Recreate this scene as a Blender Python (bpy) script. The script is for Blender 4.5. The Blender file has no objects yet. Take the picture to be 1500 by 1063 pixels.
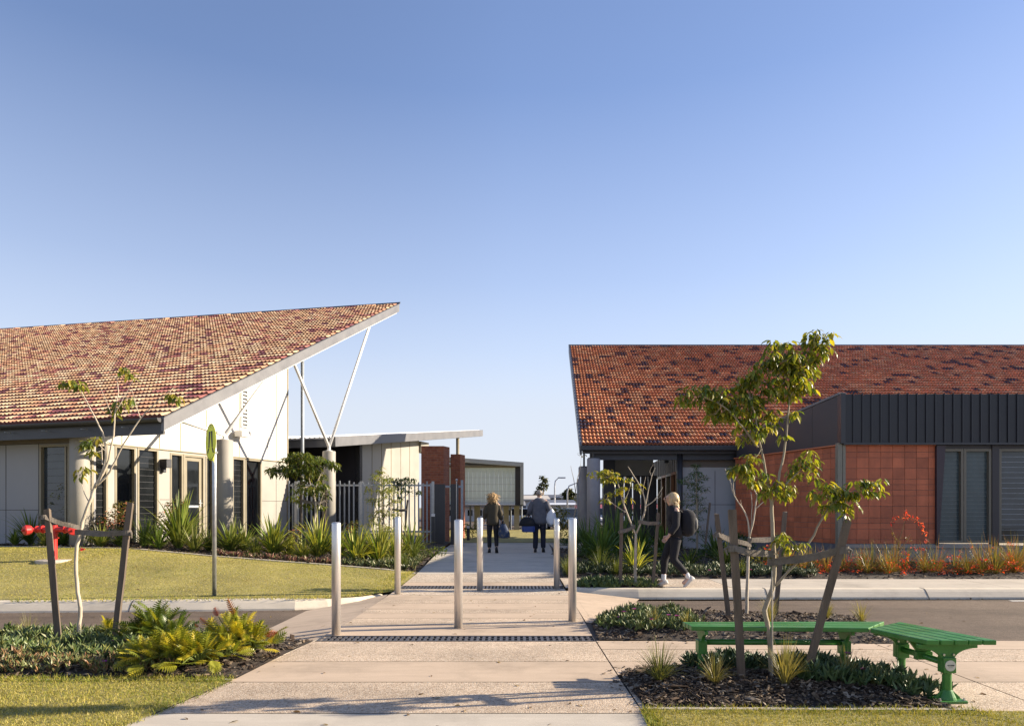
import bpy, bmesh, math, random
import numpy as np
from mathutils import Vector, Matrix
random.seed(7); RNG = np.random.default_rng(11)
SC = bpy.context.scene; COL = SC.collection
EYE = 1.4; F = 1000.0; CX = 750.0; HY = 742.0     # eye height, focal length in photo pixels, principal column, horizon row
def P(px, py, d): return Vector(((px-CX)*d/F, d, EYE-(py-HY)*d/F))
def XW(px, d): return (px-CX)*d/F
def ZW(py, d): return EYE-(py-HY)*d/F
def ss(a): a = min(1.0, max(0.0, a)); return a*a*(3-2*a)
def H(x, y):
    """height of the natural ground"""
    A = .05+.45*min(1, max(0, (-2.2-x)/6.0)) if x < -2.0 else 0.0
    z = A*ss((y-10.1)/4.4)
    w = 1.0 if x > -2.6 else max(0, 1-(-2.6-x)/2.5)
    return z+.12*ss((y-13)/6.0)*w

# ---------------------------------------------------------------- mesh builder
class MB:
    def __init__(s): s.v=[]; s.f=[]; s.c=[]; s.m=[]; s.cur=None; s.mi=0
    def add(s, vs, fs):
        b=len(s.v); s.v.extend([tuple(p) for p in vs])
        for f in fs:
            s.f.append(tuple(b+i for i in f)); s.c.append(s.cur); s.m.append(s.mi)
    def obox(s, o, a, b, c):
        o=Vector(o); a=Vector(a); b=Vector(b); c=Vector(c)
        vs=[o,o+a,o+a+b,o+b,o+c,o+a+c,o+a+b+c,o+b+c]
        fs=[(0,3,2,1),(4,5,6,7),(0,1,5,4),(1,2,6,5),(2,3,7,6),(3,0,4,7)]
        if a.cross(b).dot(c)<0: fs=[f[::-1] for f in fs]
        s.add(vs,fs)
    def box(s, cx,cy,cz, sx,sy,sz, rz=0.0):
        c_,s_=math.cos(rz),math.sin(rz)
        ax=Vector((c_*sx,s_*sx,0)); ay=Vector((-s_*sy,c_*sy,0)); az=Vector((0,0,sz))
        s.obox(Vector((cx,cy,cz))-ax/2-ay/2-az/2, ax,ay,az)
    def prism(s, poly, ex):
        n=len(poly); ex=Vector(ex); vs=[Vector(p) for p in poly]+[Vector(p)+ex for p in poly]
        fs=[tuple(range(n))[::-1], tuple(range(n,2*n))]+[(i,(i+1)%n,n+(i+1)%n,n+i) for i in range(n)]
        nrm=Vector((0,0,0))
        for i in range(n): nrm+=Vector(poly[i]).cross(Vector(poly[(i+1)%n]))
        if nrm.dot(ex)<0: fs=[f[::-1] for f in fs]
        s.add(vs,fs)
    def tube(s, pts, rad, n=8, cap=True):
        pts=[Vector(p) for p in pts]
        if not hasattr(rad,'__len__'): rad=[rad]*len(pts)
        vs=[]; prev=None
        for i,p in enumerate(pts):
            t=(pts[min(i+1,len(pts)-1)]-pts[max(i-1,0)]).normalized()
            if prev is None:
                ref=Vector((0,0,1)) if abs(t.z)<.9 else Vector((1,0,0)); u=t.cross(ref).normalized()
            else: u=(prev-t*prev.dot(t)).normalized()
            prev=u; w=t.cross(u)
            for k in range(n):
                a=2*math.pi*k/n; vs.append(p+(u*math.cos(a)+w*math.sin(a))*rad[i])
        fs=[]
        for i in range(len(pts)-1):
            for k in range(n):
                k2=(k+1)%n; fs.append((i*n+k,i*n+k2,(i+1)*n+k2,(i+1)*n+k))
        if cap: fs.append(tuple(range(n))[::-1]); fs.append(tuple((len(pts)-1)*n+k for k in range(n)))
        s.add(vs,fs)
    def lathe(s, o, prof, n=20):
        o=Vector(o); vs=[]; fs=[]
        for r,z in prof:
            for k in range(n):
                a=2*math.pi*k/n; vs.append(o+Vector((r*math.cos(a),r*math.sin(a),z)))
        for i in range(len(prof)-1):
            for k in range(n):
                k2=(k+1)%n; fs.append((i*n+k,i*n+k2,(i+1)*n+k2,(i+1)*n+k))
        fs.append(tuple(range(n))[::-1]); fs.append(tuple((len(prof)-1)*n+k for k in range(n)))
        s.add(vs,fs)
    def loft(s, rings, cap=True):
        n=len(rings[0]); vs=[p for r in rings for p in r]; fs=[]
        for i in range(len(rings)-1):
            for k in range(n):
                k2=(k+1)%n; fs.append((i*n+k,i*n+k2,(i+1)*n+k2,(i+1)*n+k))
        if cap: fs.append(tuple(range(n))[::-1]); fs.append(tuple((len(rings)-1)*n+k for k in range(n)))
        s.add(vs,fs)
    def arr(s, V, Fc, cols):
        b=len(s.v); s.v.extend(map(tuple,V.tolist())); s.f.extend(tuple(b+i for i in f) for f in Fc)
        s.c.extend(cols); s.m.extend([s.mi]*len(Fc))

ORG={}
def _mesh(name, mb, off):
    me=bpy.data.meshes.new(name)
    V=np.array(mb.v,dtype=np.float64)-np.array(off)[None,:] if len(mb.v) else np.zeros((0,3))
    me.from_pydata(V.tolist(),[],mb.f)
    if any(c is not None for c in mb.c):
        at=me.attributes.new('col','FLOAT_COLOR','FACE')
        at.data.foreach_set('color',np.array([(*(c if c is not None else (.5,.5,.5))[:3],1.0) for c in mb.c],dtype=np.float32).ravel())
    return me
def obj(name, mb, mats, parent=None, loc=None, smooth=False, bevel=0.0, label=None):
    off=ORG.get(parent.name,(0,0,0)) if parent else (loc if loc is not None else (0,0,0))
    me=_mesh(name,mb,off)
    if not isinstance(mats,(list,tuple)): mats=[mats]
    for m in mats: me.materials.append(m)
    if len(mats)>1: me.polygons.foreach_set('material_index',mb.m)
    if smooth: me.polygons.foreach_set('use_smooth',[True]*len(me.polygons))
    o=bpy.data.objects.new(name,me); COL.objects.link(o)
    if parent: o.parent=parent
    elif loc is not None: o.location=loc
    ORG[o.name]=tuple(off)
    if bevel:
        b=o.modifiers.new('bevel','BEVEL'); b.width=bevel; b.segments=2; b.limit_method='ANGLE'
    if label: o['label']=label
    return o
def tag(o, label, cat, group=None, kind=None):
    o['label']=label; o['category']=cat
    if group: o['group']=group
    if kind: o['kind']=kind
    return o
def struct(o, label=None, cat=None, kind='structure'):
    o['kind']=kind
    if label: o['label']=label
    o['category']=cat or o.name.split('.')[0].replace('_',' ')
    return o
def thing(name, label, cat, loc=(0,0,0), group=None):
    o=bpy.data.objects.new(name,None); COL.objects.link(o); o.location=loc; o.empty_display_size=.2
    ORG[o.name]=tuple(loc); return tag(o,label,cat,group)
def copy_tree(o, parent=None, loc=None, rz=None, label=None):
    c=o.copy(); COL.objects.link(c)
    if parent: c.parent=parent
    if loc is not None: c.location=loc
    if rz is not None: c.rotation_euler=(0,0,rz)
    if label: c['label']=label
    for ch in list(o.children): copy_tree(ch,c)
    return c

# ---------------------------------------------------------------- materials
def nodes(name):
    m=bpy.data.materials.new(name); m.use_nodes=True; nt=m.node_tree
    return m,nt,nt.nodes['Principled BSDF'],nt.nodes['Material Output']
def lk(nt,a,b): nt.links.new(a,b)
def noise(nt, scale, detail=4, rough=.55, coord='Object', sx=1,sy=1,sz=1):
    tc=nt.nodes.new('ShaderNodeTexCoord'); mp=nt.nodes.new('ShaderNodeMapping'); mp.inputs['Scale'].default_value=(sx,sy,sz)
    lk(nt,tc.outputs[coord],mp.inputs['Vector'])
    n=nt.nodes.new('ShaderNodeTexNoise'); n.inputs['Scale'].default_value=scale; n.inputs['Detail'].default_value=detail; n.inputs['Roughness'].default_value=rough
    lk(nt,mp.outputs['Vector'],n.inputs['Vector']); return n
def ramp(nt, fac, stops):
    r=nt.nodes.new('ShaderNodeValToRGB'); e=r.color_ramp.elements
    while len(e)<len(stops): e.new(.5)
    for i,(p,c) in enumerate(stops):
        e[i].position=p; e[i].color=(*c,1) if hasattr(c,'__len__') else (c,c,c,1)
    lk(nt,fac,r.inputs['Fac']); return r
def mixc(nt, a, b, fac, mode='MIX'):
    m=nt.nodes.new('ShaderNodeMix'); m.data_type='RGBA'; m.blend_type=mode
    for s,v in ((m.inputs[6],a),(m.inputs[7],b),(m.inputs[0],fac)):
        if hasattr(v,'links') or hasattr(v,'is_linked'): lk(nt,v,s)
        elif hasattr(v,'__len__'): s.default_value=(*v,1)
        else: s.default_value=v
    return m.outputs[2]
def bumpn(nt, h, bs, strength, dist=.01):
    b=nt.nodes.new('ShaderNodeBump'); b.inputs['Strength'].default_value=strength; b.inputs['Distance'].default_value=dist
    lk(nt,h,b.inputs['Height']); lk(nt,b.outputs['Normal'],bs.inputs['Normal']); return b
def M(name, c, rough=.6, metal=0.0, var=.12, scale=6.0, bump=0.0, bscale=60.0, spec=.5, stretch=(1,1,1), fine=.0):
    """plain surface: base colour with soft mottling, grime grain and a fine bump"""
    m,nt,bs,out=nodes(name); c=tuple(c)
    n1=noise(nt,scale,5,.6,sx=stretch[0],sy=stretch[1],sz=stretch[2])
    lo=tuple(max(0,x*(1-var)) for x in c); hi=tuple(min(1,x*(1+var)) for x in c)
    col=ramp(nt,n1.outputs['Fac'],[(.3,lo),(.7,hi)]).outputs['Color']
    if fine:
        n3=noise(nt,scale*25,3,.7); r3=ramp(nt,n3.outputs['Fac'],[(.35,1-fine),(.65,1+fine*.4 if 1+fine*.4<=1 else 1.0)])
        col=mixc(nt,col,r3.outputs['Color'],1.0,'MULTIPLY')
    lk(nt,col,bs.inputs['Base Color'])
    rr=ramp(nt,n1.outputs['Fac'],[(.3,max(0,rough-.07)),(.7,min(1,rough+.07))]); lk(nt,rr.outputs['Color'],bs.inputs['Roughness'])
    bs.inputs['Metallic'].default_value=metal; bs.inputs['Specular IOR Level'].default_value=spec
    if bump: bumpn(nt,noise(nt,bscale,4,.6,sx=stretch[0],sy=stretch[1],sz=stretch[2]).outputs['Fac'],bs,bump,.01)
    return m
def leafmat(name, trans=.35, rough=.45, spec=.4, var=.25):
    """foliage: per-leaf colour from the mesh, thin enough to let sun through"""
    m,nt,bs,out=nodes(name)
    a=nt.nodes.new('ShaderNodeAttribute'); a.attribute_name='col'
    n=noise(nt,40,3,.6); r=ramp(nt,n.outputs['Fac'],[(.3,1-var),(.7,1.0)])
    col=mixc(nt,mixc(nt,a.outputs['Color'],r.outputs['Color'],1.0,'MULTIPLY'),(1.35,1.35,1.2),1.0,'MULTIPLY')
    lk(nt,col,bs.inputs['Base Color']); bs.inputs['Roughness'].default_value=rough; bs.inputs['Specular IOR Level'].default_value=spec
    t=nt.nodes.new('ShaderNodeBsdfTranslucent'); lk(nt,mixc(nt,col,(1.0,.95,.35),1.0,'MULTIPLY'),t.inputs['Color'])
    mx=nt.nodes.new('ShaderNodeMixShader'); mx.inputs[0].default_value=trans
    lk(nt,bs.outputs[0],mx.inputs[1]); lk(nt,t.outputs[0],mx.inputs[2]); lk(nt,mx.outputs[0],out.inputs['Surface']); return m
def attrmat(name, rough=.75, spec=.3, var=.25, scale=30, bump=.0, bscale=80, weather=None):
    m,nt,bs,out=nodes(name)
    a=nt.nodes.new('ShaderNodeAttribute'); a.attribute_name='col'
    n=noise(nt,scale,4,.6); r=ramp(nt,n.outputs['Fac'],[(.3,1-var),(.7,1.0)])
    c=mixc(nt,a.outputs['Color'],r.outputs['Color'],1.0,'MULTIPLY')
    if weather: c=mixc(nt,c,ramp(nt,noise(nt,weather[0],6,.65).outputs['Fac'],[(.32,weather[1]),(.6,1.0)]).outputs['Color'],1.0,'MULTIPLY')
    lk(nt,c,bs.inputs['Base Color'])
    bs.inputs['Roughness'].default_value=rough; bs.inputs['Specular IOR Level'].default_value=spec
    if bump: bumpn(nt,noise(nt,bscale,4,.6).outputs['Fac'],bs,bump,.01)
    return m
def aggregate(name, base, d1, d2, vs=110, bump=.5, streak=.84):
    """exposed aggregate: pebbles of several tones in a cement paste"""
    m,nt,bs,out=nodes(name)
    tc=nt.nodes.new('ShaderNodeTexCoord')
    v=nt.nodes.new('ShaderNodeTexVoronoi'); v.inputs['Scale'].default_value=vs; lk(nt,tc.outputs['Object'],v.inputs['Vector'])
    sp=nt.nodes.new('ShaderNodeSeparateColor'); lk(nt,v.outputs['Color'],sp.inputs[0])
    peb=ramp(nt,sp.outputs[0],[(.0,d1),(.3,base),(.62,base),(.8,tuple(min(1,x*1.3) for x in base)),(1,d2)])
    big=noise(nt,.9,6,.65); bigr=ramp(nt,big.outputs['Fac'],[(.3,.70),(.6,1.0)])
    mid=noise(nt,9,5,.7); midr=ramp(nt,mid.outputs['Fac'],[(.32,.84),(.62,1.0)])
    st=noise(nt,.5,7,.7,sx=.25,sy=2.2); str_=ramp(nt,st.outputs['Fac'],[(.36,streak),(.55,1.0)])
    c=mixc(nt,peb.outputs['Color'],str_.outputs['Color'],1.0,'MULTIPLY'); c=mixc(nt,c,bigr.outputs['Color'],1.0,'MULTIPLY'); c=mixc(nt,c,midr.outputs['Color'],1.0,'MULTIPLY')
    lk(nt,c,bs.inputs['Base Color']); bs.inputs['Roughness'].default_value=.8; bs.inputs['Specular IOR Level'].default_value=.3
    if bump: bumpn(nt,v.outputs['Distance'],bs,bump,.006).invert=True
    return m
def stained(name, c, rough=.8, amt=.3, bump=.15):
    """smooth concrete with drying stains, tyre scuffs and fine pores"""
    m,nt,bs,out=nodes(name); c=tuple(c)
    a=noise(nt,.7,8,.7); ar=ramp(nt,a.outputs['Fac'],[(.28,tuple(x*(1-amt) for x in c)),(.5,c),(.75,tuple(min(1,x*1.08) for x in c))])
    b=noise(nt,2.2,6,.75,sx=.35,sy=3.0); br=ramp(nt,b.outputs['Fac'],[(.35,.86),(.6,1.0)])
    f=noise(nt,120,3,.7); fr=ramp(nt,f.outputs['Fac'],[(.3,.88),(.6,1.0)])
    col=mixc(nt,ar.outputs['Color'],br.outputs['Color'],1.0,'MULTIPLY'); col=mixc(nt,col,fr.outputs['Color'],1.0,'MULTIPLY')
    lk(nt,col,bs.inputs['Base Color']); bs.inputs['Roughness'].default_value=rough; bs.inputs['Specular IOR Level'].default_value=.3
    bumpn(nt,f.outputs['Fac'],bs,bump,.004); return m
def brickmat(name, c1, c2, mortar, bw=.23, bh=.086):
    m,nt,bs,out=nodes(name)
    tc=nt.nodes.new('ShaderNodeTexCoord'); sx=nt.nodes.new('ShaderNodeSeparateXYZ'); lk(nt,tc.outputs['Object'],sx.inputs[0])
    ad=nt.nodes.new('ShaderNodeMath'); ad.operation='ADD'; lk(nt,sx.outputs[0],ad.inputs[0]); lk(nt,sx.outputs[1],ad.inputs[1])
    cb=nt.nodes.new('ShaderNodeCombineXYZ'); lk(nt,ad.outputs[0],cb.inputs[0]); lk(nt,sx.outputs[2],cb.inputs[1])
    b=nt.nodes.new('ShaderNodeTexBrick'); lk(nt,cb.outputs[0],b.inputs['Vector'])
    b.inputs['Color1'].default_value=(*c1,1); b.inputs['Color2'].default_value=(*c2,1); b.inputs['Mortar'].default_value=(*mortar,1)
    b.inputs['Scale'].default_value=1; b.inputs['Brick Width'].default_value=bw; b.inputs['Row Height'].default_value=bh; b.inputs['Mortar Size'].default_value=.006; b.inputs['Bias'].default_value=-.1
    n=noise(nt,9,4,.6); r=ramp(nt,n.outputs['Fac'],[(.3,.65),(.7,1.0)])
    lk(nt,mixc(nt,b.outputs['Color'],r.outputs['Color'],1.0,'MULTIPLY'),bs.inputs['Base Color']); bs.inputs['Roughness'].default_value=.85
    bumpn(nt,b.outputs['Fac'],bs,.6,.006).invert=True; return m
def glass(name, c=(.012,.014,.016), rough=.04, var=.4):
    m=M(name,c,rough,0,var,1.5,spec=.6); return m

MT={}
def setup_materials():
    t=MT
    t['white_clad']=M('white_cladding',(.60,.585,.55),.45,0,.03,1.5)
    t['cream_clad']=M('cream_cladding',(.30,.288,.262),.5,0,.06,1.5,bump=.05)
    t['trim']=M('cream_trim',(.23,.20,.14),.45,0,.06,3)
    t['joint']=M('cream_joint',(.26,.22,.15),.6,0,.1,4)
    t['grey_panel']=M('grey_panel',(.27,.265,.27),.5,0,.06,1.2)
    t['charcoal']=M('charcoal_steel',(.035,.036,.042),.42,0,.15,4)
    t['charcoal_panel']=M('charcoal_panel',(.036,.032,.037),.5,0,.15,1.5)
    t['ribbed']=M('dark_ribbed_metal',(.020,.021,.027),.42,.0,.2,3)
    t['fascia_grey']=M('grey_rake_metal',(.135,.135,.145),.45,.1,.10,2)
    t['galv']=M('galvanised_steel',(.42,.43,.45),.42,.75,.14,14)
    t['galv_dull']=M('dull_galvanised',(.30,.33,.37),.5,.35,.14,14)
    t['stainless']=M('brushed_stainless',(.70,.67,.64),.38,.82,.10,9,bump=.05,bscale=260,stretch=(1,1,.06))
    t['white_steel']=M('white_painted_steel',(.72,.71,.70),.4,0,.05,5)
    t['column']=M('painted_concrete',(.29,.27,.235),.65,0,.06,3,bump=.08)
    t['column_grey']=M('raw_concrete',(.30,.29,.30),.75,0,.14,3,bump=.15,bscale=30)
    t['concrete']=stained('pale_concrete',(.51,.455,.38),.85,.32)
    t['kerb']=stained('kerb_concrete',(.66,.58,.46),.85,.30)
    t['plinth']=stained('plinth_concrete',(.35,.32,.28),.85,.32)
    t['smooth']=stained('tan_concrete',(.52,.405,.30),.85,.32)
    t['agg']=aggregate('exposed_aggregate',(.57,.445,.325),(.29,.205,.14),(.70,.62,.50))
    t['agg_fine']=aggregate('fine_aggregate',(.56,.46,.35),(.24,.17,.12),(.70,.63,.53),60,.4)
    t['asphalt']=aggregate('asphalt',(.165,.122,.088),(.085,.06,.045),(.24,.185,.14),150,.25,.66)
    t['paint_line']=M('road_paint',(.72,.70,.66),.7,0,.15,20,fine=.3)
    t['joint_dark']=M('dark_joint',(.06,.05,.045),.9,0,.2,8)
    t['grate']=M('iron_grate',(.10,.095,.10),.5,.4,.2,10)
    t['grate_dark']=M('drain_dark',(.012,.012,.012),.9,0,.2,8)
    t['soil']=M('mulch_soil',(.050,.036,.027),.95,0,.5,9,bump=.6,bscale=45,fine=.5)
    t['chip']=attrmat('mulch_chip',.85,.2,.35,50)
    t['lawn']=M('lawn_thatch',(.33,.285,.090),.95,0,.30,.9,bump=.8,bscale=70,fine=.4)
    t['blade']=leafmat('grass_blade',.3,.6,.2)
    t['leaf']=leafmat('leaf',.52,.36,.5)
    t['flax']=leafmat('strap_leaf',.36,.40,.45)
    t['succulent']=leafmat('succulent_leaf',.12,.45,.4)
    t['petal']=leafmat('petal',.4,.6,.2)
    t['bark']=M('young_bark',(.30,.25,.18),.85,0,.35,12,bump=.6,bscale=50,stretch=(1,1,.3))
    t['bark_pale']=M('pale_bark',(.42,.36,.28),.85,0,.3,12,bump=.5,bscale=50,stretch=(1,1,.3))
    t['timber']=M('weathered_timber',(.155,.118,.088),.9,0,.36,14,bump=.5,bscale=60,stretch=(1,1,.12),fine=.3)
    t['hessian']=M('hessian_strap',(.20,.17,.14),.95,0,.25,20,bump=.6,bscale=200,fine=.35)
    t['terracotta']=None
    t['brick']=brickmat('red_brick',(.36,.115,.055),(.25,.07,.038),(.28,.16,.11))
    t['tile']=attrmat('roof_tile',.5,.4,.34,5,.15,40,(.45,.84))
    t['green_steel']=M('green_powdercoat',(.052,.205,.036),.34,0,.10,6,spec=.5,fine=.12)
    t['green_slat']=M('green_slat',(.056,.215,.040),.28,0,.14,8,spec=.5,fine=.12,stretch=(.2,1,1))
    t['bolt']=M('zinc_bolt',(.6,.58,.55),.35,.9,.1,20)
    t['plaque']=M('plaque_cream',(.62,.58,.48),.6,0,.05,20)
    t['ink']=M('dark_ink',(.02,.02,.02),.6,0,.1,20)
    t['red_iron']=M('red_paint',(.52,.028,.024),.38,0,.12,10,fine=.15)
    t['sign_yellow']=M('sign_lime',(.95,1.0,.03),.45,0,.08,8)
    t['glass_dark']=glass('dark_glass'); t['glass_blue']=glass('sky_glass',(.030,.040,.050),.06)
    t['glass_teal']=M('teal_louvre_glass',(.060,.085,.092),.16,0,.3,1.5,spec=.4)
    t['poly']=M('translucent_sheet',(.70,.80,.85),.4,0,.05,1.5)
    t['timber_frame']=M('stained_timber',(.30,.14,.07),.55,0,.2,10,stretch=(1,1,.2))
    t['metal_roof']=M('pale_metal_roof',(.72,.72,.73),.35,.2,.05,1)
    t['skin']=M('skin',(.50,.31,.23),.55,0,.08,10)
    t['hair_blonde']=M('blonde_hair',(.42,.27,.12),.55,0,.35,40,stretch=(1,1,.2))
    t['hair_pale']=M('pale_blonde_hair',(.50,.37,.20),.5,0,.2,40,stretch=(1,1,.2))
    t['hair_grey']=M('grey_hair',(.30,.27,.24),.6,0,.3,40)
    t['olive']=M('olive_cloth',(.060,.048,.030),.9,0,.2,12,bump=.3)
    t['grey_wool']=M('grey_wool',(.105,.105,.125),.95,0,.18,14,bump=.3)
    t['black_cloth']=M('black_cloth',(.012,.012,.016),.9,0,.3,14,bump=.3)
    t['navy']=M('navy_denim',(.012,.014,.028),.9,0,.25,14,bump=.3)
    t['white_cloth']=M('white_cloth',(.70,.69,.68),.85,0,.06,14,bump=.2)
    t['shoe_black']=M('black_leather',(.016,.015,.015),.5,0,.2,14)
    t['orange']=M('orange_scarf',(.60,.17,.03),.85,0,.1,14)
    t['blue_vinyl']=M('blue_vinyl',(.02,.05,.22),.45,0,.15,14)
    t['pack_grey']=M('grey_pack',(.10,.10,.10),.7,0,.2,14,bump=.3)
    t['plastic_white']=M('white_plastic_bag',(.66,.68,.74),.4,0,.06,14,bump=.3,bscale=20)
    t['cable_red']=M('red_tape',(.55,.06,.03),.6,0,.1,14)
    for q_ in ('green_steel','green_slat'):                 # dust and faded patches on the powdercoat
        nt=t[q_].node_tree; bs=nt.nodes['Principled BSDF']; src=bs.inputs['Base Color'].links[0].from_socket; dn=noise(nt,7,7,.75,sx=.5); df_=ramp(nt,dn.outputs['Fac'],[(.48,0.0),(.72,.38)])
        lk(nt,mixc(nt,src,(.20,.26,.16),df_.outputs['Color']),bs.inputs['Base Color'])
    # terracotta wall tile: 280 mm grid with dark grout and kiln variation
    m,nt,bs,out=nodes('terracotta_tile')
    a=nt.nodes.new('ShaderNodeAttribute'); a.attribute_name='col'
    n=noise(nt,3,6,.65); r=ramp(nt,n.outputs['Fac'],[(.3,.74),(.7,1.0)])
    n2=noise(nt,1.4,5,.6,sx=4,sy=4,sz=.3); r2=ramp(nt,n2.outputs['Fac'],[(.35,.85),(.6,1.0)])
    c=mixc(nt,a.outputs['Color'],r.outputs['Color'],1.0,'MULTIPLY'); c=mixc(nt,c,r2.outputs['Color'],1.0,'MULTIPLY')
    lk(nt,c,bs.inputs['Base Color']); bs.inputs['Roughness'].default_value=.6; t['terracotta']=m
setup_materials()
# ================================================================ SETTING: ground, paving, road, kerbs, lawns, beds
def sheet(name, poly, mat, zf=H, off=0.0, step=.6, parent=None):
    """polygon laid over the terrain, cut into a grid so that it follows the slope"""
    bm=bmesh.new(); vs=[bm.verts.new((x,y,0)) for x,y in poly]; bm.faces.new(vs)
    xs=[p[0] for p in poly]; ys=[p[1] for p in poly]
    for ax,lo,hi in ((0,min(xs),max(xs)),(1,min(ys),max(ys))):
        k=lo+step
        while k<hi-1e-3:
            co=[0,0,0]; no=[0,0,0]; co[ax]=k; no[ax]=1
            bmesh.ops.bisect_plane(bm,geom=bm.verts[:]+bm.edges[:]+bm.faces[:],plane_co=co,plane_no=no); k+=step
    for v in bm.verts: v.co.z=zf(v.co.x,v.co.y)+off
    bmesh.ops.recalc_face_normals(bm,faces=bm.faces[:])
    if sum(f.normal.z for f in bm.faces)<0: bmesh.ops.reverse_faces(bm,faces=bm.faces[:])
    me=bpy.data.meshes.new(name); bm.to_mesh(me); bm.free(); me.materials.append(mat)
    o=bpy.data.objects.new(name,me); COL.objects.link(o); ORG[o.name]=(0,0,0); return o
mb=MB(); mb.obox((-400,-20,-.45),(800,0,0),(0,1000,0),(0,0,.2))
struct(obj('ground',mb,M('dry_ground',(.17,.15,.07),.95,0,.3,.2,fine=.3)))

LEFT=[(3.0,-3.2),(4.36,-2.47),(5.43,-2.27),(6.54,-2.16),(7.14,-2.07),(8,-2.0),(10.1,-1.97),(12.0,-1.95),(14,-1.98),(19,-2.05),(24.3,-2.1)]
RIGHT=[(3.0,.89),(4.36,.893),(5.65,.875),(7.2,.87),(9.5,.90),(12.0,.90),(13.2,.92),(16,1.0),(19,1.16),(24.3,1.3)]
def ip(tab,y):
    for (a,b),(c,d) in zip(tab,tab[1:]):
        if y<=c: return b+(d-b)*(y-a)/(c-a)
    return tab[-1][1]
# ---- main path, laid in alternating washed-aggregate and smooth bands
bands=[(3.0,4.64,2),(4.64,5.47,0),(5.47,6.19,1),(6.19,7.12,0),(7.42,8.09,1),(8.09,8.59,0),(8.59,9.03,1),(9.03,9.33,0),(9.33,9.93,1),(9.93,10.3,0),
       (10.3,10.85,1),(10.85,11.67,3),(12.1,12.7,1),(12.7,14.1,3),(14.1,16.4,2),(16.4,18.9,2),(18.9,21.6,2),(21.6,24.3,2)]
mb=MB(); J=.012
def quadxy(mb,x0a,x1a,y0,x0b,x1b,y1,z0,z1):
    mb.add([(x0a,y0,z0),(x1a,y0,z0),(x1b,y1,z1),(x0b,y1,z1)],[(0,1,2,3)])
for a,b,k in bands:
    n=max(1,int((b-a)/.5))
    for i in range(n):
        y0=a+(b-a)*i/n; y1=a+(b-a)*(i+1)/n
        if i==n-1: y1-=J
        mb.mi=k; quadxy(mb,ip(LEFT,y0),ip(RIGHT,y0),y0,ip(LEFT,y1),ip(RIGHT,y1),y1,H(0,y0),H(0,y1))
    mb.mi=4; quadxy(mb,ip(LEFT,b)-.0,ip(RIGHT,b),b-J,ip(LEFT,b),ip(RIGHT,b),b,H(0,b)-.006,H(0,b)-.006)
mb.mi=2                                             # slab edge seen beside the beds
for tab,sg in ((LEFT,-1),(RIGHT,1)):
    for i in range(len(tab)-1):
        (y0,x0),(y1,x1)=tab[i],tab[i+1]
        mb.add([(x0,y0,H(0,y0)),(x1,y1,H(0,y1)),(x1,y1,H(0,y1)-.2),(x0,y0,H(0,y0)-.2)],[(0,1,2,3)])
struct(obj('path',mb,[MT['agg'],MT['smooth'],MT['concrete'],MT['agg_fine'],MT['joint_dark']]))
# ---- side plaza to the right with the bench pad, same bands carried through, thin shrinkage joint beside the path
mb=MB()
def strip_r(y0,y1,x0,x1,k):
    mb.mi=k; quadxy(mb,x0,x1,y0,x0,x1,y1-J,0,0); mb.mi=4; quadxy(mb,x0,x1,y1-J,x0,x1,y1,-.006,-.006)
for y0,y1,k in ((4.62,5.47,0),(5.47,6.19,1),(6.19,6.72,0),(6.72,7.15,1)):
    xs=[ip(RIGHT,(y0+y1)/2)+.012,3.72,7.4,12]
    for a,b in zip(xs,xs[1:]):
        strip_r(y0,y1,a,b-J,k); mb.mi=4; quadxy(mb,b-J,b,y0,b-J,b,y1,-.006,-.006)
mb.mi=4; mb.obox((.80,4.55,-.05),(.2,0,0),(0,7.0,0),(0,0,.038)); struct(obj('side_pavement',mb,[MT['agg'],MT['smooth'],MT['concrete'],MT['agg_fine'],MT['joint_dark']]))
# ---- road with the raised crossing, ramps each side
sheet('road',[(-30,7.0),(30,6.6),(30,11.6),(-30,10.4)],MT['asphalt'],lambda x,y:-.12,0,4.0)
struct(bpy.data.objects['road'])
mb=MB()
mb.add([(-1.99,7.15,-.002),(-1.975,10.75,-.002),(-3.0,9.98,-.115),(-3.05,7.15,-.115)],[(0,1,2,3)])
mb.add([(-1.975,10.75,-.002),(-2.0,11.0,-.002),(-2.75,10.22,-.112),(-3.0,9.98,-.115)],[(0,1,2,3)])
mb.add([(.902,8.3,-.002),(1.95,8.3,-.115),(1.98,10.9,-.115),(.905,11.35,-.002)],[(0,1,2,3)])
mb.add([(.905,11.35,-.002),(1.98,10.9,-.115),(2.1,11.25,-.115),(.91,11.42,-.002)],[(0,1,2,3)])
for f in range(len(mb.f)):
    a,b,c=[Vector(mb.v[i]) for i in mb.f[f][:3]]
    if (b-a).cross(c-a).z<0: mb.f[f]=mb.f[f][::-1]
struct(obj('crossing_ramp',mb,MT['smooth']))
mb=MB(); mb.obox((-30,8.30,-.116),(25.9,0,0),(0,.09,0),(0,0,.0005)); struct(obj('road_marking',mb,MT['paint_line']))
mb=MB(); mb.obox((8.05,10.98,-.116),(5,0,0),(0,.10,0),(0,0,.0005)); struct(obj('road_marking',mb,MT['paint_line']))
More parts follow.
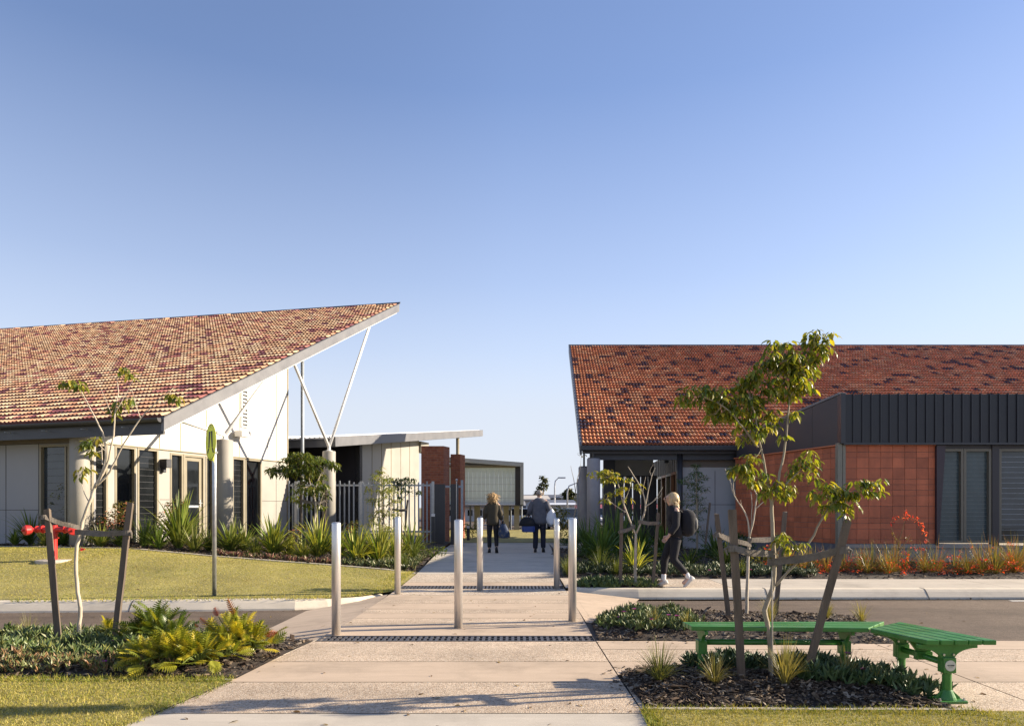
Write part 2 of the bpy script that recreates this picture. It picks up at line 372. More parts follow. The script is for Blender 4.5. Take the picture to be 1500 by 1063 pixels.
# ---- kerbs: profile swept along a line
def kerb(name, pts, w=.16, top=.03, base=-.13, ramp_end=None):
    mb=MB(); n=len(pts)
    pts=[Vector((p[0],p[1],0)) for p in pts]; secs=[]
    for i,p in enumerate(pts):
        d=(pts[min(i+1,n-1)]-pts[max(i-1,0)]).normalized(); nr=Vector((-d.y,d.x,0))
        t=top if not (ramp_end and i>=n-ramp_end) else -.004+(top+.004)*max(0,(n-1-i))/ramp_end
        h_=t-base; secs.append([p+Vector((0,0,base)),p+nr*.012+Vector((0,0,base+h_*.22)),p+nr*.085+Vector((0,0,base+h_*.74)),p+nr*.125+Vector((0,0,base+h_*.95)),p+nr*.16+Vector((0,0,t)),p+nr*(w+.1)+Vector((0,0,t)),p+nr*(w+.1)+Vector((0,0,base))])
    mb.loft(secs)
    o=obj(name,mb,MT['kerb']); struct(o); return o
def dens(pts,st=.5):
    out=[]
    for (a,b),(c,d) in zip(pts,pts[1:]):
        k=max(1,int(math.hypot(c-a,d-b)/st)); out+=[(a+(c-a)*i/k,b+(d-b)*i/k) for i in range(k)]
    return out+[pts[-1]]
KL=[(-30,8.9),(-12,9.55),(-7.3,9.78),(-4.5,9.93),(-3.2,10.05),(-2.75,10.22),(-2.35,10.5),(-2.0,10.95)]
kerb('kerb',dens(KL,.35),ramp_end=4)
KR=[(.94,11.45),(1.4,11.40),(2.1,11.30),(8.5,11.30),(30,11.5)]
kerb('kerb',dens(KR,.5),w=.17)
def seg_joints(name, pts, gap, w, face):            # saw cuts in the kerb
    mb=MB(); acc=0
    for (a,b),(c,d) in zip(pts,pts[1:]):
        L=math.hypot(c-a,d-b); acc+=L
        if acc>gap and L>.01:
            acc=0; dx,dy=(c-a)/L,(d-b)/L
            nr=Vector((-dy,dx,0)); p=Vector((a,b,0)); h_=.16; e=.004
            mb.prism([p+nr*u+Vector((0,0,z)) for u,z in ((-e,-.13),(.012-e,-.13+h_*.22),(.085-e,-.13+h_*.74+e*.5),(.125,-.13+h_*.95+e),(.16,.03+e),(w+.1,.03+e),(w+.1,-.13))],(dx*.012,dy*.012,0))
    struct(obj(name,mb,MT['joint_dark']))
seg_joints('kerb_joint',dens(KL[:-3],.35),2.4,.16,0); seg_joints('kerb_joint',dens(KR[2:],.5),2.4,.17,0)
# ---- far footpath right, in front of the annex
FP=[(.912,11.6),(1.35,11.57),(2.2,11.47),(30,11.67),(30,13.0),(7,12.98),(3.0,13.05),(.925,13.2)]
mb=MB()
bx=[2.6,3.75,8.5,14,20,30]
mb.mi=3; mb.add([(.912,11.60,.024),(1.1,11.59,.024),(1.1,12.62,.024),(.925,12.62,.024)],[(0,1,2,3)])
mb.add([(.925,12.63,.024),(2.6,12.63,.024),(2.6,13.06,.024),(.925,13.2,.024)],[(0,1,2,3)])
for i,(a,b) in enumerate(zip(bx,bx[1:])):
    mb.mi=3 if i==0 else 2; mb.add([(a,11.48,.024),(b-J,11.48,.024),(b-J,13.02,.024),(a,13.02,.024)],[(0,1,2,3)])
    mb.mi=4; mb.add([(b-J,11.48,.018),(b,11.48,.018),(b,13.02,.018),(b-J,13.02,.018)],[(0,1,2,3)])
struct(obj('footpath',mb,[MT['agg'],MT['smooth'],MT['concrete'],MT['agg_fine'],MT['joint_dark']]))
# ---- lawns and beds
BEDL=[(-30,15.6),(-14,15.4),(-11.4,15.2),(-8.7,14.65),(-6.4,14.3),(-5,14.25),(-3.76,14.2),(-2.6,14.1),(-1.985,14.05)]
kb=[(a,b+.155) for a,b in KL[:-1]]+[(-1.98,11.2)]
struct(sheet('lawn',kb+[(-1.96,12.2)]+BEDL[::-1],MT['lawn'],H,.012,.5))
struct(sheet('garden_bed',BEDL+[(-1.99,15.0),(-2.06,19),(-2.11,23.5),(-5,30),(-30,30)],MT['soil'],H,.008,.6))
mb=MB()                                              # flush concrete edging between lawn and bed
e=dens(BEDL[1:],.6)
for (a,b),(c,d) in zip(e,e[1:]):
    for vs in ([(a,b-.05),(c,d-.05),(c,d+.05),(a,b+.05)],):
        mb.add([(x,y,H(x,y)+.03) for x,y in vs],[(0,1,2,3)])
    mb.add([(a,b-.05,H(a,b)+.03),(a,b-.05,H(a,b)-.02),(c,d-.05,H(c,d)-.02),(c,d-.05,H(c,d)+.03)],[(0,1,2,3)])
struct(obj('lawn_edging',mb,MT['concrete']))
struct(sheet('lawn',[(-30,3.0),(-3.2,3.0),(-2.47,4.36),(-2.27,5.43),(-2.26,5.50),(-30,5.50)],MT['lawn'],H,.006,.6))
struct(sheet('lawn',[(.90,3.0),(30,3.0),(30,4.55),(3.2,4.66),(.90,4.69)],MT['lawn'],H,.008,.6))
mb=MB(); mb.obox((-30,5.51,-.1),(27.74,0,0),(0,.045,0),(0,0,.106)); struct(obj('lawn_edging',mb,MT['concrete']))
mb=MB(); mb.obox((.93,4.69,-.1),(2.25,-.02,0),(0,.05,0),(0,0,.113)); struct(obj('lawn_edging',mb,MT['concrete']))
struct(sheet('lawn',[(-30,24.4),(8,24.4),(14,38),(-30,38)],MT['lawn'],H,.01,2))
def mound(poly,h):
    cx=sum(p[0] for p in poly)/len(poly); cy=sum(p[1] for p in poly)/len(poly)
    def edge(x,y):
        d=9
        for (a,b),(c,e_) in zip(poly,poly[1:]+poly[:1]):
            L2=(c-a)**2+(e_-b)**2; t=max(0,min(1,((x-a)*(c-a)+(y-b)*(e_-b))/L2)); d=min(d,math.hypot(x-a-t*(c-a),y-b-t*(e_-b)))
        return d
    return lambda x,y: H(x,y)+h*ss(edge(x,y)/.35)+.005
BEDS={}
BEDS['near_left']=[(-9,5.57),(-2.255,5.57),(-2.25,5.62),(-2.16,6.54),(-2.07,7.10),(-2.5,7.25),(-9,7.3)]
BEDS['near_right']=[(.885,5.62),(.94,4.76),(3.05,4.73),(2.95,5.25),(2.8,5.75),(1.5,6.0),(.98,5.80)]
BEDS['mid_right']=[(.95,8.2),(.92,7.19),(3.9,6.98),(4.35,7.5),(4.25,8.7),(1.6,9.3),(1.15,8.75)]
BEDS['verge']=[(1.1,11.62),(2.0,11.55),(2.6,11.50),(2.6,12.62),(1.1,12.62)]
BEDS['annex']=[(3.2,13.06),(30,13.04),(30,16.4),(7.3,16.4),(5.5,20.8),(1.2,20.8),(.98,15),(.94,13.22),(2.4,13.08)]
HTS={'near_left':.05,'near_right':.06,'mid_right':.05,'verge':.03,'annex':.04}
ZB={k:mound(p,HTS[k]) for k,p in BEDS.items()}
for k,p in BEDS.items(): struct(sheet('garden_bed',p,MT['soil'],ZB[k],0,.25 if k!='annex' else .6))
mb=MB(); mb.obox((1.3,20.85,-.1),(30,0,0),(0,14,0),(0,0,.21)); struct(obj('undercroft_slab',mb,MT['concrete']))

# ---- mulch chips and grass: nobody could count them
def inside(poly,X,Y):
    r=np.zeros(len(X),bool); n=len(poly)
    for i in range(n):
        x0,y0=poly[i]; x1,y1=poly[(i+1)%n]
        c=((y0>Y)!=(y1>Y))&(X<(x1-x0)*(Y-y0)/((y1-y0) if y1!=y0 else 1e-9)+x0); r^=c
    return r
def scatter_pts(poly,n,xlim=None):
    xs=[p[0] for p in poly]; ys=[p[1] for p in poly]; lo,hi=(min(xs),max(xs)) if not xlim else xlim
    X=RNG.uniform(lo,hi,n*2); Y=RNG.uniform(min(ys),max(ys),n*2); k=inside(poly,X,Y); return X[k][:n],Y[k][:n]
def inst(mb, T, TF, pos, xd, up, sc, cols):
    """copies of a small template (x along xd, z along up), one colour each"""
    xd=xd/np.linalg.norm(xd,axis=1,keepdims=True); y=np.cross(up,xd); y/= (np.linalg.norm(y,axis=1,keepdims=True)+1e-9); z=np.cross(xd,y)
    s=sc if sc.ndim==2 else np.repeat(sc[:,None],3,1)
    V=pos[:,None,:]+T[None,:,0:1]*s[:,None,0:1]*xd[:,None,:]+T[None,:,1:2]*s[:,None,1:2]*y[:,None,:]+T[None,:,2:3]*s[:,None,2:3]*z[:,None,:]
    n=len(pos); m=len(T); Fc=[tuple(i*m+k for k in f) for i in range(n) for f in TF]
    C=[tuple(c) for c in cols.tolist() for _ in TF]; mb.arr(V.reshape(-1,3),Fc,C)
def rdir(n,zs=1.0):
    d=RNG.normal(size=(n,3)); d[:,2]*=zs; return d
CH_T=np.array([(-.5,-.5,0),(.5,-.4,.05),(.55,.45,0),(-.45,.5,.05),(0,.1,.22),(-.5,-.5,-.12),(.5,-.4,-.12),(.55,.45,-.12),(-.45,.5,-.12)],float)
CH_F=[(0,1,4),(1,2,4),(2,3,4),(3,0,4),(0,5,6,1),(1,6,7,2),(2,7,8,3),(3,8,5,0)]
def chips(poly,n,zf,size,xlim=None,pale=.25):
    X,Y=scatter_pts(poly,n,xlim); n=len(X); Z=np.array([zf(a,b) for a,b in zip(X,Y)])+RNG.uniform(0,.03,n)
    L=size*RNG.lognormal(0,.45,n); sc=np.stack([L,L*RNG.uniform(.25,.5,n),L*RNG.uniform(.2,.4,n)],1)
    up=np.stack([RNG.normal(0,.5,n),RNG.normal(0,.5,n),np.ones(n)],1); up/=np.linalg.norm(up,axis=1,keepdims=True)
    xd=rdir(n,.3); base=np.array([(.060,.040,.028),(.11,.075,.050),(.17,.125,.085),(.035,.025,.02),(.28,.23,.175)])
    pr=np.array([.26,.26,.27,.12,pale*.45]); pr/=pr.sum()
    cols=base[RNG.choice(5,n,p=pr)]*RNG.uniform(.75,1.25,(n,1))
    mb=MB(); inst(mb,CH_T,CH_F,np.stack([X,Y,Z],1),xd,up,sc,cols)
    o=obj('mulch',mb,MT['chip']); tag(o,'dark bark mulch chips strewn over the garden bed','mulch',kind='stuff')
def spill(k,n,zf,size,o=.22):
    p=BEDS[k]; cx=sum(a for a,_ in p)/len(p); cy=sum(b for _,b in p)/len(p); q=[(a+o*(1 if a>cx else -1)*(.6 if abs(a)<8 else 0),b+o*.7*(1 if b>cy else -1)) for a,b in p]
    X,Y=scatter_pts(q,n*6); m=~inside(p,X,Y); X,Y=X[m][:n],Y[m][:n]; n=len(X)
    L=size*RNG.lognormal(0,.4,n); sc=np.stack([L,L*.4,L*.3],1); up=np.tile([[0,0,1.]],(n,1))+RNG.normal(0,.15,(n,3)); cols=np.array([(.11,.075,.050),(.17,.125,.085),(.06,.04,.03)])[RNG.integers(0,3,n)]
    mb=MB(); inst(mb,CH_T,CH_F,np.stack([X,Y,np.full(n,.006)],1),rdir(n,.1),unit0(up),sc,cols); tag(obj('mulch',mb,MT['chip']),'stray bark chips spilled onto the paving','mulch',kind='stuff')
def unit0(v): return v/np.linalg.norm(v,axis=1,keepdims=True)
spill('near_left',170,0,.022); spill('near_right',200,0,.024); spill('mid_right',120,0,.022)
chips(BEDS['near_left'],5200,ZB['near_left'],.030,(-5.2,-2.0),.5)
chips(BEDS['near_right'],8800,ZB['near_right'],.026,None,.55)
chips(BEDS['mid_right'],6000,ZB['mid_right'],.030,None,.7)
chips(BEDS['verge'],900,ZB['verge'],.04)
chips(BEDS['annex'],5000,ZB['annex'],.05,(.9,12),.35)
chips(BEDL+[(-1.99,15.0),(-2.06,18),(-2.11,19.5),(-14,19.5)],9000,lambda x,y:H(x,y)+.01,.055,(-12.5,-1.99),.25)
for g_ in ([(a,b-.16) for a,b in KL[1:-2]]+[(a,b+.01) for a,b in KL[1:-2]][::-1],[(a,b-.15) for a,b in KR[2:]]+[(a,b+.01) for a,b in KR[2:]][::-1]):
    X,Y=scatter_pts(g_,1500,(-12,14)); n=len(X); L=.014*RNG.lognormal(0,.5,n); cols=np.array([(.10,.07,.05),(.17,.13,.09),(.06,.045,.03)])[RNG.integers(0,3,n)]; mb=MB()
    inst(mb,CH_T,CH_F,np.stack([X,Y,np.full(n,-.116)],1),rdir(n,.1),np.tile([[0,0,1.]],(n,1)),np.stack([L,L*.5,L*.3],1),cols); tag(obj('gutter_grit',mb,MT['chip']),'dark grit and bark crumbs lying in the gutter along the kerb','grit',kind='stuff')
BL_T=np.array([(0,-.5,0),(0,.5,0),(.55,.32,.10),(.55,-.32,.10),(1,0,-.02)],float); BL_F=[(0,1,2,3),(3,2,4)]
def turf(poly,n,zf,h,xlim=None,w=.006,dry=.55):
    X,Y=scatter_pts(poly,n,xlim); n=len(X); Z=np.array([zf(a,b) for a,b in zip(X,Y)])
    xd=np.stack([RNG.normal(0,.75,n),RNG.normal(0,.75,n),RNG.uniform(.5,1.3,n)],1); up=rdir(n)
    L=h*RNG.uniform(.5,1.4,n); sc=np.stack([L,np.full(n,w),L],1)
    g=np.array([(.13,.170,.030),(.24,.24,.046),(.37,.31,.085),(.45,.385,.16)])
    patch=.5+.3*np.sin(X*1.1+1.7*np.sin(Y*1.3))*np.sin(Y*1.9+X*.5)+.2*np.sin(X*5.1+2*np.sin(Y*4.3))*np.sin(Y*6.1); k=RNG.random(n)*.6+patch*.4
    idx=np.clip(((k+(dry-.5))*4).astype(int),0,3); cols=g[idx]*RNG.uniform(.75,1.2,(n,1))
    mb=MB(); inst(mb,BL_T,BL_F,np.stack([X,Y,Z],1),xd,up,sc,cols)
    tag(obj('grass',mb,MT['blade']),'short yellow green couch grass of the lawn','grass',kind='stuff')
turf([(-4.3,4.1),(-2.62,4.1),(-2.49,4.36),(-2.29,5.43),(-2.32,5.50),(-4.4,5.50)],30000,H,.026,None,.0045)
turf([(.91,4.15),(3.9,4.15),(3.9,4.62),(3.2,4.67),(.94,4.70)],20000,H,.028,None,.0045)
turf([(-3.6,4.1),(-2.56,4.1),(-2.43,4.36),(-2.22,5.43),(-2.32,5.43),(-2.52,4.42),(-2.68,4.1)],2600,H,.045,None,.0045,.35)
turf([(.86,4.15),(.96,4.15),(.98,4.68),(.885,4.72)],700,H,.045,None,.005,.35); turf([(.9,4.60),(3.2,4.56),(3.2,4.74),(.9,4.76)],2200,H,.042,None,.005,.4)
turf([(-4.4,5.44),(-2.26,5.44),(-2.26,5.58),(-4.4,5.58)],2200,H,.05,None,.005,.4)
turf([(a,b-.05) for a,b in kb[2:]]+[(a,b+.10) for a,b in kb[2:]][::-1],5200,lambda x,y:max(H(x,y),.02),.06,None,.008,.42)
turf([(a,b-.12) for a,b in BEDL[1:]]+[(a,b+.06) for a,b in BEDL[1:]][::-1],6000,H,.055,(-12.5,-1.9),.009,.35)
turf(kb[1:]+[(-1.96,12.2)]+BEDL[1:][::-1],120000,lambda x,y:H(x,y)+.006,.026,(-12.5,-1.96),.0065,.56)
# ================================================================ BUILDINGS
class Wall:
    """a straight wall face: origin, direction along it, outward normal"""
    def __init__(s,o,u,n): s.o=Vector((o[0],o[1],0)); s.u=Vector((u[0],u[1],0)); s.n=Vector((n[0],n[1],0))
    def p(s,t,z,n=0): return s.o+s.u*t+s.n*n+Vector((0,0,z))
    def t(s,px):                                     # where the sight line of a photo column meets the wall
        k=(px-CX)/F; return (k*s.o.y-s.o.x)/(s.u.x-k*s.u.y)
    def box(s,mb,t0,t1,z0,z1,n0,n1): mb.obox(s.p(t0,z0,n0),s.u*(t1-t0),s.n*(n1-n0),Vector((0,0,z1-z0)))
    def poly(s,mb,pts,n0,n1): mb.prism([s.p(t,z,n0) for t,z in pts],s.n*(n1-n0))
def pierced(w,mb,t0,t1,z0,z1,ops,n0,n1):
    """solid wall between z0 and z1 with openings (ta,tb,za,zb) left out"""
    ts=sorted({t0,t1,*[o[0] for o in ops],*[o[1] for o in ops]}); ts=[t for t in ts if t0<=t<=t1]
    for a,b in zip(ts,ts[1:]):
        if b-a<1e-4: continue
        cuts=sorted([(o[2],o[3]) for o in ops if o[0]<=a+1e-6 and o[1]>=b-1e-6]); z=z0
        for c,d in cuts:
            if c>z+1e-4: w.box(mb,a,b,z,c,n0,n1)
            z=d
        if z<z1-1e-4: w.box(mb,a,b,z,z1,n0,n1)
def window(parent,w,t0,t1,z0,z1,fm,gm,mull=(),louvre=0,depth=-.10,proud=.012,fw=.055,name='window',lm=None):
    mb=MB(); w.box(mb,t0,t0+fw,z0,z1,depth,proud); w.box(mb,t1-fw,t1,z0,z1,depth,proud)
    w.box(mb,t0+fw,t1-fw,z1-fw,z1,depth,proud); w.box(mb,t0+fw,t1-fw,z0,z0+fw,depth,proud)
    for m in mull: w.box(mb,m-fw*.45,m+fw*.45,z0+fw,z1-fw,depth,proud-.004)
    fr=obj(name,mb,fm,parent,bevel=.004)
    mb=MB(); w.box(mb,t0+fw,t1-fw,z0+fw,z1-fw,depth+.012,depth+.03)
    pn=obj('pane',mb,gm,fr)
    if louvre:
        mb=MB(); n=int((z1-z0-2*fw)/louvre)
        for i in range(1,n+1):
            z=z0+fw+i*(z1-z0-2*fw)/(n+1); w.box(mb,t0+fw,t1-fw,z-.004,z+.004,depth+.031,depth+.037)
        obj('louvre_blades',mb,lm or MT['galv_dull'],fr)
    return fr
def tile_roof(name,parent,o,sd,td,slope,srange,tt,colf,s0f=lambda t:0.0,w=.24,g=.30,mat=None,lip_shade=None):
    """interlocking tiles: two rolls and a dropped front lip each; s along the eave, t up the slope (plan length)"""
    u=np.array([0,.08,.2,.34,.44,.5,.58,.70,.84,.94,1.0]); h=np.array([.0,.032,.048,.032,.002,-.004,.032,.048,.032,.002,.0])
    L=math.hypot(1,slope); gp=g/L; mb=MB(); V=[];C=[];Fc=[]; n=len(u); off=0
    o=np.array(o); sd=np.array([*sd,0.]); td=np.array([*td,slope]); nrm=np.cross(sd,td); nrm=nrm/np.linalg.norm(nrm); nrm*=np.sign(nrm[2])
    row=0; tmax=max(tt(srange[0]),tt(srange[1]))
    rngl=random.Random(5)
    while row*gp<tmax:
        t0=row*gp; t1=t0+gp*1.04; s_start=s0f(t0)+srange[0]; i=0; sh=0.0
        while s_start+i*w<srange[1]:
            s0=s_start+i*w
            if t0+gp*.5<tt(s0):
                c=colf(row,i,rngl); jt=rngl.uniform(-.008,.008)
                P0=o+sd*s0
                b=[P0+sd*(k*w)+td*(t0)+nrm*(hh+.055+jt) for k,hh in zip(u,h)]
                tp=[P0+sd*(k*w)+td*(t1)+nrm*(hh+.006) for k,hh in zip(u,h)]
                lo=[P0+sd*(k*w)+td*(t0-.003)+nrm*(hh*.6-.004) for k,hh in zip(u,h)]
                V+=b+tp+lo
                for k in range(n-1):
                    Fc.append((off+k,off+k+1,off+n+k+1,off+n+k)); C.append(c)
                    Fc.append((off+2*n+k,off+2*n+k+1,off+k+1,off+k)); C.append(lip_shade or tuple(x*.75 for x in c))  # lip face darker than its tile: shade under each course put into the colour
                off+=3*n
            i+=1
        row+=1
    V=np.array(V); a=V[Fc[0][1]]-V[Fc[0][0]]; b=V[Fc[0][2]]-V[Fc[0][0]]
    if np.cross(a,b)[2]<0: Fc=[f[::-1] for f in Fc]
    mb.arr(V,Fc,C); return obj(name,mb,mat or MT['tile'],parent)
# ---------------------------------------------------------------- left building: tiled skillion roof flying over a white end wall
U=Vector((-.956,.292,0)).normalized(); Vv=Vector((-U.y,U.x,0))*-1; Vv=Vector((.292,.956,0)).normalized()
P0=Vector((-8.55,19,0))
EW=Wall(P0,Vv.to_2d(),(-U).to_2d())                   # sunlit end wall
tC=EW.t(128); tR=EW.t(421.5); C0=EW.p(tC,0)
FWL=Wall(C0,U.to_2d(),(-Vv).to_2d())                  # shaded front wall
HEAD=2.86; FL=.40
SL=.5005; OE,OR=.60,2.70
E0=C0-Vv*OE-U*OR                                      # eave corner of the roof in plan
TR=10.73
LB=thing('tiled_building','long school building with orange tiled roof flying up over a sunlit white end wall','building',tuple(E0))
def soff(t): return 3.23-.30+SL*(t-tC+OE)             # underside of the roof over the end wall
cream,white,trim,joint=MT['cream_clad'],MT['white_clad'],MT['trim'],MT['joint']
ew_ops=[(EW.t(134),EW.t(158),FL,HEAD),(EW.t(168),EW.t(199),FL,HEAD),(EW.t(201),EW.t(232),FL,HEAD),(EW.t(249),EW.t(268),FL,HEAD-.05),(EW.t(268),EW.t(299),FL,HEAD-.05),
        (EW.t(301),EW.t(313),FL,HEAD-.05),(EW.t(340),EW.t(358),FL,HEAD),(EW.t(359),EW.t(383),FL,HEAD)]
mb=MB(); pierced(EW,mb,tC,tR,-.1,HEAD,ew_ops,-.22,0); obj('lower_wall',mb,cream,LB)
mb=MB(); EW.poly(mb,[(tC,HEAD+.03),(tR,HEAD+.03),(tR,soff(tR)-.01),(tC,soff(tC)-.01)],-.22,.012); obj('upper_wall',mb,white,LB)
mb=MB(); EW.box(mb,tC,tR,HEAD,HEAD+.03,-.2,.035)
for px in (178,233,264,302,350,392,404.5):
    t=EW.t(px); EW.box(mb,t-.012,t+.012,HEAD+.03,soff(t)-.02,.0,.020)
EW.box(mb,tR-.05,tR,-.1,soff(tR)-.02,-.23,.028)
obj('joint_strip',mb,joint,LB)
mb=MB(); mb.mi=0
for t0,t1 in ((EW.t(234),EW.t(248)),(EW.t(384),tR-.05)):
    EW.box(mb,t0,t1,1.58,1.592,-.01,.004); obj('panel_joint',mb,MT['joint_dark'],LB); mb=MB()
t=EW.t(404.5); EW.box(mb,t-.006,t+.006,.0,HEAD,-.01,.0045)
obj('panel_joint',mb,MT['joint_dark'],LB)
gd=MT['glass_dark']
for i,(a,b,z0,z1) in enumerate(ew_ops):
    if i==4: continue
    window(LB,EW,a,b,z0,z1,trim,gd,louvre=.16 if i in (0,2,6) else 0,lm=MT['charcoal'])
# glazed door with a panic rail and closer plate
a,b,z0,z1=ew_ops[4]
mb=MB(); EW.box(mb,a,a+.06,z0,z1,-.12,.02); EW.box(mb,b-.06,b,z0,z1,-.12,.02); EW.box(mb,a+.06,b-.06,z1-.06,z1,-.12,.02); df=obj('door_frame',mb,trim,LB)
mb=MB(); a+=.07;b-=.07; z1-=.07; s=.10
EW.box(mb,a,a+s,z0+.02,z1,-.07,-.02); EW.box(mb,b-s,b,z0+.02,z1,-.07,-.02); EW.box(mb,a+s,b-s,z1-s,z1,-.07,-.02); EW.box(mb,a+s,b-s,z0+.02,z0+.25,-.07,-.02)
dr=obj('door',mb,trim,LB,bevel=.004)
mb=MB(); EW.box(mb,a+s,b-s,z0+.25,z1-s,-.055,-.04); obj('pane',mb,gd,dr)
mb=MB(); EW.box(mb,a+s,b-s,z0+.98,z0+1.04,-.04,-.028); obj('push_rail',mb,MT['galv_dull'],dr)
mb=MB(); EW.box(mb,b-.08,b-.03,z0+1.0,z0+1.2,-.02,-.012); mb.tube([EW.p(b-.055,z0+1.1,-.012),EW.p(b-.055,z0+1.1,.04),EW.p(b-.18,z0+1.1,.04)],.011); obj('handle',mb,MT['galv'],dr)
mb=MB(); t=EW.t(237); EW.box(mb,t-.07,t+.10,2.40,2.62,.0,.22); EW.box(mb,t-.04,t+.05,2.28,2.40,.0,.10); obj('wall_light',mb,MT['charcoal'],LB,bevel=.01)
t=EW.t(346); mb=MB(); EW.box(mb,t-.06,t+.06,HEAD+.62,HEAD+.76,.01,.10); mb.obox(EW.p(t-.20,HEAD+.60,.10),EW.u*.40,EW.n*.26,Vector((0,0,.17))); obj('floodlight',mb,MT['white_steel'],LB,bevel=.012)
mb=MB(); t0,t1=EW.t(352),EW.t(362); zb=HEAD+.92; zt=soff(EW.t(357))-.5
EW.box(mb,t0,t0+.04,zb,zt,.012,.05); EW.box(mb,t1-.04,t1,zb,zt,.012,.05)
EW.box(mb,t0-.02,t0+.01,zb,zt,.012,.02); vent=MB(); EW.box(vent,t0+.04,t1-.04,zb,zt,.012,.016); k=0
while zb+k*.11<zt-.05: mb.obox(EW.p(t0+.04,zb+k*.11,.05),EW.u*(t1-t0-.08),-EW.n*.035+Vector((0,0,.055)),Vector((0,0,.008))); k+=1
wv=obj('wall_vent',mb,MT['white_steel'],LB); obj('vent_backing',vent,MT['charcoal'],wv)
# shaded front wall with its tall window
fo=[(FWL.t(102),FWL.t(58),FL,HEAD-.02)]
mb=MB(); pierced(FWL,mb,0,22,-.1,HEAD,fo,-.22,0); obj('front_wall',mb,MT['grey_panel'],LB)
mb=MB(); FWL.box(mb,0,22,HEAD+.012,soff(tC)-.0,-.22,.0); obj('frieze_board',mb,M('brown_frieze',(.13,.105,.085),.6,0,.1,2),LB)
mb=MB(); FWL.box(mb,0,22,HEAD,HEAD+.012,-.2,.006); FWL.box(mb,fo[0][1],22,1.32,1.332,-.01,.004)
for px in (58,10):
    t=FWL.t(px); FWL.box(mb,t+.02,t+.034,0,HEAD,-.01,.0045)
obj('panel_joint',mb,MT['joint_dark'],LB)
window(LB,FWL,*fo[0],trim,MT['glass_blue'],mull=(FWL.t(96),),louvre=.17,lm=MT['charcoal'])
# roof: slab, soffit, rake fascia, gutter, tiles
def rp(s,t,dz=0): return E0+U*s+Vv*t+Vector((0,0,3.23+SL*t+dz))
ttop=lambda s: TR+.15*s
SMAX=31.0
mb=MB(); mb.loft([[rp(.02,.06,-.035),rp(.02,TR-.02,-.035),rp(.02,TR-.02,-.29),rp(.02,.06,-.29)],[rp(SMAX,.06,-.035),rp(SMAX,ttop(SMAX)-.02,-.035),rp(SMAX,ttop(SMAX)-.02,-.29),rp(SMAX,.06,-.29)]])
rf=obj('roof',mb,MT['white_steel'],LB)
mb=MB(); mb.obox(rp(-.05,-.02,-.25),U*.07,Vv*(TR+.06)+Vector((0,0,SL*(TR+.06))),Vector((0,0,.27))); 
obj('rake_fascia',mb,MT['fascia_grey'],rf)
mb=MB(); mb.obox(rp(-.06,-.02,.02),U*.12,Vv*(TR+.06)+Vector((0,0,SL*(TR+.06))),Vector((0,0,.022)))
mb.loft([[rp(-.05,TR,.02),rp(-.05,TR+.12,.075),rp(-.05,TR+.12,.02)],[rp(SMAX,ttop(SMAX),.02),rp(SMAX,ttop(SMAX)+.12,.075),rp(SMAX,ttop(SMAX)+.12,.02)]])
obj('ridge_flashing',mb,MT['charcoal'],rf)
mb=MB(); mb.obox(rp(.02,0.03,-.34),U*SMAX,Vv*.05,Vector((0,0,.34))); obj('eave_beam',mb,MT['charcoal'],rf)
mb=MB(); prof=[]
for k in range(9):
    a=math.pi*(1+k/8.0); prof.append((-.075+.075*math.cos(a),.075*math.sin(a)))
prof+=[(.0,.012),(-.15,.012)]
def gut(s): return [rp(s,0)-Vv*0+Vv*(y_)+Vector((0,0,-.015+z_)) for y_,z_ in prof]
mb.loft([gut(.0),gut(SMAX)]); obj('gutter',mb,MT['charcoal'],rf,smooth=False)
for k in range(0,12):
    mb=MB(); s=.9+k*1.1; mb.obox(rp(s,-.155,-.10),U*.025,Vv*.16,Vector((0,0,.012))); obj('gutter_bracket',mb,MT['galv_dull'],rf)
def coll(row,i,r):
    ph=math.sin(i*.33+row*1.7)+math.sin(i*.12-row*.9)*.8
    if r.random()<(.32 if ph>.3 else .11):
        return random.choice([(.34,.12,.10),(.22,.070,.075),(.42,.17,.13),(.16,.055,.065)])
    f=r.uniform(.85,1.12); b=r.choice([(.68,.46,.27),(.72,.52,.33),(.64,.40,.22),(.60,.31,.18)]); return tuple(x*f for x in b)
tile_roof('roof_tiles',rf,rp(0,0,0),U.to_2d(),Vv.to_2d(),SL,(0,SMAX),ttop,coll,lip_shade=(.26,.082,.058))  # clay red lips, dark enough to paint the shade lines between courses
# columns, branching struts, rear steel post
CO=P0-U*2.0
CW=Wall(CO,Vv.to_2d(),(-U).to_2d())
def vtop(t,s): return None
def column(loc,top,d=.40):
    mb=MB(); r=d/2; mb.lathe((loc[0],loc[1],0),[(r,-.1),(r,top-.015),(r-.015,top)],28); c=obj('column',mb,MT['column'],LB,smooth=False)
    c.data.polygons.foreach_set('use_smooth',[len(p.vertices)==4 for p in c.data.polygons]); return c
cols=[]
def strut(parent,a,b,r=.045):
    mb=MB(); a,b=Vector(a),Vector(b); mb.tube([a,b],r,12); d=(b-a).normalized()
    mb.tube([a-d*.05,a+d*.16],r*.45,8); mb.tube([b-d*.16,b+d*.10],r*.45,8); obj('strut',mb,MT['white_steel'],parent,smooth=True)
def under(t_row): return 3.23-.28+SL*((t_row-tC)+OE)     # roof underside above the column row (same t along Vv)
for px,top in ((482,3.14),(329,3.05)):
    t=CW.t(px); q=CW.p(t,0); c=column((q.x,q.y),top)
    mb=MB(); mb.lathe((q.x,q.y,top),[(.11,0),(.11,.02),(.05,.03),(.05,.12)],14); obj('cap_plate',mb,MT['white_steel'],c)
    for tp in ((t-1.95,t+2.75) if px==482 else (t-1.75,t+2.05)):
        z=under(tp)-.02; e=CW.p(tp,z,.0)
        d=Vector((0,0,0)); strut(c,q+Vector((0,0,top+.12)),e)
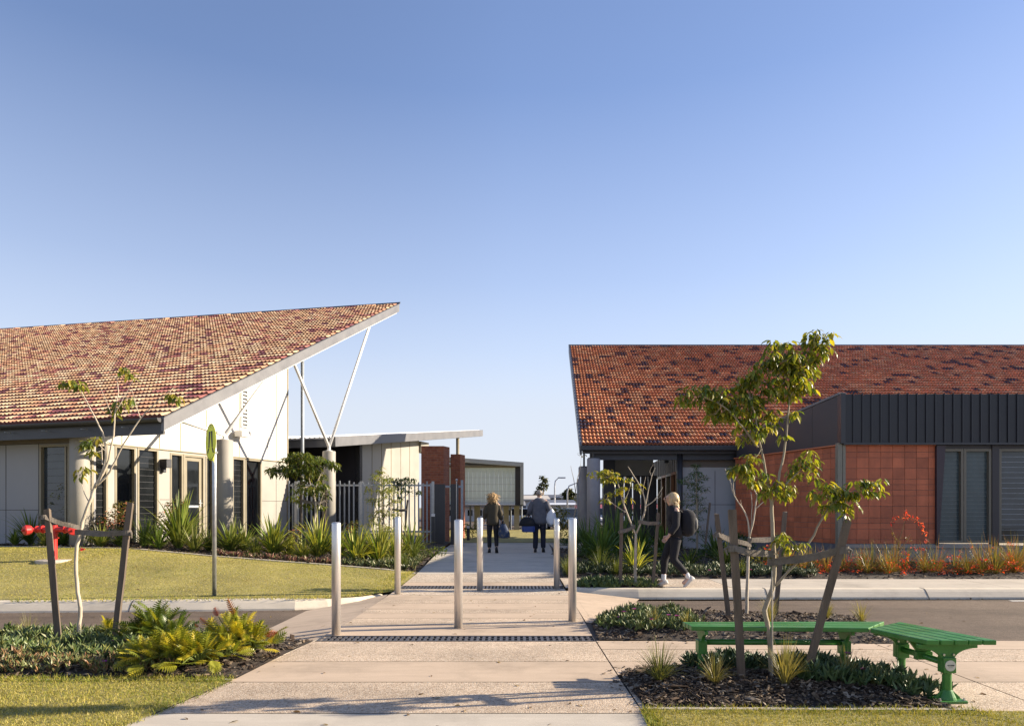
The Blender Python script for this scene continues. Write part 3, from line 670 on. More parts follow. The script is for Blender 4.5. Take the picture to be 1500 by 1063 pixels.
t=CW.t(118); column((-9.72,15.35),3.0,.40)
mb=MB(); q=Vector((XW(443,23.6),23.6,0)); tq=(q-EW.o).dot(EW.u); mb.tube([q,q+Vector((0,0,soff(tq)))],.058,14); obj('steel_post',mb,MT['galv_dull'],LB,smooth=True)
# ---------------------------------------------------------------- rear left building with the pale metal roof
E2=Vector((XW(490,24),24,0))
RB=thing('metal_roofed_building','low grey building with a pale metal skillion roof behind the picket fence','building',tuple(E2))
Z2=ZW(640,24); S2=(ZW(630,38.8)-Z2)/15.5
def r2(s,t,dz=0): return E2+U*s+Vv*t+Vector((0,0,Z2+S2*t+dz))
mb=MB(); mb.loft([[r2(0,0,-.06),r2(0,15.5,-.06),r2(0,15.5,-.34),r2(0,0,-.34)],[r2(14,0,-.06),r2(14,17.5,-.06),r2(14,17.5,-.34),r2(14,0,-.34)]]); rr=obj('roof',mb,MT['fascia_grey'],RB)
mb=MB(); s=0
while s<14:
    for a,b,h0,h1 in ((0,.13,0,0),(.13,.15,0,.03),(.15,.18,.03,.03),(.18,.2,.03,0)):
        mb.add([r2(s+a,-.06,h0),r2(s+b,-.06,h1),r2(s+b,15.5+.13*s,h1),r2(s+a,15.5+.13*s,h0)],[(0,1,2,3)])
    mb.add([r2(s,-.06,-.05),r2(s+.2,-.06,-.05),r2(s+.2,-.06,0),r2(s,-.06,0)],[(0,1,2,3)]); s+=.2
obj('roof_sheeting',mb,MT['metal_roof'],rr)
mb=MB(); mb.obox(r2(-.05,-.02,-.33),U*.06,Vv*15.55+Vector((0,0,S2*15.55)),Vector((0,0,.35))); obj('rake_fascia',mb,MT['fascia_grey'],rr)
W2=Wall((XW(527,27),27),Vv.to_2d(),(-U).to_2d()); t2a=0; t2b=W2.t(614); tE=(W2.o-E2).dot(Vv)
s2=lambda t: Z2+S2*(t+tE)-.34
mb=MB(); W2.poly(mb,[(0,-.1),(t2b,-.1),(t2b,s2(t2b)),(0,s2(0))],-.2,0); obj('side_wall',mb,cream,RB)
mb=MB()
for px in (545,559,573,587,600):
    t=W2.t(px); W2.box(mb,t-.012,t+.012,0,s2(t)-.02,-.01,.012)
W2.box(mb,0,t2b,1.9,1.915,-.01,.006); obj('joint_strip',mb,joint,RB)
F2=Wall(W2.o,U.to_2d(),(-Vv).to_2d())
mb=MB(); F2.box(mb,0.0,13,-.1,s2(0),-.2,0); obj('front_wall',mb,MT['charcoal_panel'],RB)
mb=MB(); W2.box(mb,t2b,t2b+.9,s2(t2b)-.55,s2(t2b)-.05,-.3,.1); obj('bulkhead',mb,cream,RB)
mb=MB(); q=Vector((XW(670.5,35.6),35.6,0)); mb.tube([q,Vector((q.x,q.y,Z2+S2*12.1-.2))],.09,10); obj('steel_post',mb,MT['trim'],RB,smooth=True)
for px0,px1,D,py,lab in ((617,650,24.2,653,'taller red brick fin wall beside the dark gate panels'),(660,674,27.6,665,'shorter red brick fin wall under the steel roof post')):
    x0,x1=XW(px0,D),XW(px1,D); zt=ZW(py,D); mb=MB(); o=Vector((x1,D,-.1)); mb.obox(o,Vector((x0-x1,0,0)),Vv*.55,Vector((0,0,zt+.1)))
    b=obj('brick_wall',mb,MT['brick'],None,loc=(x1,D,0)); tag(b,lab,'brick wall','brick fin walls')
# picket fence in front of it
FD=22.6; FN=thing('picket_fence','tall galvanised steel picket fence in front of the low grey building','fence',(XW(550,FD),FD,.2))
fz=ZW(706,FD)
mb=MB(); r_=random.Random(3)
px=405.0; 
while px<634:
    x=XW(px,FD); h=fz+r_.choice([0,.0,.03,-.03,.05])
    mb.obox((x-.021,FD,.18),(.042,0,0),(0,.035,0),(0,0,h-.18)); px+=r_.choice([5.6,5.6,8.2,6.8])
obj('picket',mb,MT['galv_dull'],FN)
mb=MB()
for z in (fz-.13,.55): mb.obox((XW(405,FD),FD+.037,z),(XW(634,FD)-XW(405,FD),0,0),(0,.04,0),(0,0,.06))
obj('rail',mb,MT['galv'],FN)
for px in (433,529,634):
    mb=MB(); x=XW(px,FD); mb.obox((x-.04,FD-.01,.1),(.08,0,0),(0,.08,0),(0,0,fz+.03-.1)); obj('post',mb,MT['galv'],FN)
GT=thing('sliding_gate','dark grey steel gate panels standing open in front of the brick walls','gate',(XW(655,FD),FD,.12))
for a,b in ((637,652.5),(660.5,672)):
    mb=MB(); x0,x1=XW(a,FD),XW(b,FD); mb.obox((x0,FD-.16,.16),(x1-x0,0,0),(0,.05,0),(0,0,ZW(709,FD)-.16))
    mb.obox((x0+.5*(x1-x0)-.01,FD-.166,.16),(.02,0,0),(0,.006,0),(0,0,ZW(709,FD)-.18)); obj('gate_panel',mb,MT['charcoal'],GT,bevel=.006)
mb=MB(); mb.obox((XW(653,FD),FD-.12,ZW(714,FD)),(XW(679,FD)-XW(653,FD),0,0),(0,.04,0),(0,0,.07)); obj('rail',mb,MT['galv_dull'],GT)
mb=MB(); x=XW(677,FD); mb.obox((x-.03,FD-.15,.1),(.07,0,0),(0,.07,0),(0,0,ZW(703,FD)-.1)); obj('post',mb,MT['galv_dull'],GT)
mb=MB(); x=XW(669.5,FD); mb.lathe((x,FD-.2,.1),[(.02,0),(.02,ZW(705,FD)-.1)],8); mb.lathe((x,FD-.2,ZW(705,FD)),[(.01,0),(.035,.02),(.04,.05),(.02,.085)],10); obj('bell',mb,MT['galv'],GT)
# ---------------------------------------------------------------- far grey box on concrete legs
MT['box_grey']=M('pale_box_metal',(.42,.44,.47),.5,0,.06,1)
BX=thing('elevated_building','grey box building with translucent sheet front raised on concrete legs','building',(XW(720,36),36,.1))
def b3(px,py,d=36.0): return P(px,py,d)
top0,top1=b3(655,669),b3(767,677); bot=ZW(739,36); th=.14
mb=MB(); L=[(XW(655,36),bot),(XW(767,36),bot),(XW(767,36),ZW(677,36)),(XW(655,36),ZW(669,36))]
mb.prism([Vector((x,37.6,z)) for x,z in ((XW(640,37.6),bot),(XW(662,37.6),bot),(XW(662,37.6),ZW(669,36)-.25),(XW(640,37.6),ZW(669,36)-.25))],(0,8,0)); obj('wall',mb,MT['charcoal_panel'],BX)
mb=MB(); x1=XW(767,36); x0=XW(655,36)
mb.prism([Vector((x0,36,ZW(669,36))),Vector((x1,36,ZW(677,36))),Vector((x1,36,ZW(677,36)-.22)),Vector((x0,36,ZW(669,36)-.22))],(0,10,0)); obj('roof',mb,MT['box_grey'],BX)
mb=MB(); mb.obox((x1-.17,36,bot),(.17,0,0),(0,10,0),(0,0,ZW(677,36)-.22-bot)); obj('end_frame',mb,MT['box_grey'],BX)
mb=MB(); mb.obox((XW(754.6,36.35),36.32,bot),(x1-.17-XW(754.6,36.35),0,0),(0,.05,0),(0,0,ZW(677,36)-.22-bot)); obj('side_panel',mb,MT['charcoal_panel'],BX)
mb=MB(); mb.obox((x0,36.05,bot-.06),(x1-x0,0,0),(0,9.9,0),(0,0,.058)); obj('floor_slab',mb,MT['charcoal'],BX)
mb=MB(); xs0=XW(655,36.35); xs1=XW(755,36.35); n=16
for i in range(n):
    a=xs0+(xs1-xs0)*i/n; b=a+(xs1-xs0)/n-.004; z1=ZW(684.5,36.35)+(1-i/n)*.18
    mb.obox((a,36.35,bot+.02),(b-a,0,0),(0,.006,0),(0,0,z1-bot-.02))
sh=obj('translucent_panel',mb,MT['poly'],BX)
mb=MB()
for k in range(1,5): mb.obox((xs0,36.34,bot+k*.36),(xs1-xs0,0,0),(0,.012,0),(0,0,.010))
obj('panel_batten',mb,MT['galv_dull'],sh)
mb=MB(); mb.obox((XW(655,36.3),36.25,ZW(684,36.3)-.02),(xs1-xs0,0,0),(0,.09,0),(0,0,.12)); obj('head_beam',mb,M('oxidised_beam',(.22,.19,.15),.6,.2,.2,3),BX)
for px in (741,756.5,699):
    mb=MB(); mb.obox((XW(px-3.5,38),37.6,-.1),(.30,0,0),(0,.5,0),(0,0,bot+.05)); obj('leg',mb,MT['column_grey'],BX)
for px in (689,696,728,748,764):
    mb=MB(); mb.tube([P(px,776,39)-Vector((0,0,.2)),Vector((XW(px,39),39,bot))],.055,8); obj('steel_post',mb,MT['galv_dull'],BX)
# ---------------------------------------------------------------- right building: big tiled roof, open undercroft
DE,DR=20.5,30.75; EX=2.09; EZ=ZW(652,DE); RZ=ZW(508.5,DR); SR=(RZ-EZ)/(DR-DE); SK=(2.61-2.09)/(DR-DE)
TB=thing('tiled_building','big terracotta tiled school building with a dark shaded eave beside the path','building',(EX,DE,0))
def r3(s,t,dz=0): return Vector((EX+SK*t+s,DE+t,EZ+SR*t+dz))
XM=27.0; TT=DR-DE
mb=MB(); mb.loft([[r3(.03,.06,-.04),r3(.03,TT-.02,-.04),r3(.03,TT-.02,-.28),r3(.03,.06,-.28)],[r3(XM,.06,-.04),r3(XM,TT-.02,-.04),r3(XM,TT-.02,-.28),r3(XM,.06,-.28)]]); rf=obj('roof',mb,MT['charcoal_panel'],TB)
def colr(row,i,r):
    ph=math.sin(i*.9+row*1.3)+math.sin(i*.37-row*.8)
    if r.random()<(.30 if ph>.75 else .055): return r.choice([(.050,.030,.050),(.085,.040,.050),(.035,.025,.045)])
    f=r.uniform(.82,1.12); b=r.choice([(.80,.31,.125),(.73,.255,.10),(.84,.42,.20)]); return tuple(x*f for x in b)
tile_roof('roof_tiles',rf,r3(0,0,0),(1,0),(SK,1),SR,(0,XM),lambda s:TT,colr,lip_shade=(.32,.105,.055))  # same here: shade of the tile lips painted as darker clay red
mb=MB(); mb.obox(r3(-.06,-.05,-.25),(.07,0,0),Vector((SK*(TT+.1),TT+.1,SR*(TT+.1))),(0,0,.31)); obj('rake_fascia',mb,MT['fascia_grey'],rf)
mb=MB(); mb.loft([[r3(-.06,TT,.02),r3(-.06,TT+.12,.09),r3(-.06,TT+.12,0)],[r3(XM,TT,.02),r3(XM,TT+.12,.09),r3(XM,TT+.12,0)]]); obj('ridge_flashing',mb,MT['charcoal'],rf)
mb=MB(); mb.obox((EX-.04,DE-.10,EZ-.16),(12,0,0),(0,.14,0),(0,0,.15)); obj('gutter',mb,MT['charcoal'],rf,bevel=.02)
mb=MB(); mb.obox((EX+.28,DE+.25,EZ-.42),(12,0,0),(0,.10,0),(0,0,.25)); obj('eave_beam',mb,M('blue_black_steel',(.040,.043,.055),.45,.1,.12,3),TB)
mb=MB(); mb.obox((EX-.04,DE-.09,EZ-.30),(.03,0,0),(0,.12,0),(0,0,.14)); obj('downpipe_end',mb,MT['charcoal'],rf)
for px,D,py in ((869.5,20.6,671.5),(855.5,24.5,684)):
    mb=MB(); x=XW(px,D); zt=ZW(py,D); mb.lathe((x,D,0),[(.2,-.1),(.2,zt-.01),(.19,zt)],28); c=obj('column',mb,MT['column_grey'],TB)
    c.data.polygons.foreach_set('use_smooth',[len(p.vertices)==4 for p in c.data.polygons])
    mb=MB(); mb.lathe((x,D,zt),[(.17,0),(.17,.03),(.035,.035),(.035,EZ+SR*(D-DE)-.28-zt)],12); obj('cap_plate',mb,MT['charcoal'],c)
mb=MB(); mb.tube([(XW(996,20.75),20.75,0),(XW(996,20.75),20.75,EZ-.18)],.085,14); obj('steel_post',mb,MT['charcoal'],TB,smooth=True)
# undercroft: dark piers, pale lintel, timber framed glazing, pale wall
mb=MB()
for a,b in ((884,901),(902,914),(915.5,926),(928,938),(939.5,949),(950,962)):
    x0,x1=XW(a,24.5),XW(b,24.5); mb.obox((x0,24.5,0),(x1-x0,0,0),(0,.12,0),(0,0,2.52 if a>900 else 3.6))
obj('gate_panel',mb,MT['charcoal'],TB)
mb=MB(); mb.obox((XW(900,25),25,ZW(698,25)),(XW(957,25)-XW(900,25),0,0),(0,.15,0),(0,0,EZ+SR*4.5-.28-ZW(698,25)-.05)); obj('lintel_panel',mb,cream,TB)
WS=Wall((XW(1000,20.9),20.9),(Vector((XW(955,28.5)-XW(1000,20.9),7.6))).normalized(),(-1,0))
mb=MB(); WS.box(mb,.1,9,2.55,EZ-.02,-.2,-.02)
for k in range(16): WS.box(mb,.1+k*.5,k*.5+.13,2.55,EZ-.03,-.02,.02)
obj('side_wall',mb,MT['grey_panel'],TB)
for k in range(5):
    window(TB,WS,.1+k*1.15,1.2+k*1.15,.12,2.55,MT['timber_frame'] if k%2 else trim,gd,fw=.09)
mb=MB(); mb.obox((XW(997,20.95),20.95,-.1),(XW(1100,20.95)-XW(997,20.95),0,0),(0,.2,0),(0,0,EZ-.50)); obj('front_wall',mb,M('pale_grey_panel',(.40,.40,.41),.5,0,.05,1.2),TB)
mb=MB(); mb.obox((XW(997,20.95),20.93,EZ-.63),(XW(1100,20.95)-XW(997,20.95),0,0),(0,.2,0),(0,0,.55)); obj('frieze_board',mb,M('brown_frieze',(.13,.105,.085),.6,0,.1,2),TB)
mb=MB()
for px in (1022,1047): mb.obox((XW(px,20.95),20.945,.1),(.014,0,0),(0,.01,0),(0,0,2.4))
mb.obox((XW(1000,20.95),20.944,1.46),(1.6,0,0),(0,.01,0),(0,0,.014)); obj('panel_joint',mb,MT['joint_dark'],TB)
for px,py in ((976,672),(955,686)):
    mb=MB(); q=P(px,py,21.6 if px>960 else 24); mb.box(q.x,q.y,q.z,.13,.13,.26); obj('wall_light',mb,MT['charcoal'],TB,bevel=.01)
# ---------------------------------------------------------------- annex: terracotta tile walls under dark ribbed metal
DA=16.0; AX=XW(1238,DA); AB=Vector((XW(1077,20.45),20.45,0)); AC=Vector((XW(1228,DA+.05),DA+.05,0))
AN=thing('annex_building','flat fronted annex of terracotta wall tiles under a dark ribbed metal parapet','building',(AX,DA,0))
ZT=ZW(651.5,DA); ZP=ZW(796.5,DA); ZF=ZW(578,DA); ZFb=ZW(648.5,DA)
def tilewall(name,o,u,L,z0,z1,nrm,step=.28,zs=None):
    mb=MB(); o=Vector(o); u=Vector(u).normalized(); n=Vector(nrm).normalized(); r=random.Random(4)
    zrow=[z1]; hs=[.145,.13,.25,.25,.13,.13,.13,.25,.27,.13,.13,.25]; i=0
    while zrow[-1]>z0+.02: zrow.append(max(z0,zrow[-1]-hs[i%len(hs)])); i+=1
    x=0
    while x<L-.01:
        w=min(step,L-x)
        for a,b in zip(zrow,zrow[1:]):
            f=r.uniform(.80,1.14); mb.cur=(.56*f,.158*f,.070*f); g=.004
            mb.obox(o+u*(x+g)+Vector((0,0,b+g)),u*(w-2*g),n*.02,Vector((0,0,a-b-2*g)))
        x+=step
    return obj(name,mb,MT['terracotta'],AN)
xr=XW(1370,DA)
mb=MB(); mb.obox((AX-.02,DA+.03,ZP),(xr-AX+.02,0,0),(0,.2,0),(0,0,ZT-ZP)); 
sd=(AB-AC); mb.obox(AC+Vector((.03,.02,-.1)),sd,Vector((.2,.05,0)),Vector((0,0,ZT+.1)))
bk=obj('wall',mb,M('blue_grey_grout',(.14,.14,.16),.85,0,.2,8),AN)
tilewall('wall_tiles',(AX,DA+.03,0),(1,0,0),xr-AX,ZP+.005,ZT-.02,(0,-1,0))
sn=Vector((-sd.y,sd.x,0)).normalized(); sn=sn if sn.x<0 else -sn
tilewall('wall_tiles',(AC.x+.03,AC.y+.02,0),sd,sd.length,ZP,ZT-.02,sn)
mb=MB(); mb.obox((AX-.02,DA-.02,ZT-.018),(xr-AX+.02,0,0),(0,.06,0),(0,0,.03)); mb.obox(AC+sn*.05+Vector((0,0,ZT-.018)),sd,-sn*.1,Vector((0,0,.03))); obj('wall_capping',mb,M('terracotta_cap',(.50,.15,.06),.5,0,.1,5),AN)
mb=MB(); x0=XW(1226,DA); mb.obox((x0,DA-.05,.0),(XW(1232.5,DA)-x0,0,0),(0,.14,0),(0,0,ZFb)); mb.obox((XW(1233.5,DA),DA-.03,.0),(XW(1238,DA)-XW(1233.5,DA),0,0),(0,.1,0),(0,0,ZFb)); obj('corner_post',mb,M('olive_grey_steel',(.20,.19,.15),.45,.1,.1,4),AN,bevel=.006)
# ribbed parapet on the front, flat panels on the side falling back to the big roof
D0=DA-.12; xe=30.0
mb=MB(); mb.obox((XW(1237,D0),D0+.06,ZFb),(xe,0,0),(0,.3,0),(0,0,ZF-ZFb-.02)); x=XW(1240,D0)
while x<AX+10:
    mb.add([(x,D0+.058,ZFb),(x+.155,D0+.035,ZFb),(x+.155,D0+.035,ZF),(x,D0+.058,ZF)],[(0,1,2,3)])
    mb.obox((x+.155,D0,ZFb),(.02,0,0),(0,.06,0),(0,0,ZF-ZFb+.02)); mb.obox((x+.175,D0+.02,ZFb),(.03,0,0),(0,.04,0),(0,0,ZF-ZFb-.03)); x+=.212
fa=obj('ribbed_parapet',mb,MT['ribbed'],AN)
mb=MB(); mb.obox((XW(1236,D0),D0-.005,ZFb-.05),(xe,0,0),(0,.36,0),(0,0,.048)); mb.obox((XW(1232,D0),D0+.0,ZFb-.02),(XW(1238.6,D0)-XW(1232,D0),0,0),(0,.3,0),(0,0,ZF-ZFb+.04)); obj('parapet_trim',mb,MT['charcoal'],fa)
A0=Vector((XW(1233,D0),D0+.1,0)); A1=Vector((XW(1079,20.4),20.4,0)); zb1=ZW(642,20.4)
mb=MB(); pl=[A0+Vector((0,0,ZT+.015)),A0+Vector((0,0,ZF)),A1+Vector((0,0,zb1)),A1+Vector((0,0,ZT+.015))]; n2=Vector((-(A1-A0).y,(A1-A0).x,0)).normalized(); n2=n2 if n2.x<0 else -n2
mb.prism(pl,-n2*.15); sp=obj('side_parapet',mb,MT['charcoal_panel'],AN)
mb=MB()
for f in (.22,.44,.67):
    q=A0.lerp(A1,f); mb.obox(q+Vector((0,0,ZT+.02))+n2*.003,(A1-A0).normalized()*.012,-n2*.01,Vector((0,0,(ZF+(zb1-ZF)*f)-ZT-.03)))
obj('panel_joint',mb,MT['joint_dark'],sp)
mb=MB(); d=A1-A0; mb.obox(A0+n2*.02+Vector((0,0,ZF)),d+Vector((0,0,zb1-ZF)),-n2*.2,Vector((0,0,.05))); obj('parapet_capping',mb,MT['fascia_grey'],sp)
mb=MB(); mb.prism([A0+Vector((.2,.2,ZF-.15)),A1+Vector((.2,0,zb1-.12)),Vector((30,20.4,zb1-.12)),Vector((30,D0+.3,ZF-.15))],(0,0,.05)); obj('roof',mb,MT['ribbed'],AN)
# plinth, windows, dark fin
mb=MB(); mb.obox((AX-.05,DA-.01,ZP-.10),(XW(1459,DA)-AX+.05,0,0),(0,.22,0),(0,0,.098)); mb.obox((AX-.04,DA+.03,-.2),(20,0,0),(0,.2,0),(0,0,ZP-.102+.2)); obj('plinth',mb,MT['plinth'],AN,bevel=.006)
WA=Wall((xr,DA+.02),(1,0),(0,-1))
mb=MB(); xa=XW(1370,DA); mb.prism([Vector((xa,DA+.06,ZP-.02)),Vector((xa,DA+.06,ZFb-.06)),Vector((XW(1383,DA),DA+.06,ZFb-.06)),Vector((XW(1373,DA),DA+.06,ZP-.02))],(0,-.12,0)); obj('fin',mb,M('aubergine_steel',(.040,.026,.036),.45,0,.1,3),AN)
tt=lambda px: XW(px,DA+.02)-xr
zs=ZW(795,DA); zh=ZW(657,DA); fm=M('bronze_frame',(.15,.135,.105),.45,.1,.08,4)
lm=M('louvre_edge',(.14,.17,.18),.3,.1,.2,6)
window(AN,WA,tt(1371),tt(1411),zs,zh,fm,MT['glass_teal'],louvre=.095,fw=.06,lm=lm)
window(AN,WA,tt(1411.5),tt(1452),zs,zh,fm,MT['glass_teal'],louvre=.095,fw=.06,lm=lm)
mb=MB(); WA.box(mb,tt(1452.3),tt(1462.5),ZP-.05,ZFb-.052,-.1,.03); obj('pier',mb,MT['charcoal_panel'],AN)
for a,b in ((1463,1530),(1532,1600)): window(AN,WA,tt(a),tt(b),zs,zh,fm,MT['glass_blue'],louvre=.13,fw=.06)
mb=MB(); WA.box(mb,tt(1371),tt(1600),zh+.002,ZFb-.052,-.15,.0); WA.box(mb,tt(1600),20,ZP-.1,ZFb-.052,-.2,.0); obj('head_panel',mb,MT['charcoal_panel'],AN)
# ================================================================ STREET FURNITURE
def bollard(px,py,top,w,lab):
    D=1000*EYE/(py-3-HY); x=XW(px,D); zt=ZW(top,D); r=w*D/1000/2
    mb=MB(); mb.lathe((x,D,0),[(r,-.05),(r,zt-.012),(r-.004,zt-.003),(r-.012,zt),(r*.5,zt+.004)],32)
    o=obj('bollard',mb,MT['stainless'],None,loc=(x,D,0)); o.data.polygons.foreach_set('use_smooth',[len(p.vertices)==4 for p in o.data.polygons])
    tag(o,lab,'bollard','stainless steel bollards across the path ends')
bollard(492.5,932,765,13.2,'stainless bollard at the left end of the near grate, closest to the ferny clumps')
bollard(671.5,922,761,12.4,'stainless bollard in the middle of the near row, standing alone between grate and crossing')
bollard(838.5,912,759,12.0,'stainless bollard at the right of the near row, beside the purple flowered groundcover')
bollard(582.5,872.5,757,9.2,'stainless bollard at the left of the far row, on the lawn corner')
bollard(703,867.5,758,8.8,'stainless bollard in the middle of the far row, below the woman with the tote bag')
bollard(815.5,865,759,8.6,'stainless bollard at the right of the far row, below the man in the grey coat')
def grate(y0,y1,lab):
    x0,x1=ip(LEFT,y0)+.02,ip(RIGHT,y0)-.02; g=thing('drain_grate',lab,'drain grate',((x0+x1)/2,(y0+y1)/2,0),'trench grates across the path')
    mb=MB(); mb.obox((x0,y0,-.05),(x1-x0,0,0),(0,y1-y0,0),(0,0,.03)); obj('channel',mb,MT['grate_dark'],g)
    mb=MB()
    for a in (y0,y1-.025): mb.obox((x0,a,-.03),(x1-x0,0,0),(0,.025,0),(0,0,.034))
    mb.obox((x0,(y0+y1)/2-.008,-.02),(x1-x0,0,0),(0,.016,0),(0,0,.022))
    x=x0
    while x<x1-.03: mb.obox((x,y0+.025,-.02),(.030,0,0),(.0,y1-y0-.05,0),(0,0,.021)); x+=.062
    obj('grille',mb,MT['grate'],g)
grate(7.125,7.41,'near dark iron trench grate in front of the three closer bollards')
grate(11.675,12.095,'far dark iron trench grate just past the three further bollards')
# ---- green angled bench
BH=.45
bn=thing('park_bench','green slatted backless bench bent in two wings round the garden bed','bench',(2.7,5.5,0))
def wing(nm,fl,fr,bl,br,ns,gap=.012):
    """slats running between the two ends: fl/bl front and back corner at one end, fr/br at the other"""
    fl,fr,bl,br=[Vector((*p,BH-.035)) for p in (fl,fr,bl,br)]
    mb=MB()
    for i in range(ns):
        a=i/ns; b=(i+1)/ns
        p0=fl.lerp(bl,a); p1=fr.lerp(br,a); q0=fl.lerp(bl,b); q1=fr.lerp(br,b)
        g0=(q0-p0).normalized()*gap; g1=(q1-p1).normalized()*gap
        mb.prism([p0,p1,q1-g1,q0-g0],(0,0,.035))
    return obj(nm,mb,MT['green_slat'],bn,bevel=.005)
wing('seat',(1.43,5.44),(2.80,5.36),(1.41,5.66),(3.10,5.68),3)
wing('seat',(2.81,5.355),(2.96,4.87),(3.22,5.66),(3.47,4.87),5)
def leg(x,y,axis,wd,plaque=False):
    ax=Vector((axis[0],axis[1],0)).normalized(); nr=Vector((-ax.y,ax.x,0))
    mb=MB(); mb.lathe((x,y,0),[(.031,.02),(.031,BH-.16)],18); mb.lathe((x,y,.018),[(.062,0),(.056,.018),(.034,.065)],18)
    for sg in (1,-1): mb.prism([Vector((x,y,.018))+ax*sg*.03-nr*.006,Vector((x,y,.018))+ax*sg*.095-nr*.006,Vector((x,y,.03))+ax*sg*.095-nr*.006,Vector((x,y,.085))+ax*sg*.03-nr*.006],nr*.012)
    l=obj('leg',mb,MT['green_steel'],bn,smooth=False,bevel=.002)
    mb=MB(); o=Vector((x,y,.0)); mb.obox(o-ax*.105-nr*.075,ax*.21,nr*.15,Vector((0,0,.018))); obj('base_plate',mb,MT['green_steel'],l,bevel=.003)
    mb=MB()
    for sx in (1,-1):
        for sy in (1,-1): q=o+ax*.088*sx+nr*.056*sy; mb.lathe((q.x,q.y,.018),[(.011,0),(.011,.008),(.006,.008),(.006,.018)],6)
    obj('anchor_bolt',mb,MT['bolt'],l)
    zt=BH-.037; w=wd/2; pts=[]
    for k in range(9):
        a=k/8; pts.append((.048+(w-.048)*(1-math.cos(a*math.pi/2)),zt-.115+.085*math.sin(a*math.pi/2)))
    prof=[(.048,zt-.20)]+pts+[(w,zt)]
    P_=[o+ax*u+nr*-.014+Vector((0,0,z)) for u,z in prof]+[o-ax*u+nr*-.014+Vector((0,0,z)) for u,z in prof[::-1]]
    mb=MB(); mb.prism(P_,nr*.028); mb.obox(o-ax*.046-nr*.036+Vector((0,0,zt-.205)),ax*.092,nr*.072,Vector((0,0,.11))); br=obj('bracket',mb,MT['green_steel'],l,bevel=.003)
    mb=MB()
    for sx in (1,-1): 
        q=o+ax*.036*sx+Vector((0,0,zt-.075)); mb.tube([q-nr*.016,q-nr*.026],.009,6); q.z=zt-.205; mb.tube([q+Vector((0,0,-.014)),q],.008,6)
    obj('bolt',mb,MT['bolt'],br)
    if plaque:
        q=o-nr*.037+Vector((0,0,zt-.150)); mb=MB(); ring=[q+(ax*math.cos(t*2*math.pi/28)+Vector((0,0,math.sin(t*2*math.pi/28))))*.039 for t in range(28)]; mb.prism(ring,-nr*.004); pq=obj('plaque',mb,MT['plaque'],br)
        mb=MB(); q-=nr*.0045
        for u in (-.018,-.008,.002,.010,.018): mb.obox(q+ax*u+Vector((0,0,-.003)),ax*.005,-nr*.001,Vector((0,0,.010)))
        mb.obox(q-ax*.026+Vector((0,0,.001)),ax*.004,-nr*.001,Vector((0,0,.003))); mb.obox(q+ax*.024+Vector((0,0,.001)),ax*.004,-nr*.001,Vector((0,0,.003)))
        for u,z in ((-.015,-.014),(-.004,-.014),(.007,-.014)): mb.obox(q+ax*u+Vector((0,0,z)),ax*.008,-nr*.001,Vector((0,0,.002)))
        obj('lettering',mb,MT['ink'],pq)
    return l
leg(1.545,5.57,(0,1),.30); leg(2.70,5.55,(0,1),.30)
leg(3.14,4.93,(1,.04),.44,True); leg(3.09,5.42,(1,.04),.44)
mb=MB(); mb.tube([(1.545,5.57,.30),(2.70,5.55,.30)],.024,14); obj('rail',mb,MT['green_steel'],bn,smooth=True)
mb=MB(); mb.tube([(3.13,4.93,.275),(3.09,5.42,.275)],.024,14); rl=obj('rail',mb,MT['green_steel'],bn,smooth=True)
mb=MB(); mb.obox((3.05,5.14,.25),(.12,0,0),(0,.05,0),(0,0,.06)); mb.prism([Vector((3.06,5.15,.31)),Vector((3.16,5.15,.31)),Vector((3.24,5.15,BH-.037)),Vector((2.98,5.15,BH-.037))],(0,.03,0)); obj('bracket',mb,MT['green_steel'],rl,bevel=.004)
# ---- pedestrian crossing sign
D=1000*(EYE-.02)/(872-HY); sx=XW(314,D)
sg=thing('crossing_sign','round lime pedestrian crossing sign with walking legs on a tall galvanised post','sign',(sx,D,.02))
mb=MB(); mb.lathe((sx,D,-.1),[(.032,0),(.032,ZW(628,D)+.1),(.02,ZW(627,D)+.1)],18); obj('pole',mb,MT['galv'],sg,smooth=True)
n=Vector((-.78,-.627,0)); a=Vector((.627,-.78,0)); zc=ZW(647.5,D); R_=.285
q=Vector((sx,D,zc))+n*.05
def disc(q,r,th,k=40): return [q+(a*math.cos(2*math.pi*i/k)+Vector((0,0,math.sin(2*math.pi*i/k))))*r for i in range(k)]
mb=MB(); mb.prism(disc(q,R_,.003),n*.004); pl=obj('sign_plate',mb,MT['sign_yellow'],sg)
mb=MB(); q2=q+n*.0045
ro,ri=disc(q2,R_-.008,0),disc(q2,R_-.020,0); m_=len(ro); mb.add(ro+ri,[(i,(i+1)%m_,m_+(i+1)%m_,m_+i) for i in range(m_)])
def lp(pts): mb.prism([q2-a*u*1.25+Vector((0,0,v)) for u,v in pts],n*.002)
lp([(-.01,.165),(-.075,.165),(-.09,-.085),(-.045,-.085)]); lp([(-.05,-.095),(-.10,-.095),(-.135,-.165),(-.10,-.175)])
lp([(.01,.165),(.075,.165),(.10,-.085),(.055,-.085)]); lp([(.06,-.095),(.108,-.095),(.15,-.15),(.12,-.175)])
lp([(-.006,.232),(.006,.232),(.006,.244),(-.006,.244)]); lp([(-.006,-.244),(.006,-.244),(.006,-.232),(-.006,-.232)])
obj('legs_symbol',mb,MT['ink'],pl)
for z in (.16,-.16): mb=MB(); mb.box(sx,D,zc+z,.085,.085,.03,math.atan2(a.y,a.x)); obj('bracket',mb,MT['galv'],sg)
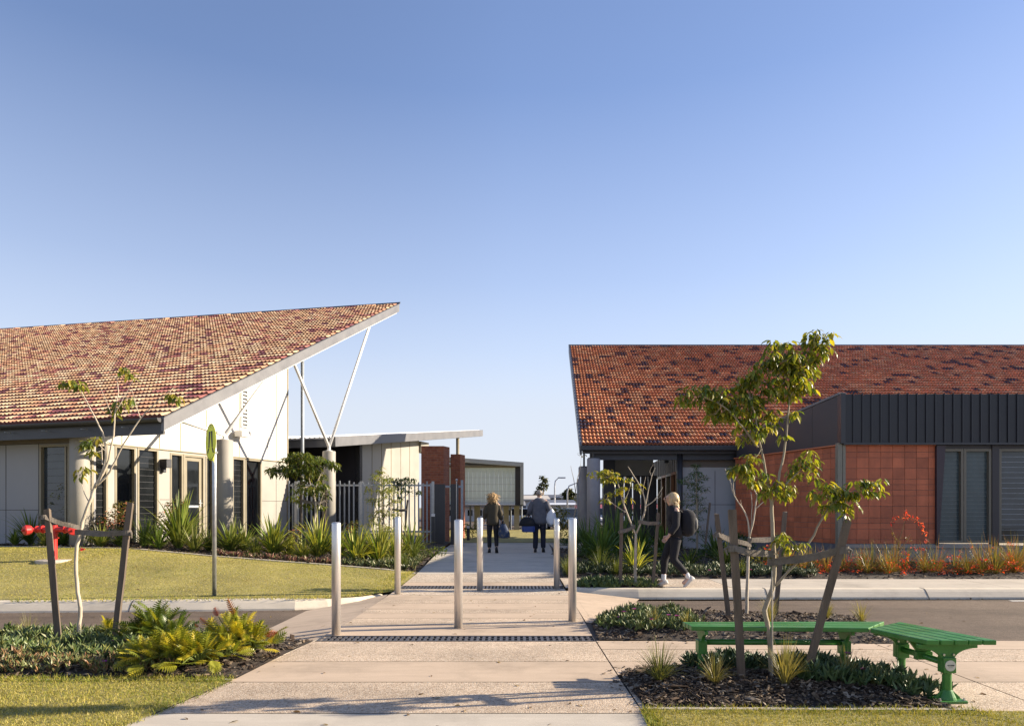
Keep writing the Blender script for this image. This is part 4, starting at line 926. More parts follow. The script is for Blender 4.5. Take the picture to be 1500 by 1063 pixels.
# ---- red hydrant
D=13.0; hx=XW(79,D); hz=H(hx,D)
hy=thing('fire_hydrant','red twin outlet fire hydrant standing on the lawn behind the timber stakes','hydrant',(hx,D,hz))
zc=ZW(775,D)
mb=MB(); mb.lathe((hx,D,hz),[(.3,-.05),(.3,.02),(.29,.03)],20); obj('base_pad',mb,MT['concrete'],hy)
mb=MB(); L=zc-hz; mb.lathe((hx,D,hz),[(.058,0),(.058,L*.72),(.085,L*.72),(.085,L*.745),(.058,L*.745),(.058,L*.86),(.08,L*.86),(.08,L*.88),(.062,L*.88),(.062,L+.08)],20)
mb.tube([(hx-.30,D,zc),(hx+.30,D,zc)],.050,16); obj('pipe',mb,MT['red_iron'],hy,smooth=False)
for s in (-1,1):
    mb=MB(); mb.tube([(hx+s*.20,D,zc),(hx+s*.225,D,zc)],.078,8); mb.tube([(hx+s*.225,D,zc),(hx+s*.25,D,zc),(hx+s*.31,D,zc)],[.060,.062,.055],16); mb.tube([(hx+s*.31,D,zc),(hx+s*.33,D,zc)],.070,10); v=obj('outlet_valve',mb,MT['red_iron'],hy)
    mb=MB(); q=Vector((hx+s*.43,D-.10,zc-.01)); d=Vector((s*.55,-.8,-.05)).normalized(); mb.tube([q-d*.06,q-d*.03,q+d*.045,q+d*.065,q+d*.068],[.075,.092,.095,.08,.03],18); mb.tube([Vector((hx+s*.3,D,zc)),q],.042,10); mb.tube([q+d*.06,q+d*.10],.022,6); obj('outlet_cap',mb,MT['red_iron'],v)
mb=MB(); x,y=XW(119,14.05),14.05; z=H(x,y); mb.lathe((x,y,z),[(.04,0),(.04,.02),(.02,.03),(.015,.07)],10); mb.tube([(x,y,z+.05),(x+.07,y,z+.04)],.014,6); o=obj('sprinkler',mb,MT['red_iron'],None,loc=(x,y,z)); tag(o,'small red sprinkler head on the lawn behind the left sapling','sprinkler')
# ---- black path lights
for px,py,top,D,lab in ((634.5,797,752,21.5,'taller black path light with pale head by the gate'),(686,792,770,26,'shorter black path light beyond the second brick fin')):
    x=XW(px,D); z=H(x,D); mb=MB(); zt=ZW(top,D); mb.box(x,D,(z+zt-.09)/2,.11,.11,zt-.09-z); t=thing('path_light',lab,'path light',(x,D,z),'path lights by the gate'); obj('post',mb,MT['charcoal'],t)
    mb=MB(); mb.box(x,D,zt-.045,.10,.10,.085); obj('lens',mb,MT['white_steel'],t)
# ================================================================ PLANTING TOOLS
LF_T=np.array([(0,0,0),(.3,.20,.03),(.3,0,-.02),(.3,-.20,.03),(.68,.17,-.02),(.68,0,-.07),(.68,-.17,-.02),(1,0,-.22)],float)
LF_F=[(0,2,1),(0,3,2),(1,2,5,4),(2,3,6,5),(4,5,7),(5,6,7)]
def unit(v): return v/(np.linalg.norm(v,axis=1,keepdims=True)+1e-9)
def leaves(mb,pos,size,pal,droop=.5,w=1.0,out=None,jit=.35,var=.25):
    n=len(pos); a=RNG.uniform(0,2*np.pi,n); xd=np.stack([np.cos(a),np.sin(a),RNG.uniform(-1,.5,n)-droop],1)
    if out is not None: xd=xd+out*1.2
    up=unit(np.stack([RNG.normal(0,.45,n),RNG.normal(0,.45,n),np.ones(n)],1)); L=size*RNG.uniform(1-jit,1+jit,n); sc=np.stack([L,L*w*RNG.uniform(.8,1.2,n),L],1)
    pal=np.array(pal); cols=pal[RNG.integers(0,len(pal),n)]*RNG.uniform(1-var,1+var,(n,1)); inst(mb,LF_T,LF_F,pos,unit(xd),up,sc,cols)
def blob(n,c,r,shell=.35):
    d=unit(RNG.normal(size=(n,3))); rad=(shell+(1-shell)*RNG.random(n))**.6; return np.array(c)+d*rad[:,None]*np.array(r)
def wob(pts,amp,sub=3):
    """bent, slightly irregular limb through the given points"""
    out=[]; pts=[Vector(p) for p in pts]
    for i in range(len(pts)-1):
        p0=pts[max(i-1,0)]; p1=pts[i]; p2=pts[i+1]; p3=pts[min(i+2,len(pts)-1)]
        for k in range(sub):
            t=k/sub; q=.5*((2*p1)+(p2-p0)*t+(2*p0-5*p1+4*p2-p3)*t*t+(3*p1-p0-3*p2+p3)*t**3)
            out.append(q+Vector((random.uniform(-amp,amp),random.uniform(-amp,amp),0)) if i+k else q)
    return out+[pts[-1]]
def limb(mb,pts,r0,r1,amp=.006,n=7,sub=3):
    p=wob(pts,amp,sub); k=len(p); mb.tube(p,[r0+(r1-r0)*i/(k-1) for i in range(k)],n)
def limb_px(mb,pp,D,r0,r1,d1=None,amp=.004,n=7):
    d1=D if d1 is None else d1; k=len(pp)-1
    limb(mb,[P(x,y,D+(d1-D)*i/k) for i,(x,y) in enumerate(pp)],r0,r1,amp,n)
def stake(p0,p1,w,lab,d=.03):
    p0,p1=Vector(p0),Vector(p1); z=(p1-p0).normalized(); x=Vector((1,0,0)); x=(x-z*x.dot(z)).normalized(); y=z.cross(x)
    mb=MB(); k=7; rings=[]
    for i in range(k):
        q=p0+(p1-p0)*(i/(k-1)); ww=w*(1+random.uniform(-.04,.04)); dd=d*(1+random.uniform(-.05,.05)); q=q+x*random.uniform(-.002,.002)
        rings.append([q-x*ww/2-y*dd/2,q+x*ww/2-y*dd/2,q+x*ww/2+y*dd/2,q-x*ww/2+y*dd/2])
    rings[-1]=[v+z*random.uniform(-.012,.012) for v in rings[-1]]
    mb.loft(rings); o=obj('tree_stake',mb,MT['timber'],None,loc=p0); return tag(o,lab,'tree stake','timber tree stakes')
def tie(p0,p1,h,lab,wrap=.06):
    """hessian band looped round a stake and sagging to the trunk"""
    p0,p1=Vector(p0),Vector(p1); mb=MB(); d=(p1-p0); d.z=0; d.normalize(); s=Vector((-d.y,d.x,0))
    for off,ph in ((wrap*.5,0),(-wrap*.5,1.2)):
        k=12; top=[];bt=[]
        for i in range(k+1):
            t=i/k; q=p0.lerp(p1,t)+s*off*(1-.25*t)+Vector((0,0,-.012*math.sin(t*math.pi)+.003*math.sin(t*9+ph))); tw=.003*math.sin(t*7+ph)
            rot=s*tw*2; top.append(q+Vector((0,0,h/2))+rot); bt.append(q-Vector((0,0,h/2))-rot)
        sec=[[t_-s*.003,t_+s*.003,b_+s*.003,b_-s*.003] for t_,b_ in zip(top,bt)]; mb.loft(sec)
    for c,sgn in ((p0,-1),(p1,1)):
        ring=[]
        for i in range(9):
            a=-math.pi/2+math.pi*i/8; q=c+d*sgn*math.cos(a)*wrap*.55+s*math.sin(a)*wrap*(.5 if sgn<0 else .375); ring.append([q+Vector((0,0,h/2)),q+d*sgn*.004+Vector((0,0,h/2)),q+d*sgn*.004-Vector((0,0,h/2)),q-Vector((0,0,h/2))])
        mb.loft(ring)
    q=p0-d*wrap*.5
    mb.tube([q+Vector((0,0,.01)),q+d*-.02+s*.02,q-d*.012+Vector((0,0,-.05))],[.01,.012,.006],6)
    o=obj('tree_tie',mb,MT['hessian'],None,loc=p0); return tag(o,lab,'tree tie','hessian tree ties')
# ================================================================ TREES
GA=[(.13,.165,.024),(.18,.205,.03),(.25,.245,.036),(.09,.13,.022),(.33,.29,.045)]
def tree_px(name,lab,group,base,D,limbs,clus,lsize,pal,bark,dj=.16,w=1.1,dens_=1.0,droop=.55,clz=.75):
    b=P(*base,D); t=thing(name,lab,'tree',b,group)
    wood=MB(); lp_=[]
    for pp,r0,r1,d1 in limbs:
        da,db=d1 if isinstance(d1,tuple) else (D,D); limb_px(wood,pp,da,r0,r1,db); m_=len(pp)-1
        for i in range(m_):
            for f in (.0,.25,.5,.75,1.0):
                if i+f>m_*.35: lp_.append(P(pp[i][0]+(pp[i+1][0]-pp[i][0])*f,pp[i][1]+(pp[i+1][1]-pp[i][1])*f,da+(db-da)*(i+f)/m_))
    mb=MB()
    for c in clus:
        px,py,r,n=c[:4]; dd=c[4] if len(c)>4 else random.uniform(-dj,dj); q=P(px,py,D+dd); rm=r*D/1000; n=int(n*dens_)
        # a cluster is several whorls of drooping leaves round short twigs
        k=max(2,n//7); cen=blob(k,q,(rm*.95,rm*.95,rm*clz*.95),.25)
        for e in cen:
            ev=Vector(e); nr_=min(lp_,key=lambda v:(v-ev).length)
            if random.random()<.45 and (nr_-ev).length<lsize*6: mid=nr_.lerp(ev,.55)+Vector((0,0,-.12*(nr_-ev).length)); wood.tube([nr_,mid,ev],[.0032*lsize/.07,.0024*lsize/.07,.0014*lsize/.07],4,False)
            m=RNG.integers(5,9); a=RNG.uniform(0,2*np.pi)+np.arange(m)*2*np.pi/m+RNG.normal(0,.25,m)
            out=np.stack([np.cos(a),np.sin(a),RNG.uniform(-.9,.5,m)],1); pos=np.array(e)+out*lsize*.28
            L=lsize*RNG.uniform(.5,1.25,m); xd=unit(np.stack([np.cos(a),np.sin(a),RNG.uniform(-droop-1.1,-droop+.5,m)],1)); up=unit(np.stack([RNG.normal(0,.25,m),RNG.normal(0,.25,m),np.ones(m)],1))
            pc=np.array(pal); cols=pc[RNG.integers(0,len(pc),m)]*RNG.uniform(.75,1.25,(m,1)); inst(mb,LF_T,LF_F,pos,xd,up,np.stack([L,L*w,L],1),cols)
    obj('trunk',wood,bark,t,smooth=True)
    if mb.v: obj('crown',mb,MT['leaf'],t)
    return t
# near sapling on the right
tree_px('sapling','leafy glossy sapling staked in the mulch bed beside the green bench','staked saplings',(1130,1003),5.42,
 [([(1130,1006),(1128,945),(1124,910),(1120,893),(1131,862),(1134,830),(1133,790)],.021,.017,None),([(1133,795),(1131,750),(1128,718)],.016,.013,None),
  ([(1128,724),(1118,675),(1112,640),(1107,612),(1100,590)],.010,.005,(5.42,5.36)),([(1110,655),(1090,628),(1074,608),(1052,590),(1025,580)],.008,.004,(5.38,5.25)),
  ([(1137,728),(1143,690),(1150,650),(1154,612),(1156,575)],.011,.006,(5.42,5.5)),([(1156,580),(1150,550),(1135,525)],.005,.003,(5.5,5.45)),([(1156,585),(1172,545),(1190,505)],.006,.003,(5.5,5.55)),([(1156,590),(1168,570),(1180,550)],.004,.002,(5.5,5.4)),
  ([(1136,858),(1152,840),(1170,820),(1192,783),(1208,752),(1222,735)],.011,.006,(5.42,5.3)),([(1222,735),(1245,722),(1280,706)],.006,.003,(5.3,5.2)),
  ([(1130,725),(1112,702),(1092,690)],.006,.003,(5.42,5.3)),([(1136,725),(1160,700),(1185,678)],.006,.003,(5.42,5.5)),([(1133,815),(1148,800),(1172,795)],.004,.002,(5.42,5.3)),([(1112,650),(1112,628),(1108,600)],.005,.003,(5.38,5.45))],
 [(1195,497,20,46,.1),(1207,492,13,22,.12),(1188,520,20,44,.12),(1150,520,22,52,.0),(1130,517,17,34,-.05),(1172,528,20,44,.05),(1125,537,17,32,.03),(1152,546,21,46,.1),(1176,552,18,36,.0),(1194,540,13,22,.1),(1150,574,14,22,.1),(1172,570,12,16,.1),
  (1000,580,11,18,-.15),(1016,577,15,30,-.15),(1035,582,16,32,-.12),(1052,572,14,26,-.1),(1046,598,16,30,-.05),(1064,588,16,32,-.05),(1066,610,13,20,-.05),
  (1090,557,16,32,0),(1105,570,18,40,.02),(1088,583,17,36,-.02),(1108,592,18,38,.0),(1095,608,18,38,.02),(1105,625,15,26,-.03),(1088,625,13,18,.02),(1128,606,13,22,.05),(1137,617,13,20,.05),(1118,620,12,16,.0),
  (1086,684,15,32,-.1),(1100,680,14,26,-.1),(1095,698,14,26,-.1),(1112,693,13,22,-.08),(1128,712,16,30,0),(1148,714,15,28,.02),(1160,718,11,16,.05),(1115,715,12,18,-.03),
  (1170,682,15,28,.08),(1187,672,13,22,.1),(1192,690,11,16,.1),(1168,697,9,10,.08),
  (1197,727,14,26,-.12),(1215,715,14,28,-.12),(1230,722,15,30,-.12),(1246,710,15,30,-.18),(1262,714,14,26,-.2),(1277,705,13,24,-.22),(1238,738,14,24,-.14),(1222,740,13,20,-.12),(1286,711,9,10,-.22),(1140,560,18,34,.0),(1162,545,18,34,.08),(1108,545,14,22,.0),(1120,575,16,28,.05),(1075,575,15,26,.0),(1030,570,13,20,-.1),(1052,600,13,20,-.08),(1098,640,10,12,0),(1185,565,10,14,.1),(1160,605,8,8,.1),(1075,600,13,20,-.05),(1207,515,12,18,.1),(1145,640,7,6,.1),
  (1143,786,11,16,-.06),(1158,793,10,14,-.08),(1173,797,7,8,-.1)],
 .070,GA,MT['bark'],.19,1.0,2.0,.65,1.15)
stake(P(1087.5,1012,5.32),P(1072.5,746,5.2),.056,'upright weathered stake on the left of the leafy sapling by the bench')
stake(P(1175,1010,5.32),P(1242,762,5.22),.052,'leaning weathered stake on the right of the leafy sapling by the bench')
tie(P(1072,803,5.22),P(1130,811,5.4),.05,'hessian band from the upright stake to the leafy sapling by the bench')
tie(P(1236,805,5.24),P(1131,823,5.42),.055,'hessian band from the leaning stake to the leafy sapling by the bench')
mb=MB(); mb.tube([P(1131.5,1015,5.3),P(1131,835,5.36)],.0065,8); o=obj('planting_rod',mb,MT['bark_pale'],None,loc=P(1131,1015,5.3)); tag(o,'thin pale rod tied against the trunk of the bench side sapling','planting rod')
# bare sapling behind the bench
D=8.5
tree_px('sapling','bare pale sapling on the far side of the green bench, twigs without leaves','staked saplings',(1093,912),D,
 [([(1093,914),(1094,870),(1096,820),(1098,786)],.022,.016,None),([(1098,788),(1096,765),(1088,745),(1076,726),(1068,700),(1062,686)],.012,.003,None),([(1076,728),(1074,710),(1078,698)],.006,.003,None),([(1098,786),(1104,760),(1107,740),(1109,726),(1104,714),(1103,690)],.012,.004,None),([(1107,745),(1118,735),(1125,726)],.006,.003,None),([(1092,752),(1087,742),(1085,732)],.004,.002,None),([(1100,775),(1102,740),(1100,720)],.006,.003,None)],
 [],.06,GA,MT['bark_pale'])
stake(P(1068.5,912,8.4),P(1049.5,752,8.3),.052,'leaning stake on the left of the bare sapling behind the bench')
stake(P(1135,910,8.6),P(1150,749,8.7),.052,'stake on the right of the bare sapling, half hidden by the leafy one')
tie(P(1051,783,8.32),P(1097,797,8.5),.06,'hessian band tying the bare sapling to its left stake')
tie(P(1146,786,8.68),P(1099,791,8.5),.06,'hessian band tying the bare sapling to its right stake')
# sapling on the verge beside the far footpath
D=11.9
GY=[(.28,.26,.03),(.38,.31,.035),(.14,.17,.03),(.20,.21,.03)]
tree_px('sapling','half bare sapling with yellow leaves on one side, in the verge by the walking student','staked saplings',(930,862),D,
 [([(930,864),(931,820),(931.5,781)],.030,.022,None),([(931.5,783),(917,748),(906,711),(904,696)],.018,.004,None),([(917,750),(903,741),(889,731)],.010,.003,None),([(912,735),(920,722),(926,700)],.008,.003,None),([(914,740),(913,715),(916,698)],.007,.003,None),
  ([(931.5,782),(945,748),(941,720),(928,696),(920,683)],.018,.004,None),([(944,742),(958,733),(971,713)],.010,.003,None),([(945,750),(948,725),(955,696),(960,685)],.010,.003,None),([(955,698),(952,690),(957,680)],.005,.002,None),([(941,722),(944,706),(946,698)],.006,.002,None),([(958,733),(966,728),(970,722)],.005,.002,None)],
 [(872,690,11,22),(886,692,12,26),(900,697,11,22),(880,700,9,14),(893,708,10,16),(895,722,9,14),(908,716,9,12),(925,702,8,10),(935,712,8,10),(915,728,9,10),(890,728,7,8)],.115,GY,MT['bark_pale'],.1,1.1,1.3)
stake(P(908.8,860,11.8),P(910.5,751,11.8),.055,'upright stake left of the half bare verge sapling')
stake(P(956,862,11.8),P(964.5,751,11.8),.05,'leaning stake right of the half bare verge sapling, beside the student')
tie(P(910.5,778,11.8),P(928,771,11.9),.06,'hessian band left of the verge sapling'); tie(P(963,766,11.8),P(938,764,11.9),.06,'hessian band right of the verge sapling, near the student')
# sapling at the left
D=6.75
GL=[(.22,.22,.035),(.15,.18,.03),(.32,.27,.04),(.10,.14,.025)]
tree_px('sapling','slender pale sapling with few leaf tufts, staked in front of the red hydrant','staked saplings',(119,952),D,
 [([(119.5,955),(116,925),(117.5,890),(113,855),(112,810),(117,780),(123,757),(134,728),(141,708)],.020,.015,None),([(139,714),(150,690),(155,661),(150,633),(133,600),(116,568),(106,560)],.012,.003,(6.75,6.6)),([(141,708),(156,682),(163,655),(167,628),(169,600),(173,575),(171,555)],.013,.003,(6.75,6.85)),
  ([(140,712),(155,698),(164,684),(181,650),(206,613),(232,586),(254,568)],.012,.003,(6.75,6.7)),([(155,662),(146,652),(140,645)],.005,.002,None),([(131,735),(123,722),(117,697)],.006,.002,None),([(150,680),(149,660),(148,640)],.006,.002,(6.75,6.9)),([(206,613),(198,590),(193,570)],.005,.002,None),([(169,605),(182,580),(196,555)],.004,.002,None),([(163,605),(155,585),(148,570)],.004,.002,None)],
 [(97,561,9,12,-.15),(107,558,9,12,-.15),(118,562,8,8,-.15),(180,542,8,7,.1),(190,548,6,5,.1),(172,595,9,10,.1),(181,588,8,8,.1),(168,604,7,6,.1),(188,582,6,5,.1),(252,575,6,4,-.05),(258,582,7,6,-.05),(130,647,10,14,0),(142,643,9,10,0),(136,660,8,8,0),(114,691,8,8,0),(124,686,6,5,0)],.085,GL,MT['bark_pale'],.1,1.0,2.0)
stake(P(87,955,6.65),P(69,745,6.6),.052,'leaning stake left of the slender pale sapling, over the red hydrant')
stake(P(166.5,950,6.7),P(191,737,6.7),.055,'leaning stake right of the slender pale sapling, by the ferny clumps')
tie(P(66,757,6.6),P(116,772,6.75),.045,'hessian band left of the slender pale sapling'); tie(P(187,780,6.7),P(115,779,6.75),.05,'hessian band right of the slender pale sapling')
# trees in the far beds
GD=[(.085,.12,.024),(.12,.15,.028),(.055,.085,.018),(.17,.175,.035)]
D=16.8
tree_px('young_tree','spreading dark green young tree tied to a stake by the strut column','young trees',(460,800),D,
 [([(459,805),(460,770),(463,745),(460,725)],.035,.022,None),([(461,730),(448,705),(436,690)],.018,.006,None),([(460,728),(465,705),(472,690),(478,680)],.018,.006,None),([(458,722),(450,690),(445,675)],.014,.005,None),([(462,760),(468,740),(474,722)],.012,.005,None)],
 [(405,686,12,22),(418,678,13,28),(432,668,14,32),(448,668,14,32),(462,672,14,32),(476,676,13,30),(488,680,9,14),(425,690,12,22),(440,684,14,28),(455,688,14,28),(470,692,13,24),(446,702,12,18),(470,710,12,22),(458,716,12,18),(476,722,11,18),(440,716,11,12),(434,726,10,12),(472,738,9,10),(450,738,9,8),(398,688,8,10)],.14,GD,MT['bark_pale'],.35,.75,4.5)
stake(P(440.5,803,16.9),P(441.5,704,16.9),.045,'upright stake left of the spreading dark young tree')
stake(P(474,790,16.9),P(478,715,16.9),.045,'short stake right of the spreading dark young tree')
tie(P(443,733,16.9),P(460,736,16.8),.07,'dark band left of the spreading dark young tree'); tie(P(476,733,16.9),P(461,737,16.8),.07,'dark band right of the spreading dark young tree')
GO=[(.24,.26,.07),(.18,.21,.055),(.12,.15,.04),(.30,.30,.10)]
D=17.5
tree_px('young_tree','upright olive green young tree in front of the picket fence','young trees',(562,800),D,
 [([(562,803),(561,760),(560,720),(558,690)],.025,.006,None),([(561,770),(550,740),(547,715)],.012,.004,None),([(562,760),(573,735),(577,715)],.012,.004,None)],
 [(558,688,8,14),(552,700,11,24),(566,702,11,24),(548,716,12,26),(562,718,12,26),(576,716,10,18),(550,734,13,26),(566,734,13,26),(580,736,10,16),(552,752,13,24),(566,752,12,22),(580,752,8,10),(556,770,12,20),(545,764,10,14),(568,772,10,14)],.11,GO,MT['bark'],.3,.6,4.5,.1)
D=18.5
tree_px('young_tree','small dark mop headed young tree with a bent twig beside the fence','young trees',(590,800),D,
 [([(589,803),(588,760),(586,735),(582,715)],.022,.010,None),([(586,735),(598,722),(612,716)],.010,.004,None)],
 [(578,704,10,24),(590,702,10,24),(585,714,10,20),(600,708,7,10),(572,716,7,9),(597,718,6,8),(614,718,6,9),(607,703,6,7),(588,728,6,8)],.10,[(.03,.055,.02),(.045,.07,.025),(.025,.042,.018)],MT['bark'],.2,.8,3.6)
tie(P(594,747,18.4),P(576,746,18.4),.07,'dark band round the small mop headed tree'); stake(P(592,795,18.4),P(597,732,18.4),.045,'dark stake right of the small mop headed tree')
D=16.9
tree_px('young_tree','feathery dark green young conifer like tree against the pale grey wall','young trees',(1020,812),D,
 [([(1021,815),(1021,760),(1020,710),(1020,680)],.030,.006,None)]+[([(1020,y),(1020+s*d*.6,y-6),(1020+s*d,y-8)],.010,.003,None) for y,s,d in ((705,1,14),(712,-1,20),(728,1,16),(738,-1,18),(752,1,16),(765,-1,14),(775,1,14))],
 [(1020,682,6,14),(1018,692,9,22),(1028,700,10,24),(1008,703,11,26),(999,705,7,10),(1020,712,12,26),(1030,716,9,16),(1012,722,11,22),(1024,732,11,22),(1006,735,9,14),(1030,745,9,14),(1016,748,10,20),(1024,760,9,14),(1010,762,8,12),(1018,774,10,16),(1028,780,8,12),(1012,786,8,10)],.10,[(.06,.11,.03),(.085,.14,.035),(.04,.075,.022)],MT['bark'],.25,.42,5.5,-.1)
stake(P(1033,800,16.8),P(1040,736,16.8),.045,'leaning stake right of the feathery young tree by the grey wall')
# background trees and shrubs
def bgtree(px,py0,parts,D,lsize,pal,lab,tw=.2):
    b=P(px,py0,D); t=thing('background_tree',lab,'tree',(b.x,D,-.2),'trees on the horizon'); mb=MB(); top=parts[0]
    limb(mb,[(b.x,D,-.3),(b.x+.2,D,ZW((py0+top[1])/2,D)),tuple(P(top[0],top[1],D))],tw,tw*.25,.1); obj('trunk',mb,MT['bark'],t)
    mb=MB()
    for x,y,rx,ry,n in parts: leaves(mb,blob(n,P(x,y,D),(rx*D/1000,rx*D/1000,ry*D/1000),.1),lsize,pal,.1)
    obj('crown',mb,MT['leaf'],t)
EU=[(.075,.085,.05),(.10,.11,.06),(.05,.06,.035)]
bgtree(794,745,[(795,699,4,4,60),(798,704,5,4,70),(794,709,4,3,50),(799,711,3,3,30),(790,714,4,3,45),(797,715,4,2,30),(787,720,3,3,30)],120,.55,EU,'tall airy gum tree rising behind the man in the grey coat')
bgtree(787,745,[(787,720,3,3,70),(786,724,4,3,70)],140,.6,EU,'small round tree at the foot of the tall gum')
bgtree(834,760,[(833,718,5,4,90),(830,723,6,5,120),(837,725,6,5,120),(833,730,8,6,140)],90,.5,[(.04,.05,.02),(.06,.065,.025)],'dark rounded tree beside the street lights')
bgtree(845,760,[(848,730,6,4,70),(852,735,7,5,80)],95,.5,[(.04,.05,.02),(.05,.06,.025)],'dark low tree behind the concrete columns')
# ================================================================ STRAP LEAVED PLANTS, SHRUBS, TUFTS
def strap(mb,o,n,L,wd,spread,pal,edge=None,segs=5,stiff=.5):
    """arching sword leaves folded along the middle; edge = paler margin colour on some leaves"""
    V=[];Fc=[];C=[]; o=np.array(o); off=0
    for i in range(n):
        a=RNG.uniform(0,2*np.pi); f=RNG.random(); tilt=spread*(.10+1.25*f); l=L*RNG.uniform(.6,1.12)*(1-.2*f); w=wd*RNG.uniform(.7,1.2)
        h=np.array([np.cos(a),np.sin(a),0]); sd=np.array([-np.sin(a),np.cos(a),0]); p=o+h*RNG.uniform(0,.05)*L; th=tilt*.75; bend=RNG.uniform(.1,1.0)*(1-stiff)*1.6*f+.05
        c=np.array(pal[RNG.integers(0,len(pal))])*RNG.uniform(.75,1.2); ce=np.array(edge)*RNG.uniform(.8,1.15) if edge is not None and RNG.random()<.75 else c
        for s in range(segs+1):
            t=s/segs; ww=w*(.55+.9*t if t<.45 else (1-(t-.45)/.55)**.75*.955+.02)
            nrm=np.cross(sd,h*np.sin(th)+np.array([0,0,np.cos(th)]))
            V+= [p-sd*ww*.5+nrm*-ww*.18,p-sd*ww*.16,p+sd*ww*.16,p+sd*ww*.5+nrm*-ww*.18]
            if s<segs:
                p=p+(h*np.sin(th)+np.array([0,0,np.cos(th)]))*l/segs; th+=bend*(t+.15)*.6+tilt*.08
                b=off+s*4
                for k,cc in ((0,ce),(1,c),(2,ce)): Fc.append((b+k,b+k+1,b+k+5,b+k+4)); C.append(tuple(cc))
        off+=(segs+1)*4
    mb.arr(np.array(V),Fc,C)
GF=[(.13,.185,.035),(.17,.225,.045),(.085,.135,.028)]; GFY=(.48,.46,.10); GDK=[(.06,.10,.03),(.08,.13,.035),(.045,.075,.025)]
def strap_plant(px,py,hpx,wpx,D,lab,pal=GF,edge=None,n=46,wd=.055,stiff=.45,name='flax_plant',cat='flax'):
    b=P(px,py,D); z=H(b.x,D); L=hpx*D/1000*1.12; spread=min(1.6,math.atan2(wpx*.5,hpx)*1.85); mb=MB(); n=int(n*1.6)
    strap(mb,(b.x,D,z),n,L,wd,spread,pal,edge,5,stiff); o=obj(name,mb,MT['flax'],None,loc=(b.x,D,z)); tag(o,lab,cat,'strap leaved plants in the garden beds')
S=strap_plant
S(46,797,52,46,16.0,'green strap plant at the foot of the shaded wall, leftmost and behind the hydrant',wd=.05)
S(22,800,24,20,15.6,'low strap tuft at the far left edge of the bed',n=26)
S(92,800,34,42,15.6,'low arching strap plant just right of the red hydrant',n=40)
S(124,802,30,34,15.4,'short strap plant at the base of the corner column',n=36)
S(176,800,24,26,15.3,'small strap plant beneath the pink flowering shrub',n=28)
S(212,803,42,40,15.2,'grassy strap plant between the pink shrub and the tall flax',n=50,wd=.035)
S(262,806,76,62,15.4,'tallest flax, upright blades in front of the glazed door',edge=(.16,.18,.04),n=60,wd=.075)
S(285,812,42,44,14.9,'grassy pale strap tuft left of the crossing sign post',n=56,wd=.028,pal=[(.14,.16,.04),(.10,.13,.03),(.20,.20,.06)])
S(338,806,50,58,15.3,'bushy flax just right of the crossing sign post',edge=(.18,.19,.05),n=60,wd=.055)
S(374,812,34,40,14.9,'low grassy strap tuft between two bushy flaxes',n=50,wd=.028,pal=[(.14,.16,.04),(.10,.13,.03)])
S(400,808,60,62,15.2,'yellow edged flax at the right end of the white wall',edge=(.26,.27,.05),n=60,wd=.065)
S(424,804,30,40,15.6,'yellowing flax low beside the stake of the spreading tree',edge=GFY,n=34,wd=.055)
S(467,806,62,58,15.3,'yellow edged flax below the strut column',edge=GFY,n=58,wd=.07)
S(522,812,52,62,15.0,'broad yellow striped flax right of the nearest left bollard',edge=GFY,n=54,wd=.07)
S(556,812,62,60,15.2,'tall yellow striped flax left of the far left bollard',edge=(.30,.29,.07),n=60,wd=.06)
S(602,806,52,40,16.6,'green flax just right of the far left bollard',edge=(.18,.19,.04),n=46,wd=.055)
S(148,806,36,40,15.0,'arching strap plant between the corner column and the pink shrub',edge=(.20,.20,.05),n=40,wd=.045)
S(66,806,30,40,15.2,'arching strap plant directly behind the hydrant pipe',edge=(.18,.18,.05),n=40,wd=.04)
S(232,812,38,44,14.9,'green strap plant in front of the reddish shrub left of the tallest flax',n=50,wd=.04)
S(306,808,36,42,15.4,'grassy strap plant right at the foot of the door',n=50,wd=.032,pal=[(.16,.19,.05),(.11,.15,.035)])
S(357,803,40,40,16.0,'flax against the wall below the paired windows',edge=(.20,.21,.05),n=44,wd=.055)
S(444,815,36,46,14.9,'low arching flax in front of the spreading dark tree',edge=(.30,.29,.07),n=44,wd=.05)
S(495,810,44,46,15.4,'flax half hidden behind the nearest left bollard',edge=(.28,.28,.06),n=46,wd=.055)
S(578,810,44,44,15.6,'flax directly behind the far left bollard',edge=(.30,.29,.07),n=46,wd=.05)
# in the shaded bed right of the path
GS=[(.09,.15,.035),(.12,.18,.045),(.07,.115,.03)]
S(862,804,58,50,17.4,'dark flax at the foot of the concrete columns',pal=GS,n=44)
S(882,816,66,60,16.2,'dark flax in the shade left of the verge sapling',pal=GS,n=54,wd=.06)
S(903,804,76,56,17.6,'tallest dark flax before the dark gate panels',pal=GS,n=50,wd=.055)
S(938,808,60,52,17.0,'dark flax behind the verge sapling trunk',pal=GS,n=44)
S(930,836,54,40,14.0,'bright striped flax lit by the sun right behind the verge sapling',edge=GFY,n=40,wd=.06)
S(972,804,58,52,17.0,'dark flax behind the walking student',pal=GS,n=44)
S(1010,820,30,44,15.2,'low striped flax behind the legs of the walking student',edge=(.28,.27,.06),n=40,wd=.045)
S(1062,820,46,54,15.0,'striped strap plant left of the bare sapling',edge=(.22,.22,.06),n=40,wd=.05)
S(1048,806,46,48,17.2,'dark strap plant against the pale grey wall',pal=GS,n=34)
